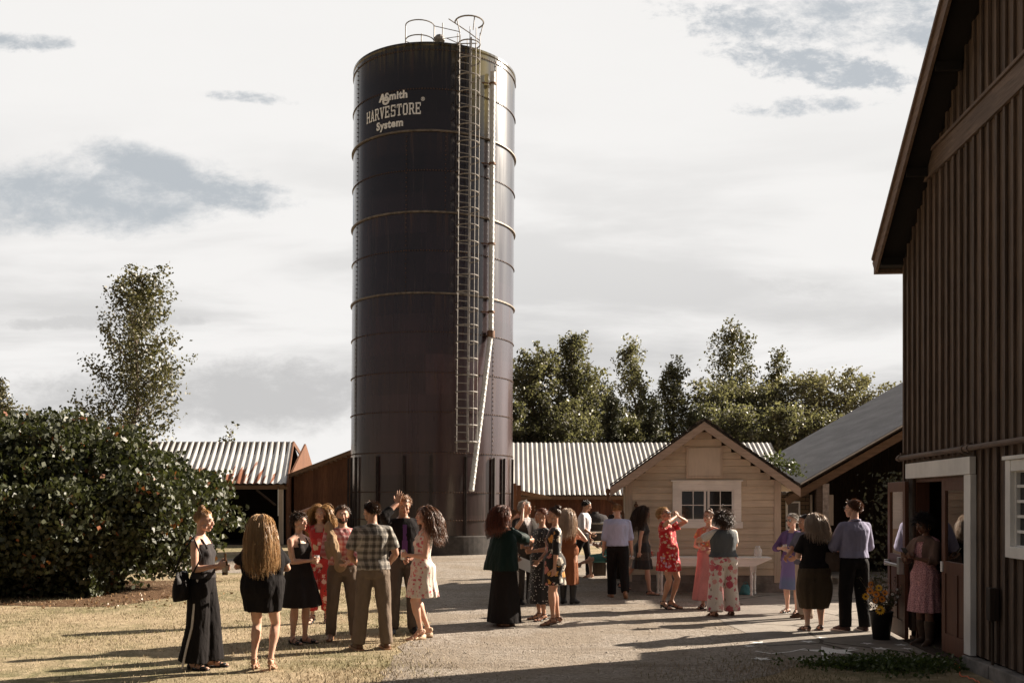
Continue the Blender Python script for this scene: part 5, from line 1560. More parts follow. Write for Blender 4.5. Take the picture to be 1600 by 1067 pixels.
        for nm in 'LR':
            hp, kn, an = s.J['hp' + nm], s.J['kn' + nm], s.J['an' + nm]
            e = an + unit(an - kn) * (.055 - hemz); 
            s.limb2(mb, [hp, kn, e], [(thigh * lg, knee * lg), (knee * lg, hem * lg)])
    def shoes(s, m_, kind='shoe', name='shoe', sole=None):
        for nm in 'LR':
            heel, ball_, toe, fd, an = s.J['foot' + nm]; hl = s.k.get('heel', 0); mb = MB(); sd_ = np.cross(fd, v3(0, 0, 1))
            if kind == 'shoe':
                mb.tube([heel + v3(0, 0, .012), heel * .5 + ball_ * .5 + v3(0, 0, .028), ball_ + v3(0, 0, .008), toe + fd * .01], [.042, .043, .038, .024], 12); mb.ball(heel, (.042, .044, .046)); mb.ball(ball_ + fd * .01, (.049, .049, .030)); mb.ball(toe, (.036, .036, .024)); mb.ball(an * .6 + heel * .4 + v3(0, 0, .01), (.042, .046, .035))
                mb.tube([heel - v3(0, 0, .022), ball_ - v3(0, 0, .012), toe + fd * .01 - v3(0, 0, .010)], [.038, .040, .022], 10)
            elif kind == 'boot':
                kn = s.J['kn' + nm]; mb.tube([heel + v3(0, 0, .012), heel * .5 + ball_ * .5 + v3(0, 0, .035), ball_ + v3(0, 0, .008), toe + fd * .02], [.044, .048, .040, .020], 12); mb.ball(ball_ + fd * .01, (.046, .046, .032))
                mb.tube([heel + v3(0, 0, .02), an, an + (kn - an) * .35, an + (kn - an) * .66], [.044, .052, .062, .074], 14); mb.ball(heel, (.043, .045, .046))
                mb.tube([heel, heel - v3(0, 0, .04)], [.032, .03], 10)
            elif kind in ('sandal', 'heel', 'wedge', 'flat'):
                k2 = MB()
                a, b, c = heel - v3(0, 0, .030), ball_ - v3(0, 0, .022), toe + fd * .02 - v3(0, 0, .016)
                for p, q, w1, w2 in ((a - fd * .02, a * .5 + b * .5, .06, .056), (a * .5 + b * .5, b, .056, .086), (b, c, .086, .06)):
                    mb.bar(p, q, (w1 + w2) / 2, .014)
                if kind == 'heel':
                    mb.tube([a - fd * .015, v3(a[0], a[1], .0) - fd * .022], [.020, .008], 8)
                if kind == 'wedge':
                    mb.prism([(0, 0), (1, 0), (1, 1), (0, 1)], 'z', 0, 0) if 0 else None
                    p0 = a - fd * .035; q0 = b
                    V = [];
                    for p, w1 in ((p0, .030), (a * .5 + b * .5, .028), (q0, .038)):
                        for sg in (-1, 1): V += [p + sd_ * w1 * sg, v3(p[0], p[1], .002) + sd_ * w1 * sg * .95]
                    mb.add(V, [(0, 2, 3, 1), (0, 4, 6, 2), (4, 8, 10, 6), (1, 3, 7, 5), (5, 7, 11, 9), (0, 1, 5, 4), (4, 5, 9, 8), (2, 6, 7, 3), (6, 10, 11, 7), (8, 9, 11, 10)])
                # straps
                for p, r in ((ball_ + v3(0, 0, .004), .042), (ball_ * .55 + heel * .45 + v3(0, 0, .02), .036)):
                    mb.tube([p + sd_ * r * math.cos(t_) + v3(0, 0, 1) * r * .75 * math.sin(t_) for t_ in np.linspace(-.3, PI + .3, 9)], .0055, 5)
                if kind in ('sandal', 'heel', 'wedge'):
                    up_ = unit(s.J['kn' + nm] - an); mb.tube([an + v3(0, 0, -.01) + (sd_ * math.cos(t_) + fd * math.sin(t_)) * .040 for t_ in np.linspace(0, 2 * PI, 12)[:-1]], .0055, 5, closed=True)
                    mb.ball(heel + v3(0, 0, .012) - fd * .012, (.030, .026, .032), 10, 6)
                if kind == 'flat': mb.ball(ball_ + fd * .02, (.046, .046, .022)); mb.ball(heel - fd * .005, (.038, .036, .032))
                me = mb.mesh(name, m_, True); me.transform(Matrix.Scale(s.S, 4)); link(bpy.data.objects.new(name, me), s.root)
                continue
            V, Fq = remesh(mb, .008, 2); me = fast_mesh(name, V * s.S, Fq); me.materials.append(m_); smooth_on(me); link(bpy.data.objects.new(name, me), s.root)
            if sole:
                q = MB(); q.bar(heel - fd * .045 - v3(0, 0, .034), toe + fd * .035 - v3(0, 0, .012), .09, .022)
                me = q.mesh('sole', sole); me.transform(Matrix.Scale(s.S, 4)); link(bpy.data.objects.new('sole', me), s.root)
    def item(s, mb, name, m_, smooth=False):
        me = mb.mesh(name, m_, smooth); me.transform(Matrix.Scale(s.S, 4)); return link(bpy.data.objects.new(name, me), s.root)
    def world(s, p): return s.root.matrix_basis @ Vector(np.array(p) * s.S)
    # --- hair
    def hair(s, style, length=.3, n_=420, seed=1, r=.0042, vol=1.0, wave=.0, part=.0, back=.3, spread=1.0, bunpos=(0, .06, .12), bunr=.045, fringe=False, hl=None, wind=(0, 0, 0)):
        rg = np.random.default_rng(seed); mt = MATS.get('hair_' + s.k.get('hairc', 'brown'))
        Rh, hc = s.Rh, s.hc
        def front_lim(y): return np.interp(y, [-1, -.62, -.25, .1, .5, 1.], [.60, .42, .05, -.25, -.62, -.72] if not fringe else [.40, .30, .05, -.25, -.62, -.72])
        D = rg.normal(size=(n_ * 4, 3)); D /= np.linalg.norm(D, axis=1)[:, None]
        D = D[D[:, 2] > front_lim(D[:, 1])][:n_]; m = len(D)
        P = (CR + D * CRr * 1.0) @ Rh.T + hc; N = D @ Rh.T
        nseg = max(4, min(14, int(length / .045))); stp = length * rg.uniform(.80, 1.08, m) / nseg
        down = v3(0, 0, -1); bk = Rh @ v3(0, 1, 0); sdv = Rh @ v3(1, 0, 0); upv = Rh @ v3(0, 0, 1)
        side_ = np.sign(D[:, 0] - part + 1e-6)[:, None]
        if style == 'short': dirv = N * .35 + bk * (.7 if not fringe else .1) + sdv * side_ * .35 + down * .12 + rg.normal(size=(m, 3)) * .22
        elif style == 'curly': dirv = N * (.9 if length < .15 else .35) + rg.normal(size=(m, 3)) * .4
        elif style == 'updo':
            bp = Rh @ np.array(bunpos) + hc; dirv = bp - P; dirv = dirv / np.linalg.norm(dirv, axis=1)[:, None] + N * .3
        else: dirv = N * .35 + bk * back + sdv * side_ * .5 * (1 - np.clip(D[:, 1:2], 0, 1)) + rg.normal(size=(m, 3)) * .10
        dirv /= np.linalg.norm(dirv, axis=1)[:, None]
        layer = rg.uniform(1.02, 1.02 + .11 * vol, m)[:, None]; ph = rg.uniform(0, 6.28, m)
        cl = rg.integers(0, 22, m); phc = rg.uniform(0, 6.28, 22)[cl]
        trail = [P]; wv_ = np.array(wind, float)
        for i in range(nseg):
            f = i / nseg
            if style in ('long',): dirv = dirv + down * (.55 if i > 0 else .2) + (bk * .12 * back + wv_) + rg.normal(size=(m, 3)) * .05
            elif style == 'curly': dirv = dirv + down * (.35 if length < .15 else .85) + bk * .15 * back + rg.normal(size=(m, 3)) * (.55 if length < .15 else .50)
            elif style == 'short': dirv = dirv + down * .10 + rg.normal(size=(m, 3)) * .12
            elif style == 'updo':
                dd = bp - trail[-1]; dirv = dd / (np.linalg.norm(dd, axis=1)[:, None] + 1e-6) + rg.normal(size=(m, 3)) * .05
            dirv = dirv / np.linalg.norm(dirv, axis=1)[:, None]
            P = trail[-1] + dirv * (stp[:, None] if style != 'updo' else np.minimum(.03, np.linalg.norm(bp - trail[-1], axis=1))[:, None])
            if wave and style != 'updo':
                P = P + (np.cos(phc + i * 1.1)[:, None] * sdv + np.sin(phc + i * 1.3)[:, None] * bk) * wave * (.3 + f)
            # keep out of the head
            q = (P - hc) @ Rh - CR; e = np.linalg.norm(q / (CRr * layer * 1.0), axis=1)[:, None]
            q = np.where(e < 1, q / np.maximum(e, .3), q); P = (q + CR) @ Rh.T + hc
            if style in ('long', 'curly') and length > .1:
                q = (P - hc) @ Rh        # face clear
                infr = (q[:, 1] < -.035) & (np.abs(q[:, 0]) < .078) & (q[:, 2] < .06)
                q[:, 0] = np.where(infr, np.sign(q[:, 0] + 1e-6) * .080, q[:, 0]); P = q @ Rh.T + hc
                # neck, shoulders and torso
                for c_, r_ in ((s.spine((0, .018, 1.50)), v3(.058, .058, .09)), (s.spine((0, .012, 1.40)), v3(.165, .088, .062)), (s.spine((0, .0, 1.25)), v3(.150 * s.girth, .115 * s.girth, .2))):
                    q = P - c_; e = np.linalg.norm(q / (r_ * (layer * .35 + .68)), axis=1)[:, None]; P = np.where(e < 1, c_ + q / np.maximum(e, .3), P)
            trail.append(P)
        T = np.stack(trail, 1)      # m, k, 3
        k = T.shape[1]; tan_ = np.gradient(T, axis=1); tan_ /= np.linalg.norm(tan_, axis=2)[..., None] + 1e-9
        ref = rg.normal(size=(m, 1, 3)); a = np.cross(tan_, ref); a /= np.linalg.norm(a, axis=2)[..., None] + 1e-9; b = np.cross(tan_, a)
        rad = (r * np.concatenate([[.9], np.linspace(1.15, .25, k - 1)]))[None, :, None] * rg.uniform(.6, 1.4, (m, 1, 1))
        V = np.stack([T + (a * math.cos(t_) + b * math.sin(t_)) * rad for t_ in (0, 2.09, 4.19)], 2)   # m,k,3,3
        idx = np.arange(m * k * 3).reshape(m, k, 3)
        Fq = np.concatenate([np.stack([idx[:, :-1, j], idx[:, :-1, (j + 1) % 3], idx[:, 1:, (j + 1) % 3], idx[:, 1:, j]], -1).reshape(-1, 4) for j in range(3)])
        VV = [V.reshape(-1, 3)]; FF = [Fq]; n0 = m * k * 3
        # scalp cap
        mb = MB(); mb.ball((0, 0, 0), 1, 28, 20); cv = np.array([tuple(p) for p in mb.V])
        cf = np.array([list(f) + [f[-1]] * (4 - len(f)) for f in mb.F if True]); cd = cv[cf].mean(1)
        keep = (cd[:, 2] > front_lim(cd[:, 1]) + .02); cf = cf[keep]; cf = cf[(cf[:, 2] != cf[:, 3])]
        thick = 1.045 + (.03 * vol if style in ('short', 'long', 'bob', 'curly') else 0)
        VV.append((CR + cv * CRr * thick) @ Rh.T + hc); FF.append(cf + n0); n0 += len(cv)
        if style == 'updo':
            k2 = 70; mb = MB()
            for i in range(k2):
                a_ = rg.normal(size=3); a_ /= np.linalg.norm(a_); b_ = unit(np.cross(a_, rg.normal(size=3))); rr = bunr * rg.uniform(.72, 1.1)
                st_ = rg.uniform(0, 6.28); mb.tube([bp + (a_ * math.cos(t_) + b_ * math.sin(t_)) * rr for t_ in np.linspace(st_, st_ + 3.6, 8)], r * 1.2, 3, cap=False)
            VV.append(np.array([tuple(p) for p in mb.V])); FF.append(np.array(mb.F) + n0)
        me = fast_mesh('hair', np.vstack(VV) * s.S, np.vstack(FF)); me.materials.append(mt); smooth_on(me)
        link(bpy.data.objects.new('hair', me), s.root)
        if hl: pass
    def glasses(s, dark=True):
        mb = MB(); 
        for sx in (-1, 1):
            c = v3(sx * .031, -.103, .010)
            pts = [c + v3(.024 * math.cos(t_), .004 * abs(math.cos(t_)), .018 * math.sin(t_)) for t_ in np.linspace(0, 2 * PI, 13)[:-1]]
            mb.tube([s.hc + s.Rh @ p for p in pts], .0022, 5, closed=True)
            mb.tube([s.hc + s.Rh @ v3(sx * .054, -.099, .012), s.hc + s.Rh @ v3(sx * .080, -.06, .012), s.hc + s.Rh @ v3(sx * .083, .01, .008)], .0020, 5)
            if dark: mb.add([s.hc + s.Rh @ p for p in pts], [tuple(range(12))])
        mb.tube([s.hc + s.Rh @ v3(-.008, -.104, .012), s.hc + s.Rh @ v3(.008, -.104, .012)], .002, 5)
        s.item(mb, 'sunglasses' if dark else 'eyeglasses', glass('lens_dark', (.01, .01, .012), .1))
    def belt(s, z=1.03, m_=None):
        mb = MB(); a, b, y = s.torso_at(z)
        q = MB(); s.rings(q, [(z - .02, a + .020, b + .020, y), (z + .018, a + .020, b + .020, y)], 28); s.item(q, 'belt', m_ or M_shoe_b)
def held(p, name, label, cat, build_fn, off=(0, 0, 0)):
    pass
# ------------------------------------------------------------------ the guests
def skirt(s, mb, zt, zh, a1, b1, wave=.05, nw=9, xo=0, yo=0, mid=None, ph=0, infl=.012, n_=56):
    a0, b0, y0 = s.torso_at(zt); rs = []
    K = 9
    hips = (.178 * s.girth + .02, .122 * s.girth + .045)
    for i in range(K + 1):
        f = i / K; z = zt + (zh - zt) * f
        e = f ** .8
        a = a0 + infl + (a1 - a0 - infl) * e; b = b0 + infl + (b1 - b0 - infl) * e
        if .86 < z < 1.02: a = max(a, hips[0]); b = max(b, hips[1])
        if mid: a += mid * math.sin(PI * f); b += mid * math.sin(PI * f)
        rs.append((z, a, b, y0 * (1 - f) + yo * f + (.012 if .86 < z < 1.0 else 0), xo * f, wave * min(1, f * 1.3)))
    s.rings(mb, rs[::-1], n_, nw=nw, ph=ph)
def world_item(p, name, label, cat, mbf, m_, loc, rot_=None, group=None, smooth=True, parts=None):
    """a thing of its own held by or hanging from person p; loc in the person's unit space"""
    w_ = p.world(loc); o = empty(name, tuple(w_), 0, label, cat, group)
    o.rotation_euler = rot_ if rot_ else (0, 0, p.root.rotation_euler[2])
    for pn, mb, mm in parts: mb.obj(pn, mm, o, smooth=smooth)
    return o
M_brownglass = glass('brown_glass', (.06, .025, .008), .08)
m_, t = mat('can_metal'); setp(t, col=(.72, .72, .70), rough=.35, metal=.4); M_can = m_
m_, t = mat('clear_cup'); setp(t, col=(.85, .85, .84), rough=.08, spec=.8, alpha=.38); M_cup = m_
def bottle(p, hand_, label, tilt=0):
    mb = MB(); mb.lathe([(.012, -.11), (.030, -.112), (.0305, .01), (.026, .035), (.013, .065), (.012, .115), (.0135, .12), (.0, .121)], n_=14)
    lb = MB(); lb.lathe([(.0312, -.08), (.0312, -.01)], n_=14, cap=False)
    return world_item(p, 'bottle', label, 'bottle', None, None, p.J['palm' + hand_], (R_(tilt), 0, 0), parts=[('glass', mb, M_brownglass), ('paper_label', lb, plain('paper', (.5, .42, .32), .7, .1, 8, 0))])
def can(p, hand_, label, m_=None):
    mb = MB(); mb.lathe([(.024, -.066), (.032, -.06), (.033, .05), (.026, .062), (.025, .064)], n_=16)
    rm = MB(); rm.lathe([(.026, .062), (.027, .066), (.024, .066), (.023, .061)], n_=16, cap=False)
    return world_item(p, 'can', label, 'can', None, None, p.J['palm' + hand_], parts=[('body', mb, m_ or M_can), ('rim', rm, M_can)])
def cup(p, hand_, label, full=(.55, .35, .12)):
    mb = MB(); mb.lathe([(.0, -.05), (.026, -.05), (.035, .06), (.034, .06), (.025, -.045), (0, -.045)], n_=16, cap=False)
    dk = MB(); dk.lathe([(.0255, -.043), (.031, .02), (0, .02)], n_=16, cap=False)
    return world_item(p, 'cup', label, 'cup', None, None, p.J['palm' + hand_], parts=[('cup_wall', mb, M_cup), ('drink', dk, plain('drink_%d' % (full[0] * 100), full, .2, .1, 5, 0))])
def phone(p, hand_, label, loc=None, r_=(R_(55), 0, 0)):
    mb = MB(); mb.box(-.035, .035, -.004, .004, -.07, .07); sc_ = MB(); sc_.box(-.031, .031, .0042, .0048, -.062, .062)
    o = world_item(p, 'phone', label, 'phone', None, None, p.J['palm' + hand_] if loc is None else loc, (r_[0], r_[1], p.root.rotation_euler[2]), smooth=False, parts=[('case', mb, M_shoe_b), ('screen', sc_, glass())])
    return o
def bag(p, loc, w_, h_, d_, m_, label, strap, name='handbag', cat='handbag', slouch=.1):
    mb = MB(); K = 8; V = []
    for i in range(K + 1):
        f = i / K; a = w_ / 2 * (1 - .25 * f ** 2); b = d_ / 2 * (math.sin(PI * min(.96, f + .12)) ** .5)
        for j in range(20):
            th_ = 2 * PI * j / 20; V.append((a * math.copysign(abs(math.cos(th_)) ** .7, math.cos(th_)), b * math.sin(th_), -h_ / 2 + h_ * f + slouch * h_ * .3 * math.sin(th_ * 2) * f))
    mb.add(V, [(i * 20 + j, i * 20 + (j + 1) % 20, (i + 1) * 20 + (j + 1) % 20, (i + 1) * 20 + j) for i in range(K) for j in range(20)] + [tuple(range(19, -1, -1)), tuple(K * 20 + j for j in range(20))])
    w0 = p.world(loc); st_ = MB(); inv = Matrix.Rotation(-p.root.rotation_euler[2], 3, 'Z')
    pts = [inv @ (p.world(q) - w0) for q in strap]
    P2 = []
    for i in range(len(pts) - 1):
        for j in range(4): P2.append(pts[i].lerp(pts[i + 1], j / 4))
    P2.append(pts[-1]); st_.tube(P2, .009, 6)
    fl = MB(); fl.box(-w_ * .4, w_ * .4, -d_ * .56, -d_ * .45, 0, h_ * .42)
    return world_item(p, name, label, cat, None, None, loc, parts=[('bag_body', mb, m_), ('strap', st_, m_)])

# 1 -------- left-most woman in wide black trousers
p = Person(handR=(-.11, -.22, 1.15), poleR=(-.3, .9, -.5), handL=(.04, -.23, 1.12), poleL=(.4, .8, -.5), poseR='grip', poseL='half', head=(6, 8, 0), footL=(.10, -.05, 0), footR=(-.09, .06, 0), hairc='dkblonde', bust=.95, lean=-2)
p.build(318, 1044, 1.69, yaw=82, skin='fair', label='woman in dark tank top and wide black trousers with white side stripe')
mb = MB(); p.top(mb, 1.0, 1.40, .010, None, .0, .012); p.cloth_obj('tank_top', mb, cloth('tank_grey', (.045, .040, .040)), 2, .004, seed=3, cut=lambda c: c[:, 2] < 1.385 - .0)
mb = MB()
for sx in (-1, 1): mb.tube([p.spine((sx * .085, -.10, 1.33)), p.spine((sx * .095, -.045, 1.43)), p.spine((sx * .10, .02, 1.462)), p.spine((sx * .085, .085, 1.40)), p.spine((sx * .07, .10, 1.33))], .010, 6)
p.item(mb, 'shoulder_strap', cloth('tank_grey', (.045, .040, .040)))
mb = MB(); p.trousers(mb, 1.10, .014, .118, .122, .158, .055); p.cloth_obj('trousers', mb, M_blk, 2, .016, (14, 14, 3), 4)
m_ = cloth('stripe_white', (.62, .56, .50), fold=.1)
for nm, sx in (('R', -1), ('L', 1)):
    mb = MB(); hp, kn, an = p.J['hp' + nm], p.J['kn' + nm], p.J['an' + nm]
    pts = [hp + v3(sx * .075, -.02, .10), hp + v3(sx * .095, 0, -.05), kn * .5 + hp * .5 + v3(sx * .112, .0, 0), kn + v3(sx * .128, .01, 0), kn * .4 + an * .6 + v3(sx * .150, .03, 0), an + v3(sx * .158, .05, -.05)]
    for i in range(len(pts) - 1): mb.bar(pts[i], pts[i + 1] , .022, .012, up=(1, 0, 0))
    p.item(mb, 'side_stripe', m_)
mb = MB(); pts = [p.J['hpR'] + v3(.03, -.13, .08), p.J['knR'] + v3(-.02, -.135, .1), p.J['anR'] + v3(-.03, -.165, .0)]
p.shoes(M_shoe_b, 'flat')
p.hair('updo', .12, 630, 1, 0.0027, .8, bunpos=(0, .045, .135), bunr=.040, fringe=True)
bottle(p, 'R', 'brown beer bottle held by the woman standing before the lilac')
bag(p, (-.235, .14, .93), .34, .30, .13, cloth('bag_black', (.014, .012, .012), .5), 'black slouchy handbag hanging at the hip of the woman before the lilac', [(-.235, .24, 1.05), (-.21, .17, 1.25), (-.19, .03, 1.47), (-.20, -.07, 1.25), (-.24, .02, 1.05)])
# 2 -------- long blonde hair seen from behind
p = Person(handL=(.14, -.20, 1.20), poleL=(1, .2, -.9), handR=(-.05, -.25, 1.12), poleR=(-1, .2, -.6), poseL='half', head=(14, -10, 5), footL=(.10, .0, 0), footR=(-.10, 0, 0), heel=.06, hairc='blonde', toeL=14, toeR=10)
p.build(411, 1047, 1.70, yaw=172, skin='fair', label='woman seen from behind with waist-long blonde hair, loose black dress and nude heels')
mb = MB(); p.top(mb, .98, 1.47, .022, (.80, .022, .035), .022, .0)
skirt(p, mb, 1.30, .665, .205, .175, .045, 7, mid=.045)
mb.ball(p.spine((.185, .02, 1.22)), (.075, .08, .17)); mb.ball(p.spine((-.185, .02, 1.22)), (.080, .085, .18))
p.cloth_obj('dress', mb, M_blk, 2, .020, (11, 11, 5), 7)
p.shoes(M_shoe_n, 'heel')
p.hair('long', .58, 2600, 2, .0027, .7, back=.8, wind=(-.03, -.01, .0))
# 3 -------- short curly hair, black dress
p = Person(handR=(-.02, -.23, 1.13), poleR=(-.5, .8, -.6), handL=(.06, -.25, 1.11), poleL=(.5, .8, -.6), poseR='half', poseL='grip', head=(4, -4, 0), footL=(.08, -.04, 0), footR=(-.09, .02, 0), hairc='brown', bust=1.05)
p.build(468, 1005, 1.63, yaw=58, skin='fair', label='woman with short curly brown hair in a black halter dress, holding a cup')
mb = MB(); p.top(mb, 1.0, 1.36, .010); skirt(p, mb, 1.10, .50, .30, .26, .10, 8); p.cloth_obj('dress', mb, M_blk2, 2, .010, (10, 10, 3), 8, cut=lambda c: ~((c[:, 2] > 1.31) & (abs(c[:, 0]) > .11)))
mb = MB()
for sx in (-1, 1): mb.tube([p.spine((sx * .085, -.105, 1.32)), p.spine((sx * .065, -.06, 1.42)), p.spine((sx * .045, .03, 1.475)), p.spine((0, .065, 1.465))], .009, 6)
p.item(mb, 'halter_strap', M_blk2)
p.shoes(M_shoe_b, 'flat'); p.hair('curly', .07, 936, 3, 0.0035, 1.2)
cup(p, 'R', 'clear plastic cup held by the woman with short curly hair')
# 4 -------- red floral jumpsuit, hand on her head
p = Person(handR=(-.10, .0, 1.735), poleR=(-1, .1, .3), handL=(.24, -.05, .82), hdirR=(.9, .1, .35), palmR=(0, 0, -1), head=(-4, -6, 6), footL=(.09, .0, 0), footR=(-.10, -.10, 0), heel=.04, hairc='blonde', poseR='relax')
p.build(500, 972, 1.76, yaw=2, skin='fair', label='woman in a red floral jumpsuit resting one hand on her long blonde hair')
m_ = floral('red_jumpsuit', (.46, .035, .035), [(.62, .42, .30), (.55, .12, .12), (.70, .45, .40)], 13, .40, dens=.6, leaf=(.035, .04, .02))
mb = MB(); p.top(mb, 1.0, 1.42, .014, (.42, .024, .045), .006); p.trousers(mb, 1.10, .016, .116, .096, .078, .12); p.cloth_obj('jumpsuit', mb, m_, 2, .012, (11, 11, 4), 9, cut=lambda c: ~((c[:, 2] > 1.36) & (c[:, 1] < -.04) & (abs(c[:, 0]) < .06)))
p.shoes(M_shoe_b, 'sandal'); p.hair('long', .50, 1344, 4, 0.0031, .3, wave=.012, back=.25)
# 5 -------- bearded man in pink plaid
p = Person(male=True, handR=(-.07, -.27, 1.06), poleR=(-1, .5, -.4), handL=(.05, -.30, 1.04), poleL=(1, .5, -.4), poseR='half', poseL='half', head=(2, 2, 0), footL=(.16, -.02, 0), footR=(-.15, .03, 0), hairc='brown', beard=True, twist=0)
p.build(535, 1000, 1.72, yaw=14, skin='fair', label='bearded man in a pink plaid shirt with a tan jacket over one arm')
mb = MB(); p.top(mb, .99, 1.475, .018, (1.75, .016, .016), .006); p.cloth_obj('shirt', mb, plaid('pink_plaid', (.62, .34, .32), (.42, .07, .07), (.74, .66, .62), 46), 2, .010, (13, 13, 8), 10)
mb = MB(); p.trousers(mb, 1.035, .014, .108, .082, .072); p.cloth_obj('trousers', mb, cloth('taupe_pants', (.155, .118, .092)), 2, .012, (13, 13, 7), 11)
p.belt(1.03); p.shoes(plain('shoe_tan', (.26, .13, .07), .5, .2, 9, 0), 'shoe'); p.hair('short', .05, 720, 5, 0.0032, .5)
mb = MB(); q = p.J['elR']; sh = p.J['shR']
jb = MB()
for k in range(5):
    f = k / 4; c = sh * (1 - f) + p.J['wrR'] * f + v3(.02, -.03, .06 - .12 * f)
    jb.ball(c, (.062 + .02 * math.sin(k * 2.1), .07, .075 + .02 * math.cos(k * 1.7)), 12, 8)
jb.tube([sh + v3(.03, -.07, .03), sh * .5 + p.J['wrR'] * .5 + v3(.02, -.10, .02), p.J['wrR'] + v3(-.02, -.03, -.02)], [.045, .055, .035], 10)
jb.tube([q + v3(.03, -.05, .16), q + v3(.05, -.12, .04), q + v3(.07, -.11, -.07)], [.05, .05, .035], 10)
V, Fq = remesh(jb, .011, 2); N = vnormals(V, Fq); V = V + N * (fbm(V * v3(22, 22, 8), 6, 3) * .022)[:, None]
o = empty('jacket', tuple(p.world((0, 0, 0))), p.root.rotation_euler[2], 'tan jacket draped over the arm of the bearded man', 'jacket')
me = fast_mesh('jacket_cloth', V * p.S, Fq); me.materials.append(cloth('tan_jacket', (.30, .205, .125))); smooth_on(me); link(bpy.data.objects.new('jacket_cloth', me), o)
# 6 -------- man in grey plaid shirt seen from behind
p = Person(male=True, handR=(-.19, -.20, 1.0), poleR=(-.6, .8, -.2), handL=(.19, -.20, 1.0), poleL=(.6, .8, -.2), poseR='half', poseL='half', head=(38, 2, 0), footL=(.17, .02, 0), footR=(-.16, -.02, 0), toeL=22, toeR=14, hairc='brown', girth=.98, side=1)
p.build(583, 1014, 1.78, yaw=188, skin='tan', label='man in a grey checked short-sleeved shirt and taupe trousers with his back to the camera')
mb = MB(); p.top(mb, .95, 1.485, .020, (.78, .022, .028), .010, .006); p.cloth_obj('shirt', mb, plaid('grey_plaid', (.30, .27, .23), (.035, .03, .028), (.62, .57, .50), 36), 2, .010, (12, 12, 7), 12)
mb = MB()
mb.tube([p.nb + v3(.055 * math.cos(a), .02 + .055 * math.sin(a), .02 + .010 * math.sin(a)) for a in np.linspace(0, 2 * PI, 14)[:-1]], .018, 6, closed=True); p.item(mb, 'collar', MATS['grey_plaid'], True)
mb = MB(); p.trousers(mb, 1.02, .016, .114, .088, .080); p.cloth_obj('trousers', mb, cloth('taupe_pants2', (.165, .125, .095)), 2, .014, (13, 13, 7), 13)
p.shoes(M_shoe_br, 'shoe', sole=M_shoe_n); p.hair('short', .042, 780, 6, 0.0032, .45)
# 7 -------- tall man shading his face
p = Person(male=True, handR=(-.10, -.17, 1.66), poleR=(-.9, -.3, -.9), handL=(.26, -.02, .84), poseR='open', palmR=(.4, .7, -.2), hdirR=(.25, .05, 1), head=(0, 14, 0), footL=(.13, .0, 0), footR=(-.13, 0, 0), hairc='ginger', lean=2)
p.build(630, 990, 1.86, yaw=14, skin='tan', label='tall man in a black shirt and purple tie raising a hand to his brow')
mb = MB(); p.top(mb, .98, 1.475, .018, (1.55, .018, .022), .006); p.cloth_obj('shirt', mb, M_blk, 2, .010, (12, 12, 7), 14)
mb = MB(); mb.bar(p.spine((0, -.135, 1.40)), p.spine((0, -.145, 1.20)), .05, .01, up=(0, 1, 0)); mb.bar(p.spine((0, -.145, 1.20)), p.spine((0, -.130, 1.03)), .07, .01, up=(0, 1, 0)); p.item(mb, 'tie', cloth('purple', (.13, .06, .19)))
mb = MB(); p.trousers(mb, 1.03, .014, .108, .082, .074); p.cloth_obj('trousers', mb, cloth('grey_pants', (.085, .072, .062)), 2, .012, (13, 13, 7), 15)
p.shoes(M_shoe_b, 'shoe'); p.hair('short', .05, 690, 7, 0.0032, .5)
# 8 -------- white floral dress, curly hair, can
p = Person(handL=(.10, -.22, 1.13), poleL=(.6, .9, -.5), handR=(-.14, -.16, 1.05), poleR=(-.6, .7, -.5), poseL='grip', poseR='half', head=(0, -2, 0), footL=(.07, -.06, 0), footR=(-.09, .07, 0), heel=.06, hairc='chestnut', lean=-3)
p.build(660, 998, 1.76, yaw=-74, skin='fair', label='woman in a short white dress with pink flowers and long curly hair, holding a can')
m_ = floral('white_pink_dress', (.66, .58, .50), [(.60, .16, .18), (.62, .30, .28), (.50, .12, .14)], 22, .36, dens=.6, leaf=None)
mb = MB(); p.top(mb, 1.05, 1.385, .010); skirt(p, mb, 1.10, .565, .245, .215, .09, 12); p.cloth_obj('dress', mb, m_, 2, .009, (13, 13, 3), 16)
mb = MB()
for sx in (-1, 1): mb.tube([p.spine((sx * .075, -.105, 1.33)), p.spine((sx * .09, -.04, 1.435)), p.spine((sx * .095, .02, 1.455)), p.spine((sx * .075, .09, 1.37))], .012, 6)
p.item(mb, 'shoulder_strap', m_)
p.shoes(plain('wedge_cream', (.52, .38, .26), .6, .15, 12, .1), 'wedge'); p.hair('long', .42, 1700, 8, .0030, .6, wave=.014, back=.35)
can(p, 'L', 'pale drink can in the hand of the woman in the white floral dress')
bag(p, (-.24, .10, .92), .22, .20, .07, cloth('bag_brown', (.045, .025, .018), .5), 'small dark shoulder bag behind the woman in the white floral dress', [(-.24, .16, 1.0), (-.20, .13, 1.25), (-.16, .03, 1.45), (-.2, -.03, 1.25), (-.24, .04, 1.0)])
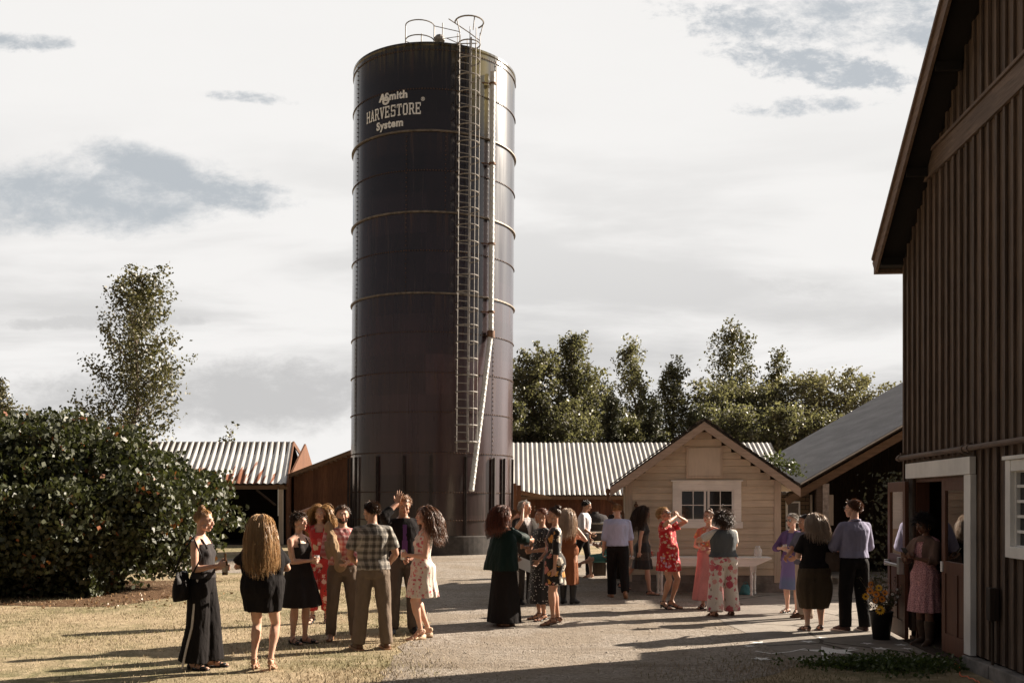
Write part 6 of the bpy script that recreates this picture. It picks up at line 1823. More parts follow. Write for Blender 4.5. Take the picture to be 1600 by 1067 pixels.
# 9 -------- green shawl, long black skirt
p = Person(handR=(.02, -.46, 1.25), poleR=(-.8, .3, -.7), handL=(.2, -.25, 1.0), hairc='auburn', head=(0, -4, 0), footL=(.09, -.04, 0), footR=(-.10, .08, 0), girth=1.12, poseR='half')
p.build(788, 977, 1.71, yaw=118, skin='tan', label='woman in a dark green shawl and floor-length black skirt with reddish brown hair')
mb = MB(); skirt(p, mb, 1.15, .05, .27, .24, .05, 7); p.cloth_obj('skirt', mb, M_blk, 2, .010, (8, 8, 2), 17)
mb = MB(); p.top(mb, 1.0, 1.46, .016); p.cloth_obj('top', mb, M_blk, 2, .004, seed=2)
mb = MB(); p.rings(mb, [(.80, .33, .22, .06, .0, .10), (.92, .32, .215, .05, 0, .08), (1.10, .29, .195, .03, 0, .05), (1.28, .265, .165, .01, 0, .02), (1.40, .225, .12, .01), (1.455, .13, .085, .012)], 40, nw=6)
mb.tube([p.J['shR'], p.J['elR'], p.J['elR'] * .45 + p.J['wrR'] * .55], [.075, .085, .075], 12); mb.prism([(0, 0), (1, 0), (1, 1)], 'z', 0, 0) if 0 else None
p.cloth_obj('shawl', mb, cloth('dark_green', (.005, .015, .012), .6, fold=.5), 2, .016, (10, 10, 4), 18, cut=lambda c: ~((c[:, 2] < .82)))
p.shoes(M_shoe_br, 'flat'); p.hair('long', .38, 1248, 9, 0.0031, .4, wave=.012, back=.5)
# 10 -------- updo, raised hand, printed trousers, white envelope
p = Person(handR=(-.24, -.14, 1.80), poleR=(-.9, -.2, -.2), handL=(.16, -.28, 1.0), hairc='ginger', head=(0, -4, 0), poseR='open', poseL='half', palmR=(.5, -.8, 0), vox=.012)
p.build(804, 943, 1.62, yaw=95, skin='fair', label='woman with a ginger updo and bare shoulders behind the green shawl, one hand raised high')
mb = MB(); p.top(mb, 1.0, 1.37, .010); p.cloth_obj('top', mb, M_blk, 2, .006, seed=5)
mb = MB(); p.trousers(mb, 1.08, .012, .100, .075, .06); p.cloth_obj('trousers', mb, dots('bw_print', (.45, .42, .38), (.03, .03, .03), 30, .36), 2, .008, seed=6)
p.shoes(M_shoe_b, 'flat'); p.hair('updo', .12, 450, 10, 0.0037, 1.0, bunpos=(0, .07, .12), bunr=.045)
mb = MB(); mb.bar((-.10, 0, .07), (.10, 0, -.07), .004, .17, up=(.3, 0, 1)); o = empty('envelope', tuple(p.world(p.J['palmL'])), R_(15), 'white envelope held low between the green shawl and the polka dot dress', 'envelope')
o.location = (gx(821, 15.3), 15.3, gz(882, 15.3)); o.rotation_euler = (0, R_(-12), R_(12)); f_ = MB(); f_.bar((-.02, -.004, .05), (.02, -.004, .045), .002, .05, up=(0, 0, 1)); mb.obj('paper_sheet', plain('white_paper', (.8, .79, .77), .6, .03, 4, 0), o); f_.obj('flap', plain('white_paper', (.8, .79, .77), .6, .03, 4, 0), o)
# 11 -------- grey haired man in a suit
p = Person(male=True, handR=(-.10, -.30, 1.15), poleR=(-1, .4, -.5), handL=(.12, -.24, 1.02), hairc='grey', head=(20, -3, 0), poseR='half', vox=.012)
p.build(821, 943, 1.78, yaw=28, skin='tan', label='grey-haired man in a dark suit jacket and pale shirt looking across the middle group')
mb = MB(); p.top(mb, .84, 1.47, .026, (1.85, .022, .022), .010, .012); p.cloth_obj('suit_jacket', mb, cloth('suit', (.040, .034, .030)), 2, .010, seed=19, cut=lambda c: ~((c[:, 1] < -.06) & (abs(c[:, 0]) < .012 + (c[:, 2] - 1.12) * .19) & (c[:, 2] > 1.12)))
mb = MB(); p.top(mb, 1.1, 1.478, .012); p.cloth_obj('shirt', mb, cloth('shirt_pale', (.62, .58, .56)), 2, .003, seed=20)
mb = MB(); p.trousers(mb, 1.03, .014); p.cloth_obj('trousers', mb, MATS['suit'], 2, .010, seed=21)
p.shoes(M_shoe_b, 'shoe'); p.hair('short', .06, 630, 11, 0.0037, 1.0)
# 12 -------- polka dot dress
p = Person(handL=(.13, -.24, 1.10), poleL=(.8, .6, -.5), handR=(-.06, -.30, 1.16), hairc='auburn', head=(0, -2, 0), poseL='half', footL=(.08, -.02, 0), heel=.03, girth=1.04)
p.build(846, 969, 1.70, yaw=-62, skin='tan', label='woman in a long black dress with white polka dots, facing left')
mb = MB(); p.top(mb, 1.0, 1.455, .014, (.35, .022, .03)); skirt(p, mb, 1.10, .27, .235, .21, .05, 8); p.cloth_obj('dress', mb, dots('polka', (.014, .013, .014), (.66, .62, .57), 30, .23), 2, .008, (9, 9, 3), 22)
p.shoes(M_shoe_b, 'sandal'); p.hair('updo', .12, 570, 12, 0.0037, 1.0, bunpos=(0, .10, .06), bunr=.045)
# 13 -------- black floral short dress, bun
p = Person(handL=(.19, -.03, .80), poleL=(.6, .8, 0), handR=(-.15, -.22, .95), hairc='brown', head=(4, 2, 0), footL=(.08, -.05, 0), footR=(-.09, .05, 0), heel=.03)
p.build(866, 976, 1.72, yaw=-84, skin='tan', label='woman in a short black dress with large pale flowers and a hair bun, facing left')
m_ = floral('black_flower_dress', (.016, .014, .013), [(.60, .52, .42), (.62, .30, .08), (.66, .60, .52), (.50, .20, .16)], 10, .44, centre=(.45, .25, .05), dens=.8, leaf=None)
mb = MB(); p.top(mb, 1.0, 1.46, .014, (1.15, .022, .028)); skirt(p, mb, 1.12, .60, .20, .185, .05, 8); p.cloth_obj('dress', mb, m_, 2, .009, (10, 10, 4), 23)
p.shoes(M_shoe_br, 'sandal'); p.hair('updo', .12, 630, 13, 0.0034, 1.0, bunpos=(0, .075, .115), bunr=.048)
# 14 -------- blonde teal hair, rust dress, boots
p = Person(handR=(-.12, -.26, 1.2), handL=(.12, -.26, 1.2), poleL=(1, .3, -.6), poleR=(-1, .3, -.6), hairc='teal', head=(16, -14, 0), vox=.012)
p.build(888, 943, 1.66, yaw=150, skin='fair', label='woman with long pale teal-tipped hair in a rust brown strappy dress and black boots')
mb = MB(); p.top(mb, 1.0, 1.30, .010); skirt(p, mb, 1.10, .36, .20, .18, .06, 8); p.cloth_obj('dress', mb, cloth('rust_dress', (.20, .075, .035)), 2, .010, seed=24)
mb = MB()
for sx in (-1, 1): mb.tube([p.spine((sx * .10, .09, 1.28)), p.spine((-sx * .05, .09, 1.40)), p.spine((-sx * .08, .03, 1.46)), p.spine((-sx * .08, -.09, 1.30))], .008, 5)
p.item(mb, 'back_strap', MATS['rust_dress']); p.shoes(M_shoe_b, 'boot', 'boot'); p.hair('long', .46, 1104, 14, 0.0032, .8, wave=.006, back=.7)
# 15 -------- far man in white shirt, striding
p = Person(male=True, handR=(-.16, -.22, .98), poleR=(-.6, .9, -.4), handL=(.2, -.1, .85), hairc='black', head=(12, 12, 0), footR=(-.08, .36, .03), footL=(.09, -.12, 0), tipR=.0, poseR='half', vox=.014, lean=4)
p.build(912, 899, 1.80, yaw=72, skin='tan', label='man in a white shirt and dark trousers striding right beyond the middle group')
mb = MB(); p.top(mb, .98, 1.475, .020, (1.1, .022, .024), .008); p.cloth_obj('shirt', mb, cloth('white_shirt', (.60, .57, .60)), 2, .010, seed=25)
mb = MB(); p.trousers(mb, 1.03, .014); p.cloth_obj('trousers', mb, M_blk2, 2, .010, seed=26); p.shoes(M_shoe_b, 'shoe'); p.hair('short', .045, 450, 15, 0.0045, .6)
phone(p, 'R', 'dark phone in the low hand of the man in the white shirt')
# 16 -------- man in pale blue shirt walking away
p = Person(male=True, handR=(-.27, -.06, .82), poleR=(-.5, .9, 0), handL=(.27, -.06, .80), poleL=(.5, .9, 0), hairc='dkblonde', head=(0, 14, 0), footR=(-.11, .26, .07), tipR=.06, footL=(.10, -.14, 0), girth=1.06, vox=.0115, lean=5, poseL='half')
p.build(965, 934, 1.74, yaw=180, skin='fair', label='man in a pale blue shirt with rolled sleeves and black trousers walking away')
mb = MB(); p.top(mb, .97, 1.475, .022, (1.05, .024, .030), .012); p.cloth_obj('shirt', mb, cloth('blue_shirt', (.42, .44, .60)), 2, .012, seed=27)
mb = MB(); p.trousers(mb, 1.03, .016, .112, .086, .078); p.cloth_obj('trousers', mb, M_blk, 2, .010, seed=28); p.belt(1.02); p.shoes(plain('shoe_tan', (.26, .13, .07), .5, .2, 9, 0), 'shoe'); p.hair('short', .03, 570, 16, 0.0037, .3)
# 17 -------- small far man
p = Person(male=True, hairc='black', vox=.018, head=(10, 0, 0)); p.build(961, 868, 1.62, yaw=20, skin='tan', label='distant dark-clothed man whose head shows above the pale blue shirt')
mb = MB(); p.top(mb, .9, 1.47, .022, (1.9, .02, .02)); p.cloth_obj('jacket', mb, M_blk2, 2, .006); mb = MB(); p.trousers(mb, 1.03, .014); p.cloth_obj('trousers', mb, M_blk2, 2, .006); p.hair('short', .03, 180, 17, 0.0067, .3)
# 18 -------- seated blonde with crossed legs
p = Person(handL=(.12, -.30, .78), handR=(-.05, -.32, .80), hip=(0, 0, -.44), footL=(.02, -.78, .26), footR=(-.10, -.40, 0), kneeL=(.1, -1, 1), kneeR=(-.1, -1, 1), hairc='blonde', vox=.014, lean=-4, head=(0, 0, 0))
p.build(948, 902, 1.70, yaw=-68, skin='fair', label='seated blonde woman in a teal dress with crossed legs, mostly behind the pale blue shirt')
mb = MB(); p.top(mb, 1.0, 1.45, .012, (.3, .02, .02)); mb.tube([p.J['hpL'] + v3(0, 0, .02), p.J['knL']], [.12, .085], 12); mb.tube([p.J['hpR'] + v3(0, 0, .02), p.J['knR']], [.12, .085], 12); p.cloth_obj('dress', mb, cloth('teal_dress', (.10, .26, .25)), 2, .008)
p.shoes(M_shoe_n, 'sandal'); p.hair('long', .3, 624, 18, 0.0043, 1.2)
wx, wy = p.root.location.x, p.root.location.y
b_ = empty('bench', (wx, wy, 0), p.root.rotation_euler[2], 'low wooden bench under the seated blonde woman', 'bench')
mb = MB(); mb.box(-.6, .5, -.12, .26, .38, .42); mb.obj('seat', M_darkx, b_)
for x_ in (-.55, .41):
    mb = MB(); mb.box(x_, x_ + .05, -.10, .24, 0, .38); mb.obj('leg', M_dark, b_)
# 19 -------- dark lace dress walking right
p = Person(handR=(-.20, .06, .84), poleR=(-.5, .9, 0), handL=(.2, -.16, .85), hairc='brown', head=(10, -2, 0), footR=(-.06, -.16, 0), footL=(.07, .42, .14), tipL=.05, vox=.0125, lean=3)
p.build(1004, 929, 1.68, yaw=80, skin='fair', label='dark-haired woman in a sheer black lace dress walking along the hut wall')
m_, t = mat('lace'); o_ = t.obj(); z_ = t.sep(o_)[2]; v_ = t.vor(o_, 70, 'DISTANCE_TO_EDGE')
bd = t.m('GREATER_THAN', t.m('SINE', t.m('MULTIPLY', z_, 19)), .15)
setp(t, col=t.mix(t.m('MULTIPLY', t.m('LESS_THAN', v_, .12), .9), t.mix(bd, (.020, .015, .012), (.085, .055, .035)), (.012, .010, .010)), rough=.8, sheen=.2); M_lace = m_
mb = MB(); p.top(mb, 1.0, 1.455, .012, (.38, .02, .022)); skirt(p, mb, 1.10, .52, .225, .215, .07, 9); p.cloth_obj('dress', mb, M_lace, 2, .010, seed=29)
p.shoes(M_shoe_b, 'sandal'); p.hair('long', .46, 1056, 19, 0.0031, .2, back=.35)
# 20 -------- red dress, hands at her face
p = Person(handR=(-.045, -.165, 1.60), handL=(.055, -.17, 1.60), poleR=(-1, -.55, .05), poleL=(1, -.55, .05), hdirR=(.5, .1, .8), hdirL=(-.5, .1, .8), palmR=(.3, .8, -.2), palmL=(-.3, .8, -.2), poseR='half', poseL='half', hairc='blonde', head=(0, -16, 0), footL=(.07, -.03, 0), footR=(-.08, .04, 0), heel=.06, lean=-6, vox=.011)
p.build(1045, 951, 1.74, yaw=48, skin='tan', label='woman in a short red floral dress with both hands up to her sunglasses')
m_ = floral('red_dress', (.42, .018, .022), [(.62, .45, .32), (.60, .25, .10), (.55, .35, .45), (.66, .50, .40)], 22, .36, dens=.62)
mb = MB(); p.top(mb, 1.0, 1.455, .016, (.5, .03, .045), .012); skirt(p, mb, 1.22, .66, .225, .205, .09, 9); p.cloth_obj('dress', mb, m_, 2, .012, (11, 11, 4), 30)
p.shoes(M_shoe_b, 'heel'); p.hair('short', .07, 630, 20, 0.0037, 1.2); p.glasses()
# 21 -------- glasses, pink skirt behind
p = Person(handR=(-.10, -.25, 1.1), handL=(.12, -.24, 1.05), hairc='chestnut', head=(-18, -4, 0), vox=.0125, skin='fair')
p.build(1107, 951, 1.63, yaw=-22, skin='fair', label='woman with glasses and a pink skirt half hidden behind the denim vest')
mb = MB(); p.top(mb, 1.0, 1.45, .014, (.5, .02, .03)); p.cloth_obj('top', mb, floral('orange_top', (.50, .16, .10), [(.62, .45, .12), (.12, .3, .3), (.6, .4, .35)], 20, .35), 2, .006)
mb = MB(); skirt(p, mb, 1.12, .16, .30, .26, .08, 9); p.cloth_obj('skirt', mb, cloth('pink_skirt', (.50, .21, .21)), 2, .010, (8, 8, 2), 31); p.shoes(M_shoe_b, 'flat'); p.hair('updo', .12, 570, 21, 0.0037, 1.0); p.glasses(False)
# 22 -------- denim vest, floral palazzo
p = Person(handL=(.20, -.34, 1.27), poleL=(1, .1, -.25), handR=(-.10, -.32, 1.15), poleR=(-1, .2, -.4), hairc='brown', head=(10, 0, 0), girth=1.30, footL=(.18, .06, 0), footR=(-.17, -.04, 0), vox=.0115, poseL='half')
p.build(1130, 962, 1.62, yaw=192, skin='fair', label='curly-haired woman in a denim vest and wide white floral trousers, seen from behind')
m_ = floral('palazzo', (.58, .52, .47), [(.50, .12, .14), (.42, .08, .12), (.55, .28, .26)], 11, .42, dens=.66, leaf=(.20, .17, .14))
mb = MB(); p.trousers(mb, 1.12, .020, .112, .098, .112, .05); p.cloth_obj('trousers', mb, m_, 2, .018, (12, 12, 3.5), 32)
mb = MB(); p.top(mb, 1.0, 1.46, .026, None, .008, .01); p.cloth_obj('denim_vest', mb, cloth('denim', (.085, .092, .098), .8), 2, .010, seed=33)
mb = MB()
for nm, sx in (('L', 1), ('R', -1)):
    sh, el = p.J['sh' + nm], p.J['el' + nm]; mb.tube([p.spine((sx * .06, .016, 1.42)), sh], [.06, .068], 12); p.limb2(mb, [sh, sh + (el - sh) * .72], [(.070, .072)])
p.cloth_obj('lace_sleeve', mb, dots('white_lace', (.60, .55, .50), (.30, .24, .20), 60, .25), 2, .006, seed=34)
p.shoes(M_shoe_br, 'flat'); p.hair('curly', .22, 1152, 22, 0.0035, 1.5, back=.6)
# 23 -------- older woman in purple
p = Person(handR=(-.10, -.24, 1.16), poleR=(-.9, .4, -.6), handL=(.12, -.25, 1.12), hairc='grey', head=(-10, 2, 0), vox=.0115, poseR='half', footL=(.09, -.04, 0))
p.build(1238, 958, 1.58, yaw=-38, skin='pale', label='older woman with short grey hair, sunglasses and a purple cardigan near the hut corner')
mb = MB(); p.top(mb, 1.0, 1.43, .012); skirt(p, mb, 1.12, .43, .225, .20, .05, 8); m_, t = mat('purple_dress'); z_ = t.sep(t.obj())[2]; nz = t.noise(t.obj(), 7, 3, .5)
setp(t, col=t.ramp(t.m('ADD', z_, t.m('MULTIPLY', nz, .2)), [(0, (.13, .10, .26)), (.62, (.11, .15, .28)), (.72, (.15, .12, .30)), (1, (.16, .12, .28))]), rough=.8); p.cloth_obj('dress', mb, m_, 2, .008, seed=35)
mb = MB(); p.top(mb, .92, 1.46, .024, (1.5, .022, .03), .006, .01); p.cloth_obj('cardigan', mb, cloth('purple_knit', (.13, .08, .19)), 2, .008, seed=36, cut=lambda c: ~((c[:, 1] < -.05) & (abs(c[:, 0]) < .055)))
p.shoes(M_shoe_b, 'flat'); p.hair('short', .05, 630, 23, 0.0037, 1.1); p.glasses(); cup(p, 'R', 'clear drink cup held by the older woman in purple', (.5, .30, .10))
# 24 -------- person in grey-blue tee
p = Person(male=True, handR=(-.05, -.34, 1.05), handL=(.14, -.30, 1.05), poleL=(.8, .5, -.6), hairc='black', head=(0, 2, 0), vox=.0115, poseL='half')
p.build(1257, 966, 1.57, yaw=-66, skin='tan', label='dark-haired person in a grey-blue T-shirt and beige trousers behind the black tunic')
mb = MB(); p.top(mb, .92, 1.475, .024, (.85, .026, .034), .012); p.cloth_obj('t_shirt', mb, cloth('greyblue', (.13, .13, .17)), 2, .010, seed=37)
mb = MB(); p.trousers(mb, 1.03, .016); p.cloth_obj('trousers', mb, cloth('beige', (.42, .35, .29)), 2, .010, seed=38); p.shoes(M_shoe_br, 'shoe'); p.hair('short', .06, 570, 24, 0.0037, 1.0)
# 25 -------- black top, brown bubble skirt
p = Person(handR=(-.16, -.22, 1.0), handL=(.12, -.26, 1.08), hairc='ash', head=(12, 0, 0), girth=1.16, vox=.0115, footL=(.12, .02, 0), footR=(-.11, -.02, 0), poseL='half')
p.build(1272, 985, 1.61, yaw=186, skin='fair', label='woman with wavy ash blonde hair, black tunic and brown bubble skirt, back to the camera')
mb = MB(); skirt(p, mb, .95, .335, .20, .18, .07, 12, mid=.055); p.cloth_obj('skirt', mb, cloth('olive_brown', (.062, .045, .028)), 2, .012, (16, 16, 3), 39)
mb = MB(); p.top(mb, 1.0, 1.465, .022, (.8, .03, .04), .010); skirt(p, mb, 1.12, .575, .245, .225, .03, 8); p.cloth_obj('tunic', mb, M_blk, 2, .010, seed=40)
p.shoes(plain('sandal_brown', (.045, .022, .015), .5, .2, 9, 0), 'sandal'); p.hair('long', .36, 1248, 25, 0.0032, .4, wave=.010, back=.6)
bag(p, (-.25, .10, 1.04), .26, .26, .09, cloth('bag_taupe', (.11, .078, .058), .6), 'taupe shoulder bag on the woman in the black tunic', [(-.25, .16, 1.16), (-.22, .12, 1.33), (-.17, .02, 1.475), (-.22, -.06, 1.33), (-.25, .03, 1.16)])
# 26 -------- tall man in blue shirt
p = Person(male=True, handR=(-.12, -.24, 1.08), poleR=(-.8, .6, -.6), handL=(.14, -.26, 1.08), poleL=(.8, .6, -.6), hairc='chestnut', head=(28, 0, 0), footL=(.12, -.03, 0), footR=(-.12, .05, 0), poseL='half', poseR='half')
p.build(1334, 986, 1.80, yaw=196, skin='fair', label='tall man in a lavender blue shirt and black trousers standing by the open barn wing')
mb = MB(); p.top(mb, .985, 1.48, .024, (1.55, .026, .030), .014); p.cloth_obj('shirt', mb, cloth('lavender_shirt', (.26, .25, .35)), 2, .012, (11, 11, 6), 41)
mb = MB(); mb.tube([p.nb + v3(.058 * math.cos(a), .018 + .058 * math.sin(a), .03 + .010 * math.sin(a)) for a in np.linspace(0, 2 * PI, 14)[:-1]], .017, 6, closed=True); p.item(mb, 'collar', MATS['lavender_shirt'], True)
mb = MB(); p.trousers(mb, 1.03, .016, .112, .086, .078); p.cloth_obj('trousers', mb, M_blk, 2, .012, (12, 12, 6), 42); p.belt(1.02)
p.shoes(plain('shoe_maroon', (.05, .02, .016), .6, .2, 9, 0), 'shoe', sole=plain('sole_white', (.55, .50, .45), .6, .1, 9, 0)); p.hair('short', .045, 780, 26, 0.0032, .6); p.glasses(False)
# 27 -------- woman in the barn doorway
p = Person(handR=(-.05, -.30, 1.19), handL=(.07, -.30, 1.19), poleL=(.8, .5, -.7), poleR=(-.8, .5, -.7), hairc='black', head=(0, 22, 0), poseL='half', poseR='half', footL=(.10, -.06, 0), footR=(-.10, .06, 0), hdirL=(-.2, -1, .2), hdirR=(.2, -1, .2), palmL=(-.3, 0, 1), palmR=(.3, 0, 1))
p.build(1446, 1002, 1.62, yaw=-62, skin='brown', label='woman in a pink lace dress and boots looking at her phone in the barn doorway', loc=(5.13, 12.36))
m_, t = mat('pink_lace'); o_ = t.obj(); v_ = t.vor(o_, 42, 'DISTANCE_TO_EDGE'); v2 = t.vor(o_, 90)
setp(t, col=t.mix(t.step(v_, .02, .16), (.78, .42, .41), (.46, .20, .21)), rough=.85, normal=t.bump(t.m('ADD', v_, v2), .7, .01)); M_pl = m_
mb = MB(); p.top(mb, 1.0, 1.44, .014, (.3, .02, .02)); skirt(p, mb, 1.12, .46, .225, .205, .07, 10); p.cloth_obj('dress', mb, M_pl, 2, .010, seed=43)
mb = MB(); p.rings(mb, [(1.16, .20, .165, .015, 0, .05), (1.26, .215, .165, .01, 0, .05), (1.36, .225, .14, .01, 0, .02), (1.43, .18, .10, .012), (1.475, .08, .07, .014)], 36, nw=7)
for nm in 'LR': mb.tube([p.J['sh' + nm], p.J['el' + nm], p.J['el' + nm] * .7 + p.J['wr' + nm] * .3], [.07, .075, .065], 12)
p.cloth_obj('scarf', mb, cloth('brown_scarf', (.17, .105, .08)), 2, .014, seed=44, cut=lambda c: ~((c[:, 1] < -.06) & (abs(c[:, 0]) < .06) & (c[:, 2] < 1.40)))
p.shoes(plain('boot_brown', (.075, .045, .028), .5, .3, 9, .1), 'boot', 'boot'); p.hair('curly', .11, 1008, 27, 0.0037, 1.6)
mb = MB()
for sx in (-1, 1): mb.tube([p.hc + p.Rh @ (v3(sx * .084, .012, -.055) + v3(0, .022 * math.cos(a), .022 * math.sin(a))) for a in np.linspace(0, 2 * PI, 13)[:-1]], .0028, 5, closed=True)
p.item(mb, 'hoop_earring', plain('gold', (.6, .42, .2), .3, .1, 5, 0, metal=.8))
phone(p, 'L', 'phone held in both hands by the woman in the barn doorway', loc=p.J['palmL'] * .5 + p.J['palmR'] * .5 + v3(0, -.03, .03), r_=(R_(35), 0, 0))

# ------------------------------------------------------------------ table, planter and small things
tb = empty('table', (gx(985, 19.35), 19.42, 0), R_(-5.5), 'long white table with turned legs along the hut wall', 'table')
TL = gx(1200, 19.3) - gx(985, 19.35)
mb = MB(); mb.box(0, TL, -.32, .20, .70, .735); mb.obj('tabletop', M_white2, tb, bevel=.006)
mb = MB(); mb.prism([(.02, .70), (TL - .02, .70), (TL - .32, .565), (.38, .565)], 'y', -.30, -.275); mb.obj('apron', M_white2, tb)
for x_, y_ in ((.55, .12), (TL - .36, -.18), (TL - .26, .12), (.60, -.16)):
    mb = MB(); mb.box(x_ - .035, x_ + .035, y_ - .035, y_ + .035, .46, .70); mb.lathe([(.03, .0), (.03, .05), (.022, .07), (.030, .12), (.024, .2), (.034, .36), (.022, .41), (.034, .45), (.034, .46)], (x_, y_, 0), 12); mb.obj('leg', M_white2, tb)
def on_table(name, lab, cat, x_, parts, y_=-.05):
    w_ = tb.matrix_basis @ Vector((x_, y_, .736)); o = empty(name, tuple(w_), 0, lab, cat)
    for pn, mb, mm in parts: mb.obj(pn, mm, o, smooth=True)
mb = MB(); mb.lathe([(0, 0), (.065, 0), (.075, .02), (.075, .13), (.05, .17), (.045, .18)], n_=18); m2 = MB(); m2.lathe([(.046, .18), (.046, .21), (.0, .212)], n_=14)
on_table('water_jug', 'clear water jug at the right end of the white table', 'jug', TL - .22, [('jug_body', mb, M_cup), ('lid', m2, M_cup)])
mb = MB(); mb.lathe([(0, 0), (.028, 0), (.036, .11), (.034, .11), (.026, .01)], n_=14); m2 = MB(); m2.lathe([(.034, .10), (.038, .105), (.038, .112), (.034, .112)], n_=14, cap=False)
on_table('cup', 'red plastic cup on the left end of the white table', 'cup', .40, [('cup_body', mb, plain('red_plastic', (.50, .07, .05), .4, .05, 5, 0)), ('rim', m2, M_white)])
o = empty('tote_bag', (gx(1165, 19.2), 19.2, 0), .2, 'teal cloth bag on the ground under the white table', 'bag')
mb = MB(); V = []
for i in range(7):
    f = i / 6
    for j in range(18):
        a = 2 * PI * j / 18; r = (1 - .55 * f ** 1.5) * (1 + .12 * math.sin(3 * a + i)); V.append((.14 * r * math.cos(a), .09 * r * math.sin(a), .19 * f + .015 * math.sin(2 * a)))
mb.add(V, [(i * 18 + j, i * 18 + (j + 1) % 18, (i + 1) * 18 + (j + 1) % 18, (i + 1) * 18 + j) for i in range(6) for j in range(18)] + [tuple(range(17, -1, -1)), tuple(108 + j for j in range(18))])
mb.obj('bag_body', cloth('teal_bag', (.07, .19, .20)), o, smooth=True); mb = MB(); mb.tube([(.05 * math.cos(a), 0, .18 + .07 * math.sin(a)) for a in np.linspace(0, PI, 9)], .007, 5); mb.obj('handle', MATS['teal_bag'], o)
# planter with yellow flowers
bx_, by_ = gnd(1377, 999)
o = empty('flower_bucket', (bx_, by_, .008), 0, 'black bucket planter of yellow flowers and dried sprigs beside the open barn door', 'planter')
mb = MB(); mb.lathe([(0, 0), (.105, 0), (.145, .34), (.152, .345), (.152, .365), (.142, .365), (.135, .32), (0, .31)], n_=28, cap=False); mb.obj('bucket', M_black, o, smooth=True)
rg = random.Random(5); mb = MB(); heads_y = []; P_l = []
sprig = []
for i in range(46):
    a = rg.uniform(0, 2 * PI); sp_ = rg.uniform(.05, .30); h = rg.uniform(.18, .50); b0 = (rg.uniform(-.07, .07), rg.uniform(-.07, .07), .3)
    tip = (b0[0] + math.cos(a) * sp_, b0[1] + math.sin(a) * sp_ * .8, .33 + h)
    mb.tube([b0, ((b0[0] + tip[0]) / 2 + .01, (b0[1] + tip[1]) / 2, .3 + h * .62), tip], [.0035, .003, .0015], 4, cap=False); sprig.append(tip)
    for k in range(18):
        f = rg.uniform(.3, 1.0); P_l.append((b0[0] + (tip[0] - b0[0]) * f + rg.gauss(0, .02), b0[1] + (tip[1] - b0[1]) * f + rg.gauss(0, .02), .3 + (tip[2] - .3) * f + rg.gauss(0, .02)))
mb.obj('stems', M_twig, o)
link(leaf_cloud('foliage', np.array(P_l), .035, leafmat('planter_leaf', (.035, .05, .018), (.10, .075, .035), trans=.15), 3), o)
M_yel = plain('petal_yellow', (.95, .50, .03), .6, .12, 20, 0); M_oran = plain('petal_orange', (.85, .30, .03), .6, .12, 20, 0); M_cent = plain('flower_centre', (.10, .04, .015), .8, .2, 30, 0)
def flower(c, r, nrm, m_):
    fl = MB(); nrm = Vector(nrm).normalized(); u_ = nrm.orthogonal().normalized(); v_ = nrm.cross(u_); c = Vector(c)
    for k in range(13):
        a = 2 * PI * k / 13; dr = u_ * math.cos(a) + v_ * math.sin(a); sd_ = nrm.cross(dr)
        fl.add([c + dr * r * .2, c + dr * r * .62 + sd_ * r * .17 + nrm * r * .08, c + dr * r + nrm * r * .02, c + dr * r * .62 - sd_ * r * .17 + nrm * r * .08], [(0, 1, 2, 3)])
    f_ = fl.obj('blossom', m_, o); ce = MB(); ce.ball(c + nrm * r * .06, r * .17, 8, 6); cc_ = ce.obj('centre', M_cent, f_)
for (x_, y_, z_, r, mm) in [(-.09, -.20, .40, .070, M_yel), (-.13, -.17, .60, .055, M_oran), (-.20, -.14, .64, .055, M_oran), (-.09, -.16, .68, .05, M_yel), (-.17, -.10, .72, .05, M_oran), (-.06, -.19, .54, .05, M_oran), (-.22, -.05, .56, .05, M_yel), (-.15, -.2, .52, .045, M_oran), (-.02, -.18, .62, .045, M_oran), (.08, -.17, .60, .02, M_white), (.15, -.14, .66, .018, M_white), (.17, -.1, .56, .02, M_white), (.12, -.18, .50, .018, M_white)]:
    flower((x_, y_, z_), r, (rg.uniform(-.3, .2), -1, rg.uniform(.0, .5)), mm)
# chalk stars on the concrete
M_chalk = plain('chalk', (.85, .82, .78), .95, .25, 60, 0)
rg = random.Random(11)
for i, (px, py, r) in enumerate([(1300, 1018, .30), (1186, 1005, .11), (1262, 1003, .09), (1284, 997, .07), (1293, 1028, .07), (1332, 1023, .08), (1376, 1014, .10), (1388, 1026, .09), (1330, 1013, .06), (1408, 1008, .07), (1355, 1006, .07), (1190, 1030, .10), (1418, 1014, .06), (1254, 1032, .08), (1170, 1010, .07), (1340, 1030, .06)]):
    x_, y_ = gnd(px, py); a0 = rg.uniform(0, 6.28); r *= 1.3
    pts = [((r if k % 2 == 0 else r * .40) * math.cos(a0 + k * PI / 5), (r if k % 2 == 0 else r * .40) * math.sin(a0 + k * PI / 5)) for k in range(10)]
    mb = MB(); mb.prism(pts, 'z', 0, .001); q = mb.obj('chalk_star', M_chalk); q.location = (x_, y_, .0105)
    tag(q, 'large white chalk star drawn on the concrete in front of the barn door' if i == 0 else 'small white chalk star on the concrete around the large chalk star', 'chalk drawing', 'chalk stars on the concrete' if i == 0 else 'small chalk stars on the concrete')
mb = MB(); pts = [gnd(*q) for q in [(1180, 1018), (1205, 1022), (1235, 1019), (1258, 1014)]]
for a, b in zip(pts, pts[1:]): mb.bar((a[0], a[1], .0115), (b[0], b[1], .0115), .03, .001)
tag(mb.obj('chalk_line', M_chalk), 'white chalk streak to the left of the large chalk star', 'chalk drawing')
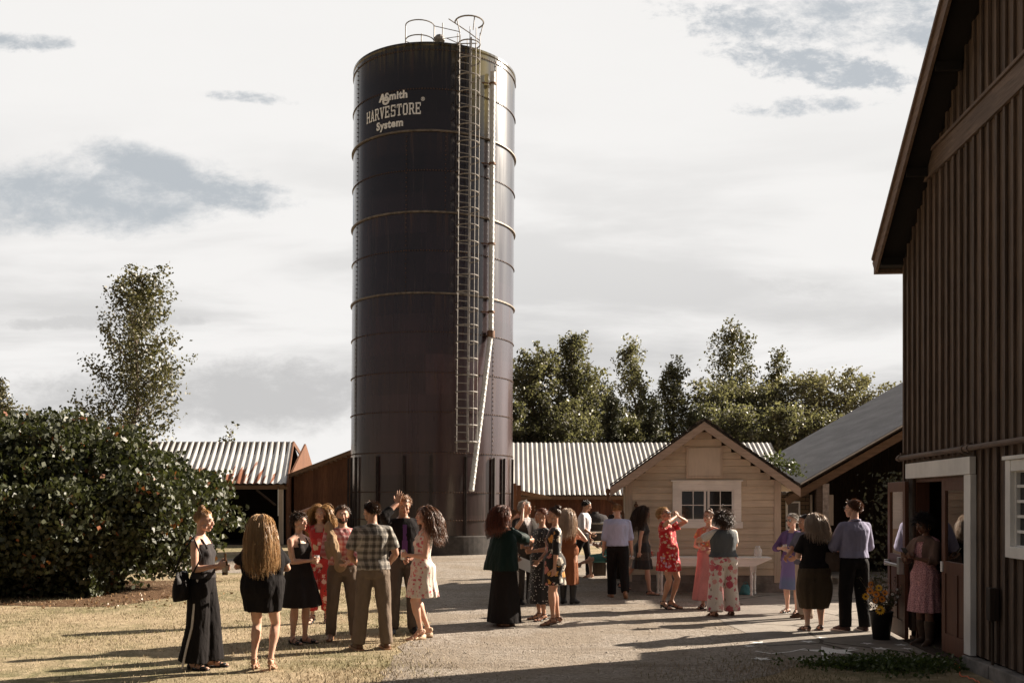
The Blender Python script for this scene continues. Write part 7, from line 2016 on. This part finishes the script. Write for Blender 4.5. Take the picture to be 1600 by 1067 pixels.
# orange extension cord
mb = MB(); pts = [(*gnd(*q), .02) for q in [(1470, 1018), (1478, 1024), (1482, 1034), (1492, 1038), (1499, 1046), (1500, 1056), (1515, 1062), (1528, 1068), (1540, 1080)]]
P2 = []
for i in range(len(pts) - 1):
    for j in range(5):
        f = j / 5; P2.append((pts[i][0] * (1 - f) + pts[i + 1][0] * f, pts[i][1] * (1 - f) + pts[i + 1][1] * f, .02 + .012 * math.sin(i * 2 + j)))
mb.tube(P2, .006, 6); tag(mb.obj('extension_cord', plain('orange_cord', (.75, .16, .06), .5, .05, 5, 0)), 'orange extension cord lying from the barn threshold into the weeds', 'cord')
# vine over the hut's right eave
rgn = np.random.default_rng(15); root = empty('vine', (gx(1212, 22), 22, 0), 0, 'leafy vine poking up between the hut roof and the grey metal roof', 'plant')
mb = MB(); mb.tube([(0, 0, 0), (.0, 0, 1.6), (-.1, 0, 2.5), (.2, 0, 2.85)], [.03, .025, .015, .006], 5); mb.tube([(-.05, 0, 2.3), (.25, -.1, 2.55), (.42, -.2, 2.45)], [.015, .01, .005], 5); mb.obj('stem', M_twig, root)
Pv = np.vstack([rgn.normal(size=(170, 3)) * v3(.14, .14, .09) + v3(-.08, 0, 2.72), rgn.normal(size=(170, 3)) * v3(.16, .12, .07) + v3(.24, -.1, 2.58), rgn.normal(size=(50, 3)) * v3(.12, .1, .06) + v3(.42, -.2, 2.44)])
link(leaf_cloud('foliage', Pv, .085, leafmat('leaf_vine', (.045, .06, .02), (.10, .11, .045), trans=.25), 6), root)
# small far props by the long shed
o = empty('wooden_bench', (gx(928, 44), 44, 0), .1, 'small pale wooden bench far off by the long brown shed', 'bench')
mb = MB(); mb.box(-.75, .75, -.2, .2, .40, .45); mb.obj('seat', M_tantrim, o)
for x_ in (-.68, .6):
    mb = MB(); mb.box(x_, x_ + .08, -.18, .18, 0, .40); mb.obj('leg', M_tantrim, o)
o = empty('storage_tank', (gx(930, 46.0), 46.0, 0), 0, 'pale round tank standing against the long brown shed', 'tank')
mb = MB(); mb.lathe([(0, 0), (.62, 0), (.64, .1), (.64, .95), (.5, 1.15), (.15, 1.25), (.15, 1.32), (0, 1.32)], n_=24, cap=False); mb.obj('tank_body', plain('tank_grey', (.28, .24, .21), .6, .2, 3, .1), o, smooth=True)
mb = MB(); mb.lathe([(.645, .35), (.66, .37), (.66, .42), (.645, .44)], n_=24, cap=False); mb.lathe([(.645, .75), (.66, .77), (.66, .82), (.645, .84)], n_=24, cap=False); mb.obj('band', M_steel, o)
